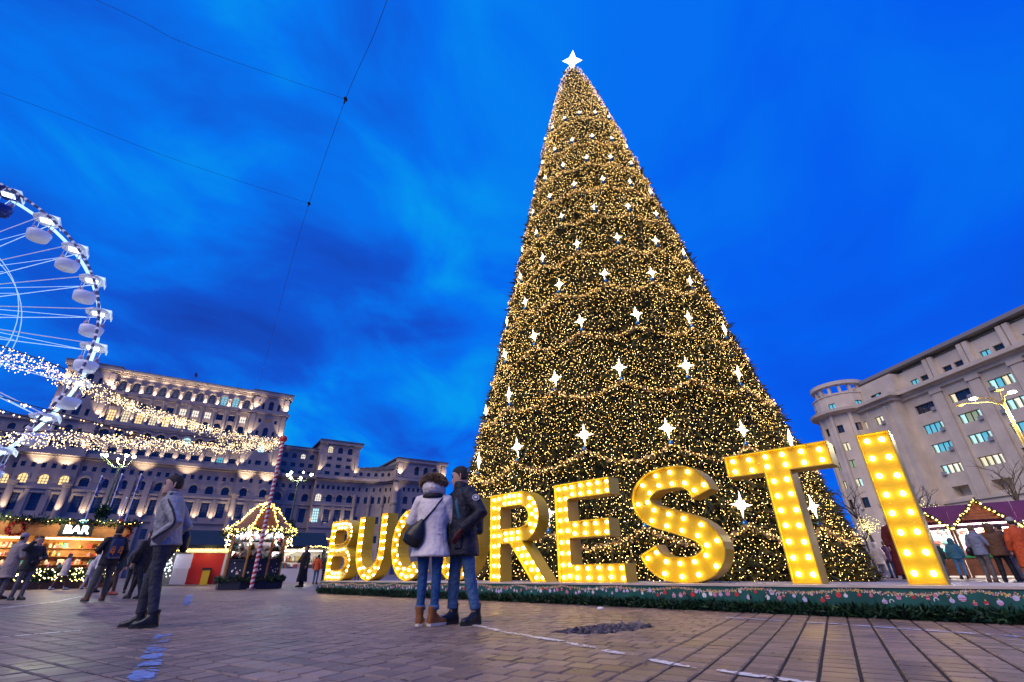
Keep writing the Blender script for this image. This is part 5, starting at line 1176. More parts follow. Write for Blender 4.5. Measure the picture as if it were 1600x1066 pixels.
def hedge(x0, x1, loc, rot, label, seed, lights=180):
    h = thing('planter_hedge', label, 'hedge', loc, rot, 'lit planter hedges before the bar stall')
    n = int((x1 - x0) * 420); P = np.stack([rng.uniform(x0, x1, n), rng.uniform(-0.25, 0.25, n), rng.uniform(0.3, 0.95, n)], 1)
    link('foliage', needles_mesh('foliage', P, rng.normal(0, 1, P.shape), 0.16, 0.05, M_PINE, blades=3, seed=seed), h)
    for k in range(int((x1 - x0) / 1.6)): G().box(x0 + 1.6 * k + 0.02, x0 + 1.6 * k + 1.58, -0.26, 0.26, 0, 0.34).build('planter_box', M_WOODD, h)
    B = np.stack([rng.uniform(x0, x1, lights), rng.uniform(-0.34, -0.2, lights), rng.uniform(0.35, 1.0, lights)], 1)
    o = link('lights', bulbs_mesh('lights', B, 0.028, [emis('yellow green hedge light', (0.95, 0.85, 0.25), 5.0), M_FAIRY[2]], rng.integers(0, 2, lights)), h); o['kind'] = 'stuff'
ho = Vector((-24.1, 30.8, 0)) + Vector((0.67, -0.74, 0)) * 2.3
hedge(-13.2, -6.9, ho, atan2(0.67, 0.74), 'long lit planter hedge at the left, behind the people in coats', 31)
hedge(-6.4, -0.2, ho, atan2(0.67, 0.74), 'lit planter hedge below the BAR sign, behind the women in white', 32)

# ---- dark blue roofed stalls behind, red panel and white fence
bl = thing('market_stall', 'low market stall with dark blue roof, red panel and yellow icicle trim beside the kiosk', 'market stall', (-21.9, 31.2, 0), atan2(4.2, 7.9))
Lb = 9.6
q = G(); q.quad((0, -0.4, 2.28), (Lb, -0.4, 2.28), (Lb, 2.4, 3.35), (0, 2.4, 3.35)); q.box(0, Lb, -0.42, -0.36, 2.12, 2.3); q.quad((0, 2.4, 0), (0, -0.1, 0), (0, -0.1, 2.3), (0, 2.4, 3.3)); q.quad((Lb, -0.1, 0), (Lb, 2.4, 0), (Lb, 2.4, 3.3), (Lb, -0.1, 2.3)); q.build('roof', M_DKBLUE, bl)
G().box(0, Lb, 2.3, 2.4, 0, 3.3).build('back_wall', M_WALLW, bl)
G().box(1.55, 3.35, 0.0, 0.08, 0.05, 1.82).build('red_panel', M_REDP, bl)
G().box(2.35, 2.75, -0.42, -0.05, 0.02, 0.85).build('yellow_bin', M_YEL, bl); G().box(2.3, 2.8, -0.44, -0.03, 0.85, 0.97).build('bin_lid', mat('black plastic', (0.02, 0.02, 0.02), 0.5), bl)
for x in (1.5, 3.4): G().box(x - 0.05, x + 0.05, -0.05, 0.05, 0, 2.1).build('post', M_WALLW, bl)
q = G(); q.box(1.2, 3.6, -0.2, -0.12, 1.86, 2.08)
q.build('yellow_trim', emis('lit yellow trim', (0.9, 0.62, 0.03), 0.7), bl)
bulb_row('icicle_lights', [(0.4, -0.3, 1.95), (2, -0.3, 2.0), (3.6, -0.3, 1.98)], 26, 0.05, M_YB, bl, 0.02)
lamp('POINT', (2.4, -0.9, 2.0), 22, (1, 0.75, 0.25), bl, 0.2)
q = G()
for x in (4.2, 6.0, 7.8): q.box(x, x + 1.6, 0.8, 1.0, 2.0, 2.06)
q.build('strip_light', M_STRIP, bl); 
for x in (5.0, 6.8, 8.6): lamp('POINT', (x, 0.6, 1.8), 40, (1, 0.9, 0.72), bl, 0.2)
q = G(); goods(q, 3.7, 9.4, 0.3, 0.9, 110, 0.08, 0.35); goods(q, 3.7, 9.4, 2.0, 1.4, 80, 0.08, 0.35); tag(q.build('wares', GOODS, bl), kind='stuff')
G().box(3.6, 9.5, 0.0, 0.7, 0.0, 0.9).build('counter', M_WALLW, bl)
bulb_row('eave_lights', [(7.0, -0.45, 1.75), (8.4, -0.45, 2.25), (9.6, -0.45, 2.2)], 22, 0.045, M_YB, bl)
fe = thing('picket_fence', 'short white picket fence left of the red panel', 'fence', (-21.05, 31.25, 0), atan2(4.2, 7.9))
for k in range(9): G().box(0.09 * k, 0.09 * k + 0.05, -0.02, 0.02, 0.08, 1.42).build('picket', M_PWHITE, fe)
for z in (0.2, 1.1): G().box(-0.02, 0.82, 0.021, 0.05, z, z + 0.09).build('rail', M_PWHITE, fe)
G().box(-0.05, 0.85, -0.012, 0.012, 0.95, 1.75).build('back_board', M_PWHITE, fe)
lamp('POINT', (-21.3, 30.6, 1.6), 18, (0.75, 0.9, 1.0), None, 0.15)
sg = thing('snowflake_lights', 'small cluster of cold white lights on the fence beside the grey jacketed man', 'lights', (-21.25, 31.0, 0)); B = [(rnd.uniform(-0.3, 0.25), rnd.uniform(-0.05, 0.05), rnd.uniform(0.5, 1.75)) for _ in range(40)]
link('bulbs', bulbs_mesh('bulbs', B, 0.035, emis('cold white light', (0.75, 0.9, 1.0), 5.0)), sg)['kind'] = 'stuff'
far = thing('market_stall', 'distant white lit stall with yellow lights between kiosk and first letter', 'market stall', (-16.2, 38.0, 0), atan2(4.2, 7.9))
q = G(); q.rings([[(0, -0.3, 2.2), (1.6, -0.3, 3.0), (3.2, -0.3, 2.2)], [(0, 2, 2.2), (1.6, 2, 3.0), (3.2, 2, 2.2)]], 0, cap=True); q.build('roof', M_WOODB, far); G().box(0, 3.2, 1.8, 1.9, 0, 2.2).build('back_wall', M_WALLW, far); G().box(0, 3.2, 0, 0.5, 0, 0.9).build('counter', M_WALLW, far)
q = G(); q.box(0.2, 3.0, 0.6, 0.8, 2.05, 2.1); q.build('strip_light', M_STRIP, far); lamp('POINT', (1.6, 0.5, 1.9), 60, (1, 0.9, 0.7), far, 0.2)
q = G(); goods(q, 0.1, 3.1, 0.1, 0.9, 60, 0.08, 0.3); goods(q, 0.1, 3.1, 1.5, 1.4, 60, 0.08, 0.3); tag(q.build('wares', GOODS, far), kind='stuff')
bulb_row('gable_lights', [(0, -0.4, 2.2), (0.8, -0.4, 2.6), (1.6, -0.4, 3.0), (2.4, -0.4, 2.6), (3.2, -0.4, 2.2)], 30, 0.05, M_YB, far)

# ---- the octagonal kiosk
KC = (-11.85, 22.95); kr = atan2(-22.95, 11.85)
ki = thing('kiosk', 'octagonal navy kiosk with a garlanded, light covered roof behind the striped pole', 'kiosk', (KC[0], KC[1], 0), kr + 0.12)
def octp(r, z, a0=pi / 8): return [(r * cos(a0 + pi / 4 * k), r * sin(a0 + pi / 4 * k), z) for k in range(8)]
G().rings([octp(1.36, 0), octp(1.36, 0.34)]).build('plinth', M_NAVY, ki)
G().rings([octp(1.22, 0.34), octp(1.22, 0.40)]).build('floor', M_WOODD, ki)
M_KGLASS = mat('kiosk glass', (0.7, 0.75, 0.8), 0.05)
def glassmat():
    m, t, b = node_mat('clear kiosk pane'); b.inputs['Transmission Weight'].default_value = 1.0; b.inputs['Roughness'].default_value = 0.02; b.inputs['IOR'].default_value = 1.05; return m
M_CLEAR = glassmat()
for k in range(8):
    a, b = pi / 8 + pi / 4 * k, pi / 8 + pi / 4 * (k + 1); pa_ = Vector((1.14 * cos(a), 1.14 * sin(a), 0)); pb_ = Vector((1.14 * cos(b), 1.14 * sin(b), 0))
    G().tube([pa_ + Vector((0, 0, 0.34)), pa_ + Vector((0, 0, 2.3))], 0.05, 8).build('post', mat('gilded post', (0.40, 0.22, 0.06), 0.4, metal=0.4) if k % 2 else M_WOODB, ki)
    e = (pb_ - pa_); n_ = Vector((cos((a + b) / 2), sin((a + b) / 2), 0))
    q = G(); p0, p1 = pa_ + e * 0.05, pb_ - e * 0.05; q.add([p0 + Vector((0, 0, 0.36)), p1 + Vector((0, 0, 0.36)), p1 + Vector((0, 0, 1.12)), p0 + Vector((0, 0, 1.12))], ((0, 1, 2, 3),)); q.add([p0 + n_ * 0.06 + Vector((0, 0, 1.1)), p1 + n_ * 0.06 + Vector((0, 0, 1.1)), p1 - n_ * 0.2 + Vector((0, 0, 1.1)), p0 - n_ * 0.2 + Vector((0, 0, 1.1)), p0 + n_ * 0.06 + Vector((0, 0, 1.16)), p1 + n_ * 0.06 + Vector((0, 0, 1.16)), p1 - n_ * 0.2 + Vector((0, 0, 1.16)), p0 - n_ * 0.2 + Vector((0, 0, 1.16))], ((0, 3, 2, 1), (4, 5, 6, 7), (0, 1, 5, 4), (2, 3, 7, 6)))
    q.build('panel', M_NAVY, ki)
    q = G(); c_ = (p0 + p1) / 2 + n_ * 0.012; ex = e.normalized()
    for _ in range(9): # painted flower spray
        o_ = ex * rnd.gauss(0, 0.14) + Vector((0, 0, 0.7 + rnd.gauss(0, 0.12))); r_ = rnd.uniform(0.02, 0.05); q.add([c_ + o_ + ex * r_ * cos(t) + Vector((0, 0, r_ * sin(t))) for t in (0, 1.05, 2.1, 3.14, 4.2, 5.2)], ((0, 1, 2, 3, 4, 5),), rnd.choice((0, 3, 5)))
    tag(q.build('painted_flowers', GOODS, ki), kind='stuff')
    q = G(); q.add([p0 + Vector((0, 0, 1.17)), p1 + Vector((0, 0, 1.17)), p1 + Vector((0, 0, 2.22)), p0 + Vector((0, 0, 2.22))], ((0, 1, 2, 3),)); q.build('pane', M_CLEAR, ki)
q = G()
for z in (1.16, 1.5, 1.85):
    for _ in range(70):
        a = rnd.uniform(0, 2 * pi); r_ = rnd.uniform(0.75, 0.95); h = rnd.uniform(0.08, 0.3); w_ = rnd.uniform(0.06, 0.13); q.lathe(r_ * cos(a), r_ * sin(a), [(z, w_ * 0.7), (z + h * 0.5, w_), (z + h, w_ * 0.3)], 6, rnd.choice((0, 5, 5, 3, 5, 1, 6)))
tag(q.build('glass_ornaments', GOODS, ki), kind='stuff')
G().rings([octp(0.62, 0.4), octp(0.62, 2.3)]).build('inner_core', M_WALLW, ki)
q = G(); q.rings([octp(0.95, 2.24), octp(0.95, 2.27)]); q.build('ceiling_light', emis('kiosk ceiling light', (0.9, 0.86, 1.0), 7.0), ki)
for k in range(8): a = pi / 4 * k; lamp('POINT', (0.92 * cos(a), 0.92 * sin(a), 2.15), 7, (0.95, 0.88, 1.0), ki, 0.06)
rz_ = [(2.28, 1.44), (2.38, 1.46), (2.50, 1.24), (2.72, 0.98), (3.0, 0.74), (3.25, 0.52), (3.45, 0.30), (3.56, 0.05)]
G().rings([octp(r, z) for z, r in rz_]).build('roof', mat('brown shingle roof', (0.16, 0.065, 0.03), 0.6, var=0.35, scale=9, bump=0.5, bscale=18), ki)
for k in range(8):
    a = pi / 4 * k
    q = G(); prof_ = [(-0.50, 0), (0.50, 0), (0.40, 0.36), (0.22, 0.70), (0, 0.92), (-0.22, 0.70), (-0.40, 0.36)]
    f0 = lambda x, z: (1.16 * cos(a) - x * sin(a), 1.16 * sin(a) + x * cos(a), 2.44 + z); f1 = lambda x, z: (0.2 * cos(a) - x * sin(a), 0.2 * sin(a) + x * cos(a), 2.44 + z)
    if k % 4 != 0:
        bulb_row('ridge_lights', [((r + 0.05) * cos(a + pi / 8), (r + 0.05) * sin(a + pi / 8), z + 0.05) for z, r in rz_[1:]], 34, 0.024, M_YB, ki, 0.03)
    if k % 4 == 0: q.poly(prof_, [], f0, 0); q.wall(prof_, f0, f1, 0); q.build('gable_dormer', mat('orange wood gable', (0.36, 0.14, 0.04), 0.55, var=0.25, scale=5), ki)
    if k % 4 == 0: bulb_row('gable_lights', [f0(*p) for p in prof_[1:] + prof_[:1]], 46, 0.028, M_YB, ki, 0.03)
    pine_rope('eave_garland', [(1.46 * cos(a - pi / 8), 1.46 * sin(a - pi / 8), 2.36), (1.40 * cos(a), 1.40 * sin(a), 2.20), (1.46 * cos(a + pi / 8), 1.46 * sin(a + pi / 8), 2.36)], 0.14, 90, ki, 40 + k, 0.17)
    bulb_row('eave_lights', [(1.50 * cos(a - pi / 8), 1.50 * sin(a - pi / 8), 2.40), (1.44 * cos(a), 1.44 * sin(a), 2.30), (1.50 * cos(a + pi / 8), 1.50 * sin(a + pi / 8), 2.40)], 50, 0.024, emis('golden eave light', (1.0, 0.74, 0.20), 6.0), ki, 0.05)
    bulb_row('drop_lights', [(1.42 * cos(a + pi / 8), 1.42 * sin(a + pi / 8), 2.3), (1.34 * cos(a + pi / 8), 1.34 * sin(a + pi / 8), 1.7)], 16, 0.024, M_FAIRY[2], ki, 0.06)
    pine_rope('plinth_garland', [(1.38 * cos(a - pi / 8), 1.38 * sin(a - pi / 8), 0.38), (1.30 * cos(a), 1.30 * sin(a), 0.36), (1.38 * cos(a + pi / 8), 1.38 * sin(a + pi / 8), 0.38)], 0.10, 70, ki, 60 + k, 0.14)

# ---- purple roofed stalls on the right
SA = atan2(-0.697, 0.717); ex_, ey_ = Vector((0.717, -0.697, 0)), Vector((0.697, 0.717, 0)); SB = Vector((21.9, 24.7, 0))
def purple_stall(cx, wd, label, pk=3.42, ev=2.15, lit=True, seed=0):
    s = thing('market_stall', label, 'market stall', SB + ex_ * cx, SA, 'purple roofed market stalls on the right'); h = wd / 2
    q = G(); q.add([(-h, -0.1, ev), (0, -0.1, pk), (h, -0.1, ev), (-h, 1.3, ev + 0.05), (0, 1.3, pk), (h, 1.3, ev + 0.05)], ((0, 1, 4, 3), (1, 2, 5, 4))); q.add([(-h, 0.35, ev + 0.02), (h, 0.35, ev + 0.02), (h, 1.5, pk - 0.03), (-h, 1.5, pk - 0.03)], ((0, 1, 2, 3),)); q.add([(-h, 1.5, pk - 0.03), (h, 1.5, pk - 0.03), (h, 2.8, ev), (-h, 2.8, ev)], ((0, 1, 2, 3),)); q.build('roof', M_PURPLE, s)
    nb = 6                                                   # gable boards
    for k in range(nb):
        z0 = 2.55 + (pk - 2.6) * k / nb; z1 = z0 + (pk - 2.6) / nb - 0.012; xa = h * (pk - z0) / (pk - ev) * 0.96; xb = h * (pk - z1) / (pk - ev) * 0.96
        G().rings([[(-xa, y, z0), (xa, y, z0), (xb, y, z1), (-xb, y, z1)] for y in (-0.06, -0.02)]).build('gable_board', mat('red brown wood', (0.34, 0.11, 0.05), 0.5, var=0.25, scale=4), s)
    G().box(-h + 0.05, h - 0.05, 1.9, 2.0, 0, 2.5).build('back_wall', M_WALLW, s); G().box(-h + 0.02, h - 0.02, 0.0, 0.5, 0.1, 0.88).build('counter', M_WOODB, s); G().box(-h, h, -0.06, 0.55, 0.88, 0.98).build('counter_edge', M_GREENP, s)
    for x in (-h + 0.06, h - 0.06): G().box(x - 0.05, x + 0.05, -0.02, 0.08, 0, 2.3).build('post', M_WOODB, s)
    q = G(); q.box(-h + 0.1, h - 0.1, 0.5, 0.7, 2.36, 2.42); q.box(-h + 0.1, h - 0.1, 1.5, 1.6, 2.2, 2.26); q.build('strip_light', M_STRIP, s)
    lamp('POINT', (-0.5, 0.7, 2.1), 150, (1, 0.95, 0.86), s, 0.2); lamp('POINT', (0.5, 0.7, 2.1), 150, (1, 0.95, 0.86), s, 0.2)
    q = G()
    for z in (1.2, 1.6, 2.0): goods(q, -h + 0.1, h - 0.1, 1.6, z, 30, 0.08, 0.28)
    goods(q, -h + 0.1, h - 0.1, 0.05, 0.98, 30, 0.06, 0.2)
    for _ in range(40): x = rnd.uniform(-h, h); z = rnd.uniform(1.9, 2.35); q.ball((x, rnd.uniform(0.1, 1.2), z), rnd.uniform(0.03, 0.07), 6, 4, rnd.choice((5, 5, 6, 1, 4)))
    tag(q.build('wares', GOODS, s), kind='stuff')
    pts_ = [(-h, -0.2, ev), (-h / 2, -0.2, (ev + pk) / 2), (0, -0.2, pk), (h / 2, -0.2, (ev + pk) / 2), (h, -0.2, ev)]
    for a_, b_ in ((0, 2), (2, 4)):
        pp = pts_[a_:b_ + 1]; pine_rope('gable_garland', [tuple(Vector(pp[0]).lerp(Vector(pp[-1]), t)) for t in (0, .33, .66, 1)], 0.09, 110, s, 70 + a_ + seed, 0.12)
        bulb_row('gable_lights', [tuple(Vector(pp[0]).lerp(Vector(pp[-1]), t)) for t in (0, .33, .66, 1)], 12, 0.055, M_YB, s, 0.02)
    return s
purple_stall(1.225, 2.45, 'white lit market stall with purple roof and bulb-lined gable beside letter I', seed=1)
purple_stall(-1.235, 2.45, 'purple roofed market stall mostly hidden behind the last golden letter', seed=2)
purple_stall(3.70, 2.45, 'purple roofed market stall cut off by the right frame edge', seed=3)
s = thing('market_stall', 'small orange gabled stall with lights between the tree foot and letter I', 'market stall', (22.6, 34.6, 0), -radians(33.2))
q = G(); q.add([(-1.3, -0.2, 2.1), (0, -0.2, 3.0), (1.3, -0.2, 2.1), (-1.3, 2, 2.1), (0, 2, 3.0), (1.3, 2, 2.1)], ((0, 1, 4, 3), (1, 2, 5, 4), (0, 2, 1))); q.build('roof', mat('orange wood gable', (0.36, 0.14, 0.04), 0.55, var=0.25, scale=5), s); G().box(-1.2, 1.2, 1.6, 1.7, 0, 2.1).build('back_wall', M_WOODL, s); G().box(-1.2, 1.2, 0, 0.5, 0, 0.95).build('counter', M_WOODB, s)
bulb_row('gable_lights', [(-1.3, -0.3, 2.1), (-0.65, -0.3, 2.55), (0, -0.3, 3.0), (0.65, -0.3, 2.55), (1.3, -0.3, 2.1)], 24, 0.05, M_YB, s); lamp('POINT', (0, 0.5, 1.9), 40, (1, 0.7, 0.35), s, 0.2); q = G(); q.box(-1, 1, 0.4, 0.6, 2.0, 2.05); q.build('strip_light', M_STRIPW, s)
tn = thing('market_tent', 'pointed purple tent roof rising behind the stalls at the right edge', 'tent', SB + ex_ * 5.1 + ey_ * 4.2, SA)
q = G(); q.rings([[(r * cos(a + pi / 4), r * sin(a + pi / 4), z) for a in (0, pi / 2, pi, 3 * pi / 2)] for z, r in ((3.0, 2.4), (3.6, 1.25), (4.6, 0.1))]); q.build('canopy', M_PURPLE, tn)
for sx in (-1.6, 1.6):
    for sy in (-1.6, 1.6): G().cyl(sx, sy, 0, 3.05, 0.05, n=8).build('pole', M_WSTEEL, tn)
fp = thing('flagpole', 'short white pole with a small red pennant on the purple tent', 'flagpole', SB + ex_ * 4.35 + ey_ * 4.2); G().tube([(0, 0, 0), (0, 0, 5.6)], 0.03, 6).build('pole', mat('white flag pole', (0.78, 0.78, 0.80), 0.35), fp); G().rings([[(0, 0, 5.5), (0, 0, 5.0)], [(-0.35, -0.2, 5.4), (-0.35, -0.2, 5.05)], [(-0.7, -0.35, 5.45), (-0.7, -0.35, 5.15)]], 0, cap=False, closed=False).build('pennant', M_FRED, fp)
# ================================================================== PEOPLE
M_SKIN = mat('skin', (0.50, 0.30, 0.22), 0.5, var=0.08, scale=14); M_HAIRD = mat('dark brown hair', (0.018, 0.011, 0.008), 0.55, bump=0.6, bscale=120); M_HAIRB = mat('light brown hair', (0.16, 0.09, 0.045), 0.55, bump=0.6, bscale=120)
M_EYE = mat('dark eye', (0.015, 0.012, 0.012), 0.2); M_LIPS = mat('lips', (0.42, 0.17, 0.14), 0.5)
def cloth(name, col, rough=0.75, var=0.12, bump=0.35, bscale=22): return mat(name, col, rough, var=var, scale=5, bump=min(1.0, bump * 2.2), bscale=bscale * 0.6, bdist=0.05)
def ering(c, rx, ry, n=16, rot=0.0, tilt=None):
    out = []
    for k in range(n):
        a = 2 * pi * k / n; x, y = rx * cos(a), ry * sin(a); out.append(Vector((c[0] + x * cos(rot) - y * sin(rot), c[1] + x * sin(rot) + y * cos(rot), c[2])))
    return out
def fuse(q, vox, smooth=3, factor=0.5):
    """merge overlapping closed shapes into one continuous skin"""
    me = q.mesh('tmp', []); o = bpy.data.objects.new('tmp', me); C.objects.link(o)
    r = o.modifiers.new('r', 'REMESH'); r.mode = 'VOXEL'; r.voxel_size = vox; r.use_smooth_shade = True
    s = o.modifiers.new('s', 'SMOOTH'); s.factor = factor; s.iterations = smooth
    dg = bpy.context.evaluated_depsgraph_get(); dg.update()
    out = bpy.data.meshes.new_from_object(o.evaluated_get(dg)); bpy.data.objects.remove(o); bpy.data.meshes.remove(me)
    out.polygons.foreach_set('use_smooth', [True] * len(out.polygons)); return out
def part(name, q, vox, m_, parent, smooth=3):
    me = fuse(q, vox, smooth); me.name = name; me.materials.clear(); me.materials.append(m_); return link(name, me, parent)
HEAD = [(-0.27, .050, .055, -.030), (-0.20, .055, .058, -.022), (-0.165, .056, .066, -.008), (-0.15, .050, .082, .012), (-0.125, .058, .094, .010), (-0.09, .068, .098, .006), (-0.05, .073, .099, .002), (0.0, .077, .101, -.002), (0.04, .077, .100, -.006), (0.075, .066, .088, -.009), (0.098, .042, .058, -.011), (0.108, .012, .018, -.012)]
def add_head(q, c, yaw, pitch, detail):
    R = Matrix.Rotation(yaw, 3, 'Z') @ Matrix.Rotation(pitch, 3, 'X')
    tr = lambda p: R @ Vector(p) + Vector(c)
    rs = []
    for z, rx, ry, y0 in HEAD:
        if z < -0.18: rs.append([Vector(p) + Vector(c) for p in ering((0, y0 - 0.005, z), rx, ry, 16)])
        else: rs.append([tr(p) for p in ering((0, y0, z), rx, ry, 16)])
    q.rings(rs)
    q.rings([[tr(p) for p in ((-.006, .094, -.012), (.006, .094, -.012), (.006, .085, -.01), (-.006, .085, -.01))], [tr(p) for p in ((-.016, .118, -.058), (.016, .118, -.058), (.018, .085, -.062), (-.018, .085, -.062))], [tr(p) for p in ((-.012, .10, -.066), (.012, .10, -.066), (.012, .085, -.07), (-.012, .085, -.07))]])
    q.rings([[tr(p) for p in ering((0, .078, -.115), .022, .018, 10)], [tr(p) for p in ering((0, .078, -.098), .022, .02, 10)]])
    q.rings([[tr(p) for p in ering((0, .075, -.150), .022, .026, 10)], [tr(p) for p in ering((0, .078, -.132), .026, .026, 10)]])
    for s_ in (-1, 1):
        q.rings([[tr((s_ * .074, -.012, -.055)), tr((s_ * .088, -.022, -.055)), tr((s_ * .084, -.030, -.055)), tr((s_ * .072, -.020, -.055))], [tr((s_ * .074, -.004, -.015)), tr((s_ * .094, -.028, -.01)), tr((s_ * .088, -.036, -.01)), tr((s_ * .072, -.020, -.015))], [tr((s_ * .074, -.010, .012)), tr((s_ * .088, -.028, .014)), tr((s_ * .084, -.034, .014)), tr((s_ * .072, -.020, .012))]])
    return tr
def add_hand(q, w, d, palm, side, curl=0.5, s=1.0):
    """w wrist, d direction of the hand, palm = normal of the palm, side = +1/-1 for the thumb side"""
    d = Vector(d).normalized(); n = Vector(palm); n = (n - d * n.dot(d)).normalized(); t = d.cross(n) * side; w = Vector(w)
    q.rings([[w + d * a + t * (x * b) + n * (y * cth) for x, y in ((1, .4), (.4, 1), (-.4, 1), (-1, .4), (-1, -.4), (-.4, -1), (.4, -1), (1, -.4))] for a, b, cth in ((-.02, .026, .02), (.03 * s, .036, .016), (.085 * s, .041, .014), (.095 * s, .038, .011))])
    for i, (off, ln) in enumerate(((.029, .072), (.010, .080), (-.010, .074), (-.029, .058))):
        p = w + d * .085 * s + t * off; dd = d.copy(); pts_ = [p - d * .02]; 
        for k in range(3):
            pts_.append(pts_[-1] + dd * (ln * (.42, .34, .28)[k] + (.02 if k == 0 else 0))); dd = (dd + n * curl * 0.8).normalized()
        q.tube(pts_, [.0095, .0092, .0085, .007], 7)
    pts_ = [w + d * .025 + t * .022, w + d * .055 + t * .048 + n * .008, w + d * .085 + t * .052 + n * .02 * (1 + curl), w + d * .108 + t * .046 + n * .03 * (1 + curl)]
    q.tube(pts_, [.014, .0115, .010, .008], 7)
DEF = dict(h=1.75, shoulder=0.195, hem=0.80, coat=None, coatw=1.0, flare=1.0, legs=None, legw=1.0, shoes=None, sole=None, feet=((-0.10, 0.0), (0.10, 0.0)), toes=(0.12, -0.12), knees=((0, .02), (0, .02)), lean=0.0,
           armL=((-0.27, -0.03, 1.14), (-0.27, 0.05, 0.90)), armR=((0.27, -0.03, 1.14), (0.27, 0.05, 0.90)), yaw=0.0, pitch=0.0, hair=None, hairlen=0, hat=None, hood=None, hoodup=False, fur=None, scarf=None, bag=None, pack=None, skin=None, hands=True, hide_hands=(False, False), vox=0.024, collar=0.04, extra=None)
def make_person(label, pos, face, **kw):
    """face = the ground direction (x, y) the figure faces; poses are for a 1.75 m figure with +y forward, x to its right"""
    a = dict(DEF); a.update(kw); k = a['h'] / 1.75; vox = a['vox']
    root = thing('person', label, 'person', (pos[0], pos[1], 0), atan2(face[1], face[0]) - pi / 2); root.scale = (k, k, k); root.rotation_euler = (-kw.get('tilt', 0.0), 0, root.rotation_euler[2])
    ln = a['lean']; SH_ = lambda p: Vector((p[0], p[1] + ln * max(0, p[2] - 0.9), p[2]))
    skin = a['skin'] or M_SKIN
    fine = vox < 0.018
    # ---- body: one continuous skin
    q = G(); hip = 0.93
    fl, fr_ = a['feet']
    legs_ = []
    for s_, f, kn in ((-1, fl, a['knees'][0]), (1, fr_, a['knees'][1])):
        H0 = Vector((s_ * 0.092, 0, hip)); A_ = Vector((f[0], f[1], 0.09)); K = (H0 + A_) / 2 + Vector((kn[0], kn[1], 0.03)); legs_.append((H0, K, A_))
        q.tube([H0 + Vector((0, 0, .05)), H0 - Vector((0, 0, .1)), K + (H0 - K) * .15, K, K.lerp(A_, .3), A_], [.075, .075, .052, .047, .048, .033], 10)
        q.tube([A_ + Vector((0, -.03, -.03)), A_ + Vector((0, .12, -.06))], [.03, .025], 8)
    q.rings([[SH_(p) for p in ering((0, y0, z), rx, ry, 16)] for z, rx, ry, y0 in ((.82, .13, .09, 0), (.95, .15, .10, 0), (1.08, .13, .088, 0), (1.25, .15, .10, 0), (1.38, .155, .095, -.01), (1.45, .10, .07, -.015), (1.50, .055, .055, -.015))])
    hd = SH_((0, 0.005, 1.64)); tr = add_head(q, hd, a['yaw'], a['pitch'], fine)
    for s_, (E_, W_), hide in ((-1, a['armL'], a['hide_hands'][0]), (1, a['armR'], a['hide_hands'][1])):
        S0 = SH_((s_ * a['shoulder'] * .92, -.01, 1.42)); E_ = Vector(E_); W_ = Vector(W_)
        q.tube([S0, S0.lerp(E_, .5), E_, E_.lerp(W_, .4), W_], [.045, .042, .036, .034, .024], 8)
        d = (W_ - E_).normalized()
        if not hide: add_hand(q, W_, d, Vector((-s_, 0, 0)) if abs(d.x) < 0.8 else Vector((0, 1, 0)), -1 if s_ > 0 else 1, a.get('curl', 0.45))
    part('body', q, vox * (0.5 if fine else 0.8), skin, root, 2)
    if fine:
        e = G(); 
        for s_ in (-1, 1): e.ball(tr((s_ * .031, .088, -.006)), .0115, 8, 6)
        e.build('eye_pair', M_EYE, root, True)
        b_ = G()
        for s_ in (-1, 1): b_.tube([tr((s_ * .014, .099, .014)), tr((s_ * .032, .098, .022)), tr((s_ * .052, .084, .016))], [.004, .005, .003], 6)
        b_.build('eyebrow_pair', a['hair'] or M_HAIRD, root)
        m_ = G(); m_.tube([tr((-.022, .092, -.1055)), tr((0, .101, -.105)), tr((.022, .092, -.1055))], [.003, .0055, .003], 6); m_.build('mouth', M_LIPS, root)
    # ---- trousers
    if a['legs']:
        q = G(); w_ = a['legw']; rs_ = a.get('trouser_end', 0.10)
        for H0, K, A_ in legs_:
            E_ = A_ + Vector((0, -.005, rs_ - .09))
            q.tube([H0 + Vector((0, 0, .06)), H0 - Vector((0, 0, .08)), K + (H0 - K) * .45, K + (H0 - K) * .12, K, K.lerp(E_, .35), K.lerp(E_, .75), E_], [.098, (.098, .106), .082 * w_, .069 * w_, .066 * w_, .066 * w_, .056 * w_, .055 * w_], 12)
        q.rings([ering((0, 0, z), rx, ry, 16) for z, rx, ry in ((.80, .10, .09), (.86, .172, .118), (.97, .172, .122), (1.04, .155, .112))])
        part('trousers', q, vox * 0.75, a['legs'], root, 3)
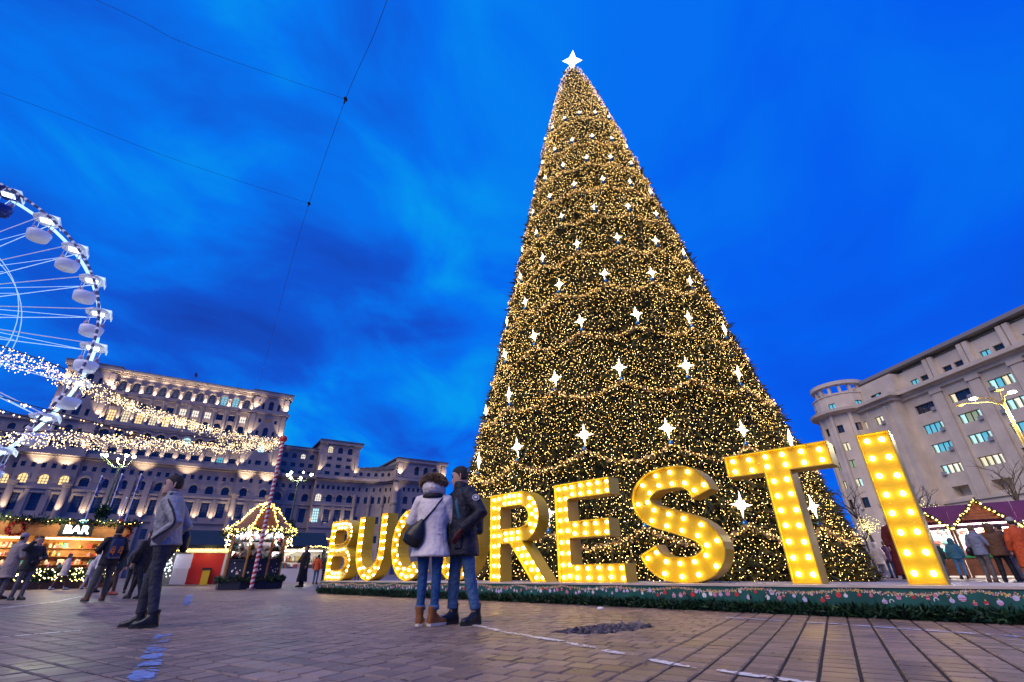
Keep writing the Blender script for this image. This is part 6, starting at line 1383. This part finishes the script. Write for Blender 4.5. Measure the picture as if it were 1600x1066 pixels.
    # ---- shoes
    if a['shoes']:
        for (H0, K, A_), to in zip(legs_, a['toes']):
            s = G(); R = Matrix.Rotation(to, 3, 'Z'); o_ = Vector((A_.x, A_.y, 0)); f = lambda x, y, z: R @ Vector((x, y, z)) + o_
            bh = a.get('boot', 0.15)
            s.rings([[f(x * w_, y, z0 + zz * hh) for x, zz in ((-1, 0), (1, 0), (1, .55), (.72, .9), (0, 1), (-.72, .9), (-1, .55))] for y, w_, z0, hh in ((-.085, .022, .02, .06), (-.075, .036, .02, .10), (-.03, .042, .02, .13), (.03, .042, .02, .115), (.075, .047, .02, .075), (.12, .050, .02, .062), (.165, .042, .02, .052), (.192, .018, .02, .035))])
            s.tube([f(0, -.025, .06), f(0, -.028, bh), f(0, -.028, bh + .012)], [.045, (.050, .056), (.052, .058)], 12)
            sh_ = part('shoe', s, 0.011 if fine else 0.02, a['shoes'], root, 1)
            so_ = G(); ol_ = [(-.04, -.07), (0, -.092), (.04, -.07), (.042, 0), (.052, .10), (.046, .16), (.018, .198), (-.018, .198), (-.046, .16), (-.052, .10), (-.042, 0)]
            so_.rings([[f(x, y, z) for x, y in ol_] for z in (0.0, .028)]); so_.build('sole', a['sole'] or mat('black rubber sole', (0.015, 0.015, 0.015), 0.6), sh_)
    # ---- coat
    if a['coat']:
        q = G(); w_ = a['coatw']; hem = a['hem']; fl_ = a['flare']
        prof_ = [(hem, .185 * fl_, .145 * fl_, 0), (hem + .02, .19 * fl_, .15 * fl_, 0)]
        for z, rx, ry, y0 in ((.62, .185 * (0.5 + fl_ / 2), .142, 0), (.75, .184 * (0.6 + fl_ * .4), .142, 0), (.92, .186, .142, .002), (1.06, .172, .135, .004), (1.20, .182, .140, .004), (1.32, .192, .135, -.002), (1.40, .185, .118, -.008), (1.45, .135, .092, -.012), (1.485, .085, .080, -.012), (1.50 + a['collar'], .074, .078, -.006)):
            if z > hem + .06: prof_.append((z, rx, ry, y0))
        q.rings([[SH_(p) for p in ering((0, y0, z), rx * w_, ry * w_, 20)] for z, rx, ry, y0 in prof_])
        for s_, (E_, W_) in ((-1, a['armL']), (1, a['armR'])):
            S0 = SH_((s_ * a['shoulder'] * .86, -.01, 1.405)); E_ = Vector(E_); W_ = Vector(W_)
            q.tube([S0 - Vector((s_ * .06, 0, -.01)), S0, S0.lerp(E_, .45), E_, E_.lerp(W_, .5), W_ + (W_ - E_).normalized() * .01], [.07 * w_, .082 * w_, .074 * w_, .067 * w_, .060 * w_, .054 * w_], 12)
        if a['hood'] and not a['hoodup']:
            q.rings([[SH_(p) for p in ering((0, y0, z), rx, ry, 16)] for z, rx, ry, y0 in ((1.40, .10, .05, -.10), (1.46, .13, .085, -.085), (1.53, .14, .10, -.07), (1.575, .125, .085, -.075), (1.59, .08, .05, -.08))])
        part('coat', q, vox * 0.8, a['coat'], root, 3)
    if a['hoodup']:
        q = G(); Rz = Matrix.Rotation(a['yaw'], 3, 'Z')
        q.rings([[Rz @ Vector(p) + hd for p in ering((0, y0, z), rx, ry, 16)] for z, rx, ry, y0 in ((-.24, .10, .095, -.02), (-.18, .118, .115, -.025), (-.08, .122, .128, -.03), (.02, .12, .13, -.03), (.085, .095, .105, -.03), (.112, .05, .06, -.03))]); part('hood', q, vox * .8, a['coat'] if a['hoodup'] is True else a['hoodup'], root, 3)
        if a['fur']:
            q = G(); q.rings([[SH_(p) for p in ering((0, y0, z), rx, ry, 16)] for z, rx, ry, y0 in ((1.46, .10, .085, -.03), (1.50, .138, .122, -.04), (1.55, .152, .142, -.046), (1.605, .146, .138, -.05), (1.64, .12, .115, -.05), (1.655, .08, .08, -.05))]); part('hood_back', q, vox * .8, a['coat'], root, 3)
    if a['fur']:
        P = []; D = []; Rz = Matrix.Rotation(a['yaw'], 3, 'Z')
        for _ in range(11000):
            d_ = Vector((rnd.gauss(0, 1), rnd.gauss(0, 1), rnd.gauss(0, 1))).normalized()
            if d_.z < 0.16 - 0.62 * d_.x * d_.x or d_.y > 0.75: continue
            c_ = Vector((d_.x * .165, -.034 + d_.y * .160, -.012 + d_.z * .112)); P.append(tuple(Rz @ c_ + hd)); D.append(tuple(Rz @ (d_ + Vector((0, -.2, -.25)))))
        link('fur_trim', needles_mesh('fur_trim', np.array(P), np.array(D), 0.032, 0.008, a['fur'], blades=2, spread=.45, seed=77), root)
    if a['hair']:
        q = G(); L_ = a['hairlen']; rs = []
        for z, rx, ry, y0, fc in (((-.10 - L_, .075, .062, -.040, 0) if L_ else (-.075, .060, .060, -.030, 0)), ((-.06 - L_ * .5, .081, .075, -.036, 0) if L_ else (-.055, .076, .070, -.034, 0)), (-.02, .083, .086, -.026, 0), (.03, .0835, .098, -.014, .3), (.06, .080, .103, -.006, 1), (.09, .066, .088, -.008, 1), (.115, .038, .052, -.01, 1), (.122, .01, .014, -.01, 1)):
            pts_ = []
            for kk in range(20):
                t = 2 * pi * kk / 20; x, y = rx * cos(t), ry * sin(t) + y0
                lim = .015 if fc == 0 else (.05 if fc < 1 else 9)
                if y > lim: x *= .8; y = lim
                pts_.append(tr((x, y, z)))
            rs.append(pts_)
        q.rings(rs); part('hair', q, 0.011 if fine else .02, a['hair'], root, 1)
    if a['hat']:
        q = G(); q.rings([[tr(p) for p in ering((0, y0, z), rx, ry, 16)] for z, rx, ry, y0 in ((.005, .087, .108, -.008), (.035, .093, .114, -.008), (.05, .089, .109, -.008), (.10, .078, .09, -.012), (.135, .045, .055, -.014), (.145, .012, .015, -.014))]); part('hat', q, .012 if fine else .02, a['hat'], root, 1)
    if a['scarf']:
        q = G(); q.rings([[SH_(p) for p in ering((0, y0, z), rx, ry, 16)] for z, rx, ry, y0 in ((1.43, .085, .08, -.01), (1.455, .112, .10, -.008), (1.50, .108, .10, -.004), (1.53, .088, .088, -.004))]); part('scarf', q, .014 if fine else .022, a['scarf'], root, 2)
    if a['pack']:
        m_ = a['pack']; p = G(); p.rings([[SH_(v) for v in ((x * w_, yy, z) for x, yy in ((-.85, -.11), (.85, -.11), (1, -.13), (1, -.185), (.8, -.225 * d_), (-.8, -.225 * d_), (-1, -.185), (-1, -.13)))] for z, w_, d_ in ((.94, .11, .92), (.97, .145, 1), (1.15, .15, 1.08), (1.32, .145, 1), (1.40, .12, .9), (1.43, .07, .8))]); pk_ = part('backpack', p, .014 if fine else .024, m_, root, 1)
        ms = a.get('strapm') or m_
        for s_ in (-1, 1):
            st_ = G(); st_.tube([SH_(v) for v in ((s_ * .10, -.15, 1.40), (s_ * .125, -.06, 1.475), (s_ * .125, .06, 1.44), (s_ * .13, .135, 1.30), (s_ * .15, .12, 1.12), (s_ * .17, -.04, 1.0), (s_ * .13, -.14, .99))], [(.022, .008)] * 7, 8); st_.build('strap', ms, pk_, True)
    if a['extra']: a['extra'](root, SH_, tr)
    return root

# ---------------------------------------------------------------- the three people close by
GREYJ = cloth('grey blue jacket', (0.29, 0.29, 0.31), 0.5, 0.1, 0.6, 14); DGREY = cloth('charcoal trousers', (0.042, 0.045, 0.058), 0.8, 0.2, 0.3, 30); BLACKL = mat('black leather', (0.012, 0.012, 0.013), 0.35); BLACKC = cloth('black cloth', (0.012, 0.013, 0.018), 0.7, 0.2)
def man1_extra(root, SH_, tr):
    q = G()                                                  # dark stripe down the sleeve, hem band, pocket and zip
    eL = Vector((-0.30, -0.14, 1.12)); wL = Vector((-0.225, 0.10, 0.93)); s0 = SH_((-0.15, -0.02, 1.44))
    pts_ = [SH_((-.09, -.015, 1.498)), SH_((-.17, -.02, 1.472)), SH_((-.245, -.03, 1.40)), Vector((-.305, -.06, 1.28)), Vector((-.350, -.125, 1.14)), Vector((-.335, -.085, 1.065)), Vector((-.300, .02, .995)), Vector((-.27, .08, .95))]
    q.tube(catmull(pts_, 4), [(.020, .012)] * (len(pts_) * 4 - 3), 8); q.build('sleeve_stripe', BLACKC, root, True)
    q = G(); q.rings([ering((0, 0, z), rx, ry, 24) for z, rx, ry in ((.865, .185, .142), (.88, .199, .156), (.92, .201, .158), (.935, .19, .148))]); part('hem_band', q, .012, BLACKC, root, 2)
    q = G(); q.tube([SH_((0, .150, .95)), SH_((0, .152, 1.1)), SH_((0, .154, 1.25)), SH_((0, .135, 1.36)), SH_((0, .098, 1.45)), SH_((0, .082, 1.52))], [(.009, .006)] * 6, 6); q.build('zip', mat('silver zip', (0.4, 0.4, 0.42), 0.3, metal=0.8), root, True)
    q = G(); q.rings([[SH_(p) for p in ering((0, -.006, z), rx, ry, 18)] for z, rx, ry in ((1.475, .078, .077), (1.50, .078, .079), (1.545, .071, .076), (1.55, .064, .068))]); part('collar', q, .012, BLACKC, root, 1)
    q = G(); q.rings([ering((.17, -.15, z), rx, ry, 12) for z, rx, ry in ((.80, .03, .03), (.84, .06, .05), (.98, .065, .055), (1.06, .03, .03))]); part('side_bag', q, .016, BLACKL, root, 2)
    q = G(); q.rings([[tr(p) for p in ering((0, y0, z), rx, ry, 14)] for z, rx, ry, y0 in ((-.155, .040, .070, .016), (-.14, .056, .088, .012), (-.118, .0605, .0955, .0105), (-.10, .062, .094, .006))]); part('stubble_beard', q, .010, mat('short beard', (0.10, 0.06, 0.045), 0.7), root, 1)
make_person('man in a grey jacket with black sleeve stripe, looking left, hand in pocket', (-4.43, 6.38), (-0.95, -0.32), h=1.77, vox=.013, coat=GREYJ, coatw=1.10, hem=.875, legs=DGREY, legw=1.0, shoes=BLACKL, boot=.17, hair=M_HAIRD,
            feet=((-.085, -.06), (.12, .13)), toes=(.05, -.10), knees=((0, .03), (0, .05)), armL=((-.285, -.13, 1.13), (-.215, .075, .945)), armR=((.285, -.10, 1.13), (.22, .09, .95)), hide_hands=(True, True), yaw=.22, lean=.12, tilt=.045, trouser_end=.14, extra=man1_extra)
PALE = cloth('pale lilac parka', (0.74, 0.67, 0.64), 0.6, 0.06, 0.3, 14); JEANB = cloth('deep blue jeans', (0.018, 0.075, 0.20), 0.8, 0.25, 0.3, 40); JEANM = cloth('mid blue jeans', (0.055, 0.13, 0.25), 0.8, 0.3, 0.3, 40); TAN = mat('tan suede boot', (0.24, 0.085, 0.022), 0.75, var=0.2, scale=12); RUBW = mat('cream rubber sole', (0.68, 0.58, 0.46), 0.6)
FUR = [mat('brown fur', (0.36, 0.24, 0.14), 0.8), mat('tan fur', (0.55, 0.41, 0.27), 0.8), mat('dark fur', (0.20, 0.125, 0.07), 0.8)]
def woman_extra(root, SH_, tr):
    q = G(); q.tube([SH_(p) for p in ((.155, -.02, 1.462), (.13, -.11, 1.40), (.05, -.152, 1.28), (-.06, -.160, 1.16), (-.15, -.150, 1.06), (-.21, -.10, 1.02))], [(.020, .006)] * 6, 8); q.build('bag_strap', BLACKL, root, True)
    q = G(); R = Matrix.Rotation(.45, 3, 'Y'); c_ = Vector((-.165, -.17, .985))
    q.rings([[R @ Vector(p) + c_ for p in ering((0, 0, z), rx, ry, 14)] for z, rx, ry in ((-.14, .07, .035), (-.12, .12, .06), (-.03, .138, .075), (.07, .105, .06), (.15, .05, .03), (.20, .025, .012))]); part('crossbody_bag', q, .013, BLACKL, root, 2)
    q = G(); q.rings([[SH_(p) for p in ering((0, y0, z), rx, ry, 18)] for z, rx, ry, y0 in ((1.425, .135, .12, -.02), (1.445, .150, .135, -.025), (1.475, .145, .13, -.025), (1.49, .12, .11, -.02))]); part('neck_scarf', q, .013, BLACKC, root, 2)
    q = G(); q.tube([SH_((-.15, -.12, 1.0)), SH_((0, -.148, .995)), SH_((.15, -.12, 1.0))], [.004] * 3, 6); q.build('waist_seam', PALE, root)
    for s_ in (-1, 1): h = G(); h.rings([ering((s_ * .085 if s_ < 0 else .085, .0 if s_ < 0 else .0, z), .062, .064, 14) for z in (.165, .215)]); h.build('rolled_hem', cloth('jean hem', (0.04, 0.12, 0.27)), root, True)
make_person('woman from behind in pale fur hooded parka with black crossbody bag', (-1.03, 6.14), (0.10, 1.0), h=1.70, vox=.013, coat=PALE, coatw=1.11, hem=.735, flare=1.22, legs=JEANB, legw=.92, shoes=TAN, sole=RUBW, boot=.19, feet=((-.085, 0), (.085, .0)), toes=(.15, -.62),
            armL=((-.29, .02, 1.15), (-.21, .19, 1.08)), armR=((.285, .08, 1.13), (.20, .24, 1.20)), hide_hands=(True, True), yaw=-.35, hair=M_HAIRD, hoodup=True, fur=FUR, trouser_end=.18, collar=.02, extra=woman_extra)
NAVYC = cloth('black navy parka', (0.014, 0.016, 0.030), 0.65, 0.2, 0.4, 18); WINE = mat('red lit hand', (0.09, 0.010, 0.014), 0.7)  # the red light on the man's hands is put into this colour
def man2_extra(root, SH_, tr):
    q = G(); n = 16; c_ = Vector((-.340, .015, 1.335)); nrm = Vector((-.85, .42, .42)).normalized(); ux = nrm.cross(Vector((0, 0, 1))).normalized(); uz = ux.cross(nrm)
    for (r, d, mi) in ((.042, .004, 0), (.033, .007, 1), (.019, .010, 0)): q.rings([[c_ + nrm * (d + e) + ux * (r * cos(2 * pi * k / n)) + uz * (r * sin(2 * pi * k / n)) for k in range(n)] for e in (-.03, 0)], mi)
    q.build('sleeve_badge', [mat('badge white', (0.6, 0.6, 0.62), 0.6), mat('badge navy', (0.02, 0.03, 0.07), 0.6)], root)
    q = G(); q.box(-.05, .05, -.012, .012, -.075, .075); o = q.build('pocket_flap', NAVYC, root); o.location = (-.16, .155, .86); o.rotation_euler = (0, 0, .75)
    q = G(); q.rings([[SH_(p) for p in ering((0, y0, z), rx, ry, 18)] for z, rx, ry, y0 in ((1.44, .11, .10, -.01), (1.48, .105, .10, -.008), (1.555, .086, .09, .0), (1.565, .075, .08, 0))]); part('high_collar', q, .013, NAVYC, root, 1)
    q = G(); add_hand(q, (-.225, .150, .955), (.20, .45, -.80), (.9, 0, .2), 1, .9); q.tube([(-.238, .125, .99), (-.225, .150, .955)], [.03, .03], 8); part('red_lit_hand', q, .008, WINE, root, 1)
    q = G(); add_hand(q, (.24, .16, .84), (0, .2, -1), (-.9, 0, 0), -1, .5); q.tube([(.245, .15, .88), (.24, .16, .84)], [.03, .03], 8); part('red_lit_hand', q, .008, WINE, root, 1)
make_person('man in a black parka and blue jeans with backpack, leaning his face to the woman', (-0.645, 6.24), (-0.82, -0.50), h=1.80, vox=.013, coat=NAVYC, coatw=1.20, hem=.70, flare=1.08, shoulder=.215, legs=JEANM, legw=1.10, shoes=BLACKL, boot=.20, hair=M_HAIRD, feet=((-.13, -.11), (.12, .06)), toes=(.25, -.1),
            armL=((-.355, -.06, 1.16), (-.235, .13, .985)), armR=((.28, .03, 1.13), (.245, .15, .90)), hide_hands=(True, True), yaw=-.66, pitch=-.16, lean=.10, pack=mat('black backpack', (0.016, 0.02, 0.03), 0.6), strapm=mat('teal blue strap', (0.015, 0.11, 0.20), 0.6), trouser_end=.15, extra=man2_extra)

# ---------------------------------------------------------------- people around the market
def C_(n, c, **k): return cloth(n, c, **k)
BEIGE = C_('beige grey coat', (0.30, 0.25, 0.235)); CREAM = C_('cream white coat', (0.66, 0.58, 0.50)); BROWNP = C_('brown trousers', (0.11, 0.045, 0.03)); WHITEC = C_('white jacket', (0.62, 0.60, 0.62)); OLIVE = C_('dark olive jacket', (0.03, 0.032, 0.03)); GREYT = C_('grey trousers', (0.13, 0.12, 0.13)); GREYH = mat('grey knit hat', (0.32, 0.30, 0.31), 0.85, var=0.2, scale=40); ORANGE = C_('orange red jacket', (0.55, 0.085, 0.02)); TEALC = C_('teal blue jacket', (0.035, 0.14, 0.20)); DTEAL = C_('dark teal coat', (0.02, 0.05, 0.06)); BROWNC = C_('brown hooded jacket', (0.12, 0.06, 0.033)); LBLUE = C_('light blue grey jacket', (0.19, 0.22, 0.34)); JEANL = C_('bright blue jeans', (0.05, 0.20, 0.38)); PINKW = C_('white puffer', (0.60, 0.54, 0.50)); REDC = C_('deep red robe', (0.11, 0.009, 0.009)); OCHRE = C_('ochre brown jacket', (0.26, 0.14, 0.07)); PURPC = C_('dark purple jacket', (0.07, 0.02, 0.08)); YELB = mat('yellow green bag', (0.55, 0.5, 0.03), 0.6); TANP = C_('tan trousers', (0.24, 0.16, 0.12)); KHAKI = C_('khaki trousers', (0.075, 0.075, 0.065)); BROWNS = mat('brown shoe', (0.12, 0.055, 0.025), 0.6); WSHOE = mat('white shoe', (0.6, 0.58, 0.55), 0.5)
def azd(u, D): return (D * sin(radians(u)), D * cos(radians(u)))
def fdir(az, turn):
    """turn 0 = facing away from the camera, 90 = facing right in the picture, 180 = towards the camera, -90 = left"""
    t = radians(az + turn); return (sin(t), cos(t))
def bystander(label, az, D, turn, **kw):
    x, y = azd(az, D); kw.setdefault('shoes', BLACKL); kw.setdefault('hair', M_HAIRD); kw.setdefault('vox', .026); return make_person(label, (x, y), fdir(az, turn), **kw)
bystander('person in a long beige grey coat and grey knit hat at the left frame edge', -45.0, 21.0, 60, h=1.74, coat=BEIGE, coatw=1.15, hem=.55, flare=1.2, legs=GREYT, hat=GREYH, scarf=GREYH, vox=.02, armR=((.28, .05, 1.12), (.12, .26, 1.22)), armL=((-.28, .05, 1.12), (-.16, .24, 1.2)), lean=.06)
bystander('woman in a dark jacket raising a hand to her hair at left', -43.9, 19.8, 150, h=1.62, coat=OLIVE, coatw=1.1, hem=.78, legs=GREYT, vox=.02, feet=((-.06, .08), (.08, -.08)), armR=((.34, .06, 1.34), (.17, .10, 1.58)), armL=((-.28, .08, 1.12), (-.12, .22, 1.12)), scarf=GREYH, hairlen=.14, yaw=.3,
          extra=lambda root, SH_, tr: part('waist_bag', G().ball((-.02, .19, 1.0), (.13, .06, .09), 10, 8), .02, BLACKL, root, 1))
bystander('woman in a cream coat and brown trousers walking before the lit hedge', -41.6, 34.0, 75, h=1.62, coat=CREAM, coatw=1.1, hem=.66, flare=1.15, legs=BROWNP, shoes=WSHOE, feet=((-.07, -.28), (.07, .26)), hair=M_HAIRB, hairlen=.2)
bystander('smaller figure in white coat and white trousers beside the cream coated woman', -39.9, 34.5, 70, h=1.52, coat=WHITEC, coatw=1.1, hem=.72, flare=1.2, legs=WHITEC, shoes=WSHOE, feet=((-.07, -.12), (.07, .16)), hair=M_HAIRD, armR=((.28, .08, 1.15), (.2, .3, 1.15)))
bystander('person in a pale hooded top, behind the backpacker', -39.3, 26.0, 40, h=1.72, coat=WHITEC, coatw=1.08, hem=.82, legs=GREYT, hoodup=True,
          extra=lambda root, SH_, tr: G().box(-.32, -.28, -.12, .14, .62, .95).build('tote_bag', WSHOE, root))
def bp_extra(root, SH_, tr):
    for s_ in (-1, 1):
        q = G()
        for pts_ in (((-.045, 1.10), (-.01, 1.24), (.03, 1.24)), ((-.045, 1.10), (.05, 1.11)), ((.03, 1.24), (.02, 1.05)), ((-.02, 1.17), (.05, 1.17))): q.tube([(s_ * .085 + x, -.250, z) for x, z in pts_], [(.012, .004)] * len(pts_), 6)
        q.build('orange_patch', mat('orange patch', (0.75, 0.22, 0.02), 0.5), root)
    G().box(-.12, .12, -.245, -.215, .955, 1.0).build('grey_band', GREYT, root)
bystander('man seen from behind with navy backpack marked in orange', -38.9, 16.9, -20, h=1.76, coat=BLACKC, coatw=1.1, hem=.80, legs=KHAKI, legw=1.15, shoes=BROWNS, vox=.017, feet=((-.2, -.02), (.16, .05)), pack=mat('navy backpack', (0.012, 0.028, 0.09), 0.6), extra=bp_extra, armL=((-.3, .04, 1.14), (-.2, .2, 1.12)), armR=((.3, .0, 1.13), (.27, .12, .92)))
bystander('woman in black stepping forward just left of the grey jacketed man', -36.4, 17.5, -40, h=1.72, coat=BLACKC, coatw=1.08, hem=.62, legs=BLACKC, vox=.02, feet=((-.08, -.34), (.08, .24)), hairlen=.18)
bystander('person with brown trousers and red shoes half hidden behind the backpacker', -38.1, 22.0, 120, h=1.68, coat=DTEAL, hem=.8, legs=C_('dark brown trousers', (0.06, 0.035, 0.03)), shoes=mat('red shoe', (0.3, 0.06, 0.05), 0.6), feet=((-.1, -.16), (.1, .16)))
bystander('person with a yellow green hat between the backpacker and the grey jacketed man', -36.9, 24.0, 170, h=1.70, coat=KHAKI, hem=.8, legs=BLACKC, hat=mat('yellow green hat', (0.4, 0.36, 0.05), 0.8))
bystander('tall person in a long black coat standing right of the kiosk', -22.6, 26.3, -120, h=1.78, coat=BLACKC, coatw=1.2, hem=.22, flare=1.25, legs=BLACKC, vox=.022, armR=((.3, .06, 1.15), (.16, .22, 1.05)), hair=M_HAIRB)
bystander('person in an orange red jacket behind the long black coat', -21.3, 33.0, 20, h=1.6, coat=ORANGE, hem=.8, legs=JEANM)
bystander('person in a white coat with pink bag left of letter B', -19.8, 30.0, -70, h=1.7, coat=WHITEC, coatw=1.1, hem=.6, legs=BLACKC, extra=lambda root, SH_, tr: G().box(.26, .40, .1, .34, .5, .85).build('pink_bag', mat('pink bag', (0.6, 0.1, 0.2), 0.6), root))
bystander('person in a dark jacket before the distant stall, right of the black coat', -20.5, 34.5, 160, h=1.7, coat=DTEAL, hem=.8, legs=BLACKC)
bystander('person in an orange top glimpsed through the first letter U', -17.2, 30.0, 170, h=1.62, coat=ORANGE, hem=.8, legs=GREYT)
g = 'x'
bystander('person in an ochre jacket beside the tree foot, leftmost of the group there', 33.9, 33.4, -30, h=1.68, coat=OCHRE, hem=.78, legs=BLACKC)
bystander('person in a black jacket with a yellow green bag beside the tree foot', 34.6, 33.6, 25, h=1.74, coat=BLACKC, hem=.78, legs=TANP, extra=lambda root, SH_, tr: G().box(-.36, -.26, -.1, .16, .5, .86).build('carrier_bag', YELB, root))
bystander('person in a white hooded puffer seen from behind near the tree foot', 35.7, 32.8, 10, h=1.72, coat=PINKW, coatw=1.18, hem=.66, legs=LBLUE, hoodup=True, shoes=WSHOE)
bystander('person in a dark purple jacket and blue jeans just left of letter I', 36.4, 33.0, -20, h=1.74, coat=PURPC, hem=.75, legs=JEANB, hair=M_HAIRB)
bystander('person in a dark teal coat leaning to the purple stall counter', 39.9, 31.0, 15, h=1.64, coat=DTEAL, coatw=1.1, hem=.68, legs=JEANB, hair=mat('blond hair', (0.42, 0.28, 0.12), 0.6), hairlen=.18, lean=.1)
bystander('person in a bright teal jacket and light blue jeans at the purple stall counter', 41.1, 30.8, -10, h=1.70, coat=TEALC, coatw=1.15, hem=.84, legs=JEANL, hoodup=True, feet=((-.12, -.05), (.12, .08)))
bystander('person in a brown hooded jacket and black trousers seen from behind at the right edge', 43.85, 21.6, 8, h=1.74, coat=BROWNC, coatw=1.15, hem=.80, legs=BLACKC, legw=1.1, hoodup=True, vox=.018, feet=((-.14, -.02), (.15, .06)), armR=((.33, .1, 1.17), (.36, .32, 1.06)), armL=((-.28, .0, 1.12), (-.24, .1, .92)))
bystander('person in a light blue grey jacket with dark shoulder bag, left of the brown jacket', 42.75, 21.7, 40, h=1.72, coat=LBLUE, coatw=1.1, hem=.84, legs=GREYT, shoes=BROWNS, vox=.019, hair=M_HAIRB, extra=lambda root, SH_, tr: part('shoulder_bag', G().ball((-.24, -.08, .95), (.09, .16, .14), 10, 8), .02, BLACKL, root, 1), armR=((.3, .08, 1.13), (.22, .28, 1.05)))
bystander('person in a bright orange jacket cut by the right frame edge', 45.3, 20.8, -30, h=1.80, coat=ORANGE, coatw=1.18, hem=.45, flare=1.1, legs=KHAKI, vox=.02, hat=GREYH)
bystander('dark haired person in a dark jacket between the brown and orange jackets', 44.4, 22.8, -60, h=1.76, coat=BLACKC, hem=.8, legs=GREYT)
bystander('very tall red robed figure with a pale hat mostly hidden behind letter I', 37.35, 30.5, 150, h=2.75, coat=REDC, coatw=1.2, hem=.1, flare=1.3, hat=mat('pale fur hat', (0.6, 0.5, 0.4), 0.9), hair=None)
# ================================================================== BARE AND LIT TREES
M_BARK = mat('grey bark', (0.075, 0.058, 0.045), 0.85, var=0.3, scale=6)
def bare_tree(loc, h, label, seed, group=None, lights=0, spread=0.55):
    r = random.Random(seed); t = thing('bare_tree', label, 'tree', loc, 0, group); q = G(); tips = []
    def grow(p, d, ln, rad, lv):
        pts_ = [p]; dd = d.copy()
        for k in range(3):
            dd = (dd + Vector((r.gauss(0, 0.12), r.gauss(0, 0.12), r.gauss(0.03, 0.08)))).normalized(); pts_.append(pts_[-1] + dd * ln / 3)
        q.tube(pts_, [rad, rad * 0.88, rad * 0.76, rad * 0.62], 6 if lv < 2 else 4)
        tips.extend(pts_[1:] if lv > 1 else [])
        if lv >= 4: return
        for k in range(r.choice((2, 3, 3)) if lv else 4):
            nd = (dd + Vector((r.gauss(0, spread), r.gauss(0, spread), r.gauss(0.12, 0.25)))).normalized(); grow(pts_[r.choice((2, 3))] if k else pts_[3], nd, ln * r.uniform(0.55, 0.8), rad * 0.58, lv + 1)
    trunk = G(); trunk.tube([(0, 0, 0), (0.02, 0, h * 0.14), (0.0, 0.03, h * 0.27)], [h * 0.028, h * 0.022, h * 0.018], 8); trunk.build('trunk', M_BARK, t)
    grow(Vector((0, 0.03, h * 0.26)), Vector((0, 0, 1)), h * 0.28, h * 0.017, 0); q.build('crown', M_BARK, t)
    if lights:
        B = [tuple(r.choice(tips) + Vector((r.gauss(0, 0.08), r.gauss(0, 0.08), r.uniform(-0.35, 0.05)))) for _ in range(lights)]
        link('lights', bulbs_mesh('lights', B, 0.019, [emis('yellow tree light', (1.0, 0.78, 0.26), 5.0)]), t)['kind'] = 'stuff'
    return t
bt = 'bare street trees before the office block'
bare_tree((39.5, 38.5, 0), 9.0, 'bare leafless tree in front of the dark office doorway, right of letter I', 2, bt)
bare_tree((42.0, 36.0, 0), 8.5, 'bare leafless tree near the right frame edge before the office', 5, bt)
bare_tree((37.5, 44.5, 0), 8.5, 'bare leafless tree just right of letter I, above the stall roof', 8, bt)
bare_tree((34.2, 47.5, 0), 9.0, 'bare leafless tree left of letter I at the foot of the round tower', 12, bt)
bare_tree((23.0, 32.6, 0), 4.0, 'small tree wrapped in yellow lights between the giant tree and letter I', 15, 'small lit trees', 360, 0.75)
bare_tree((27.6, 33.0, 0), 5.2, 'small tree with yellow lights peeking above the purple roof right of letter I', 19, 'small lit trees', 320, 0.75)
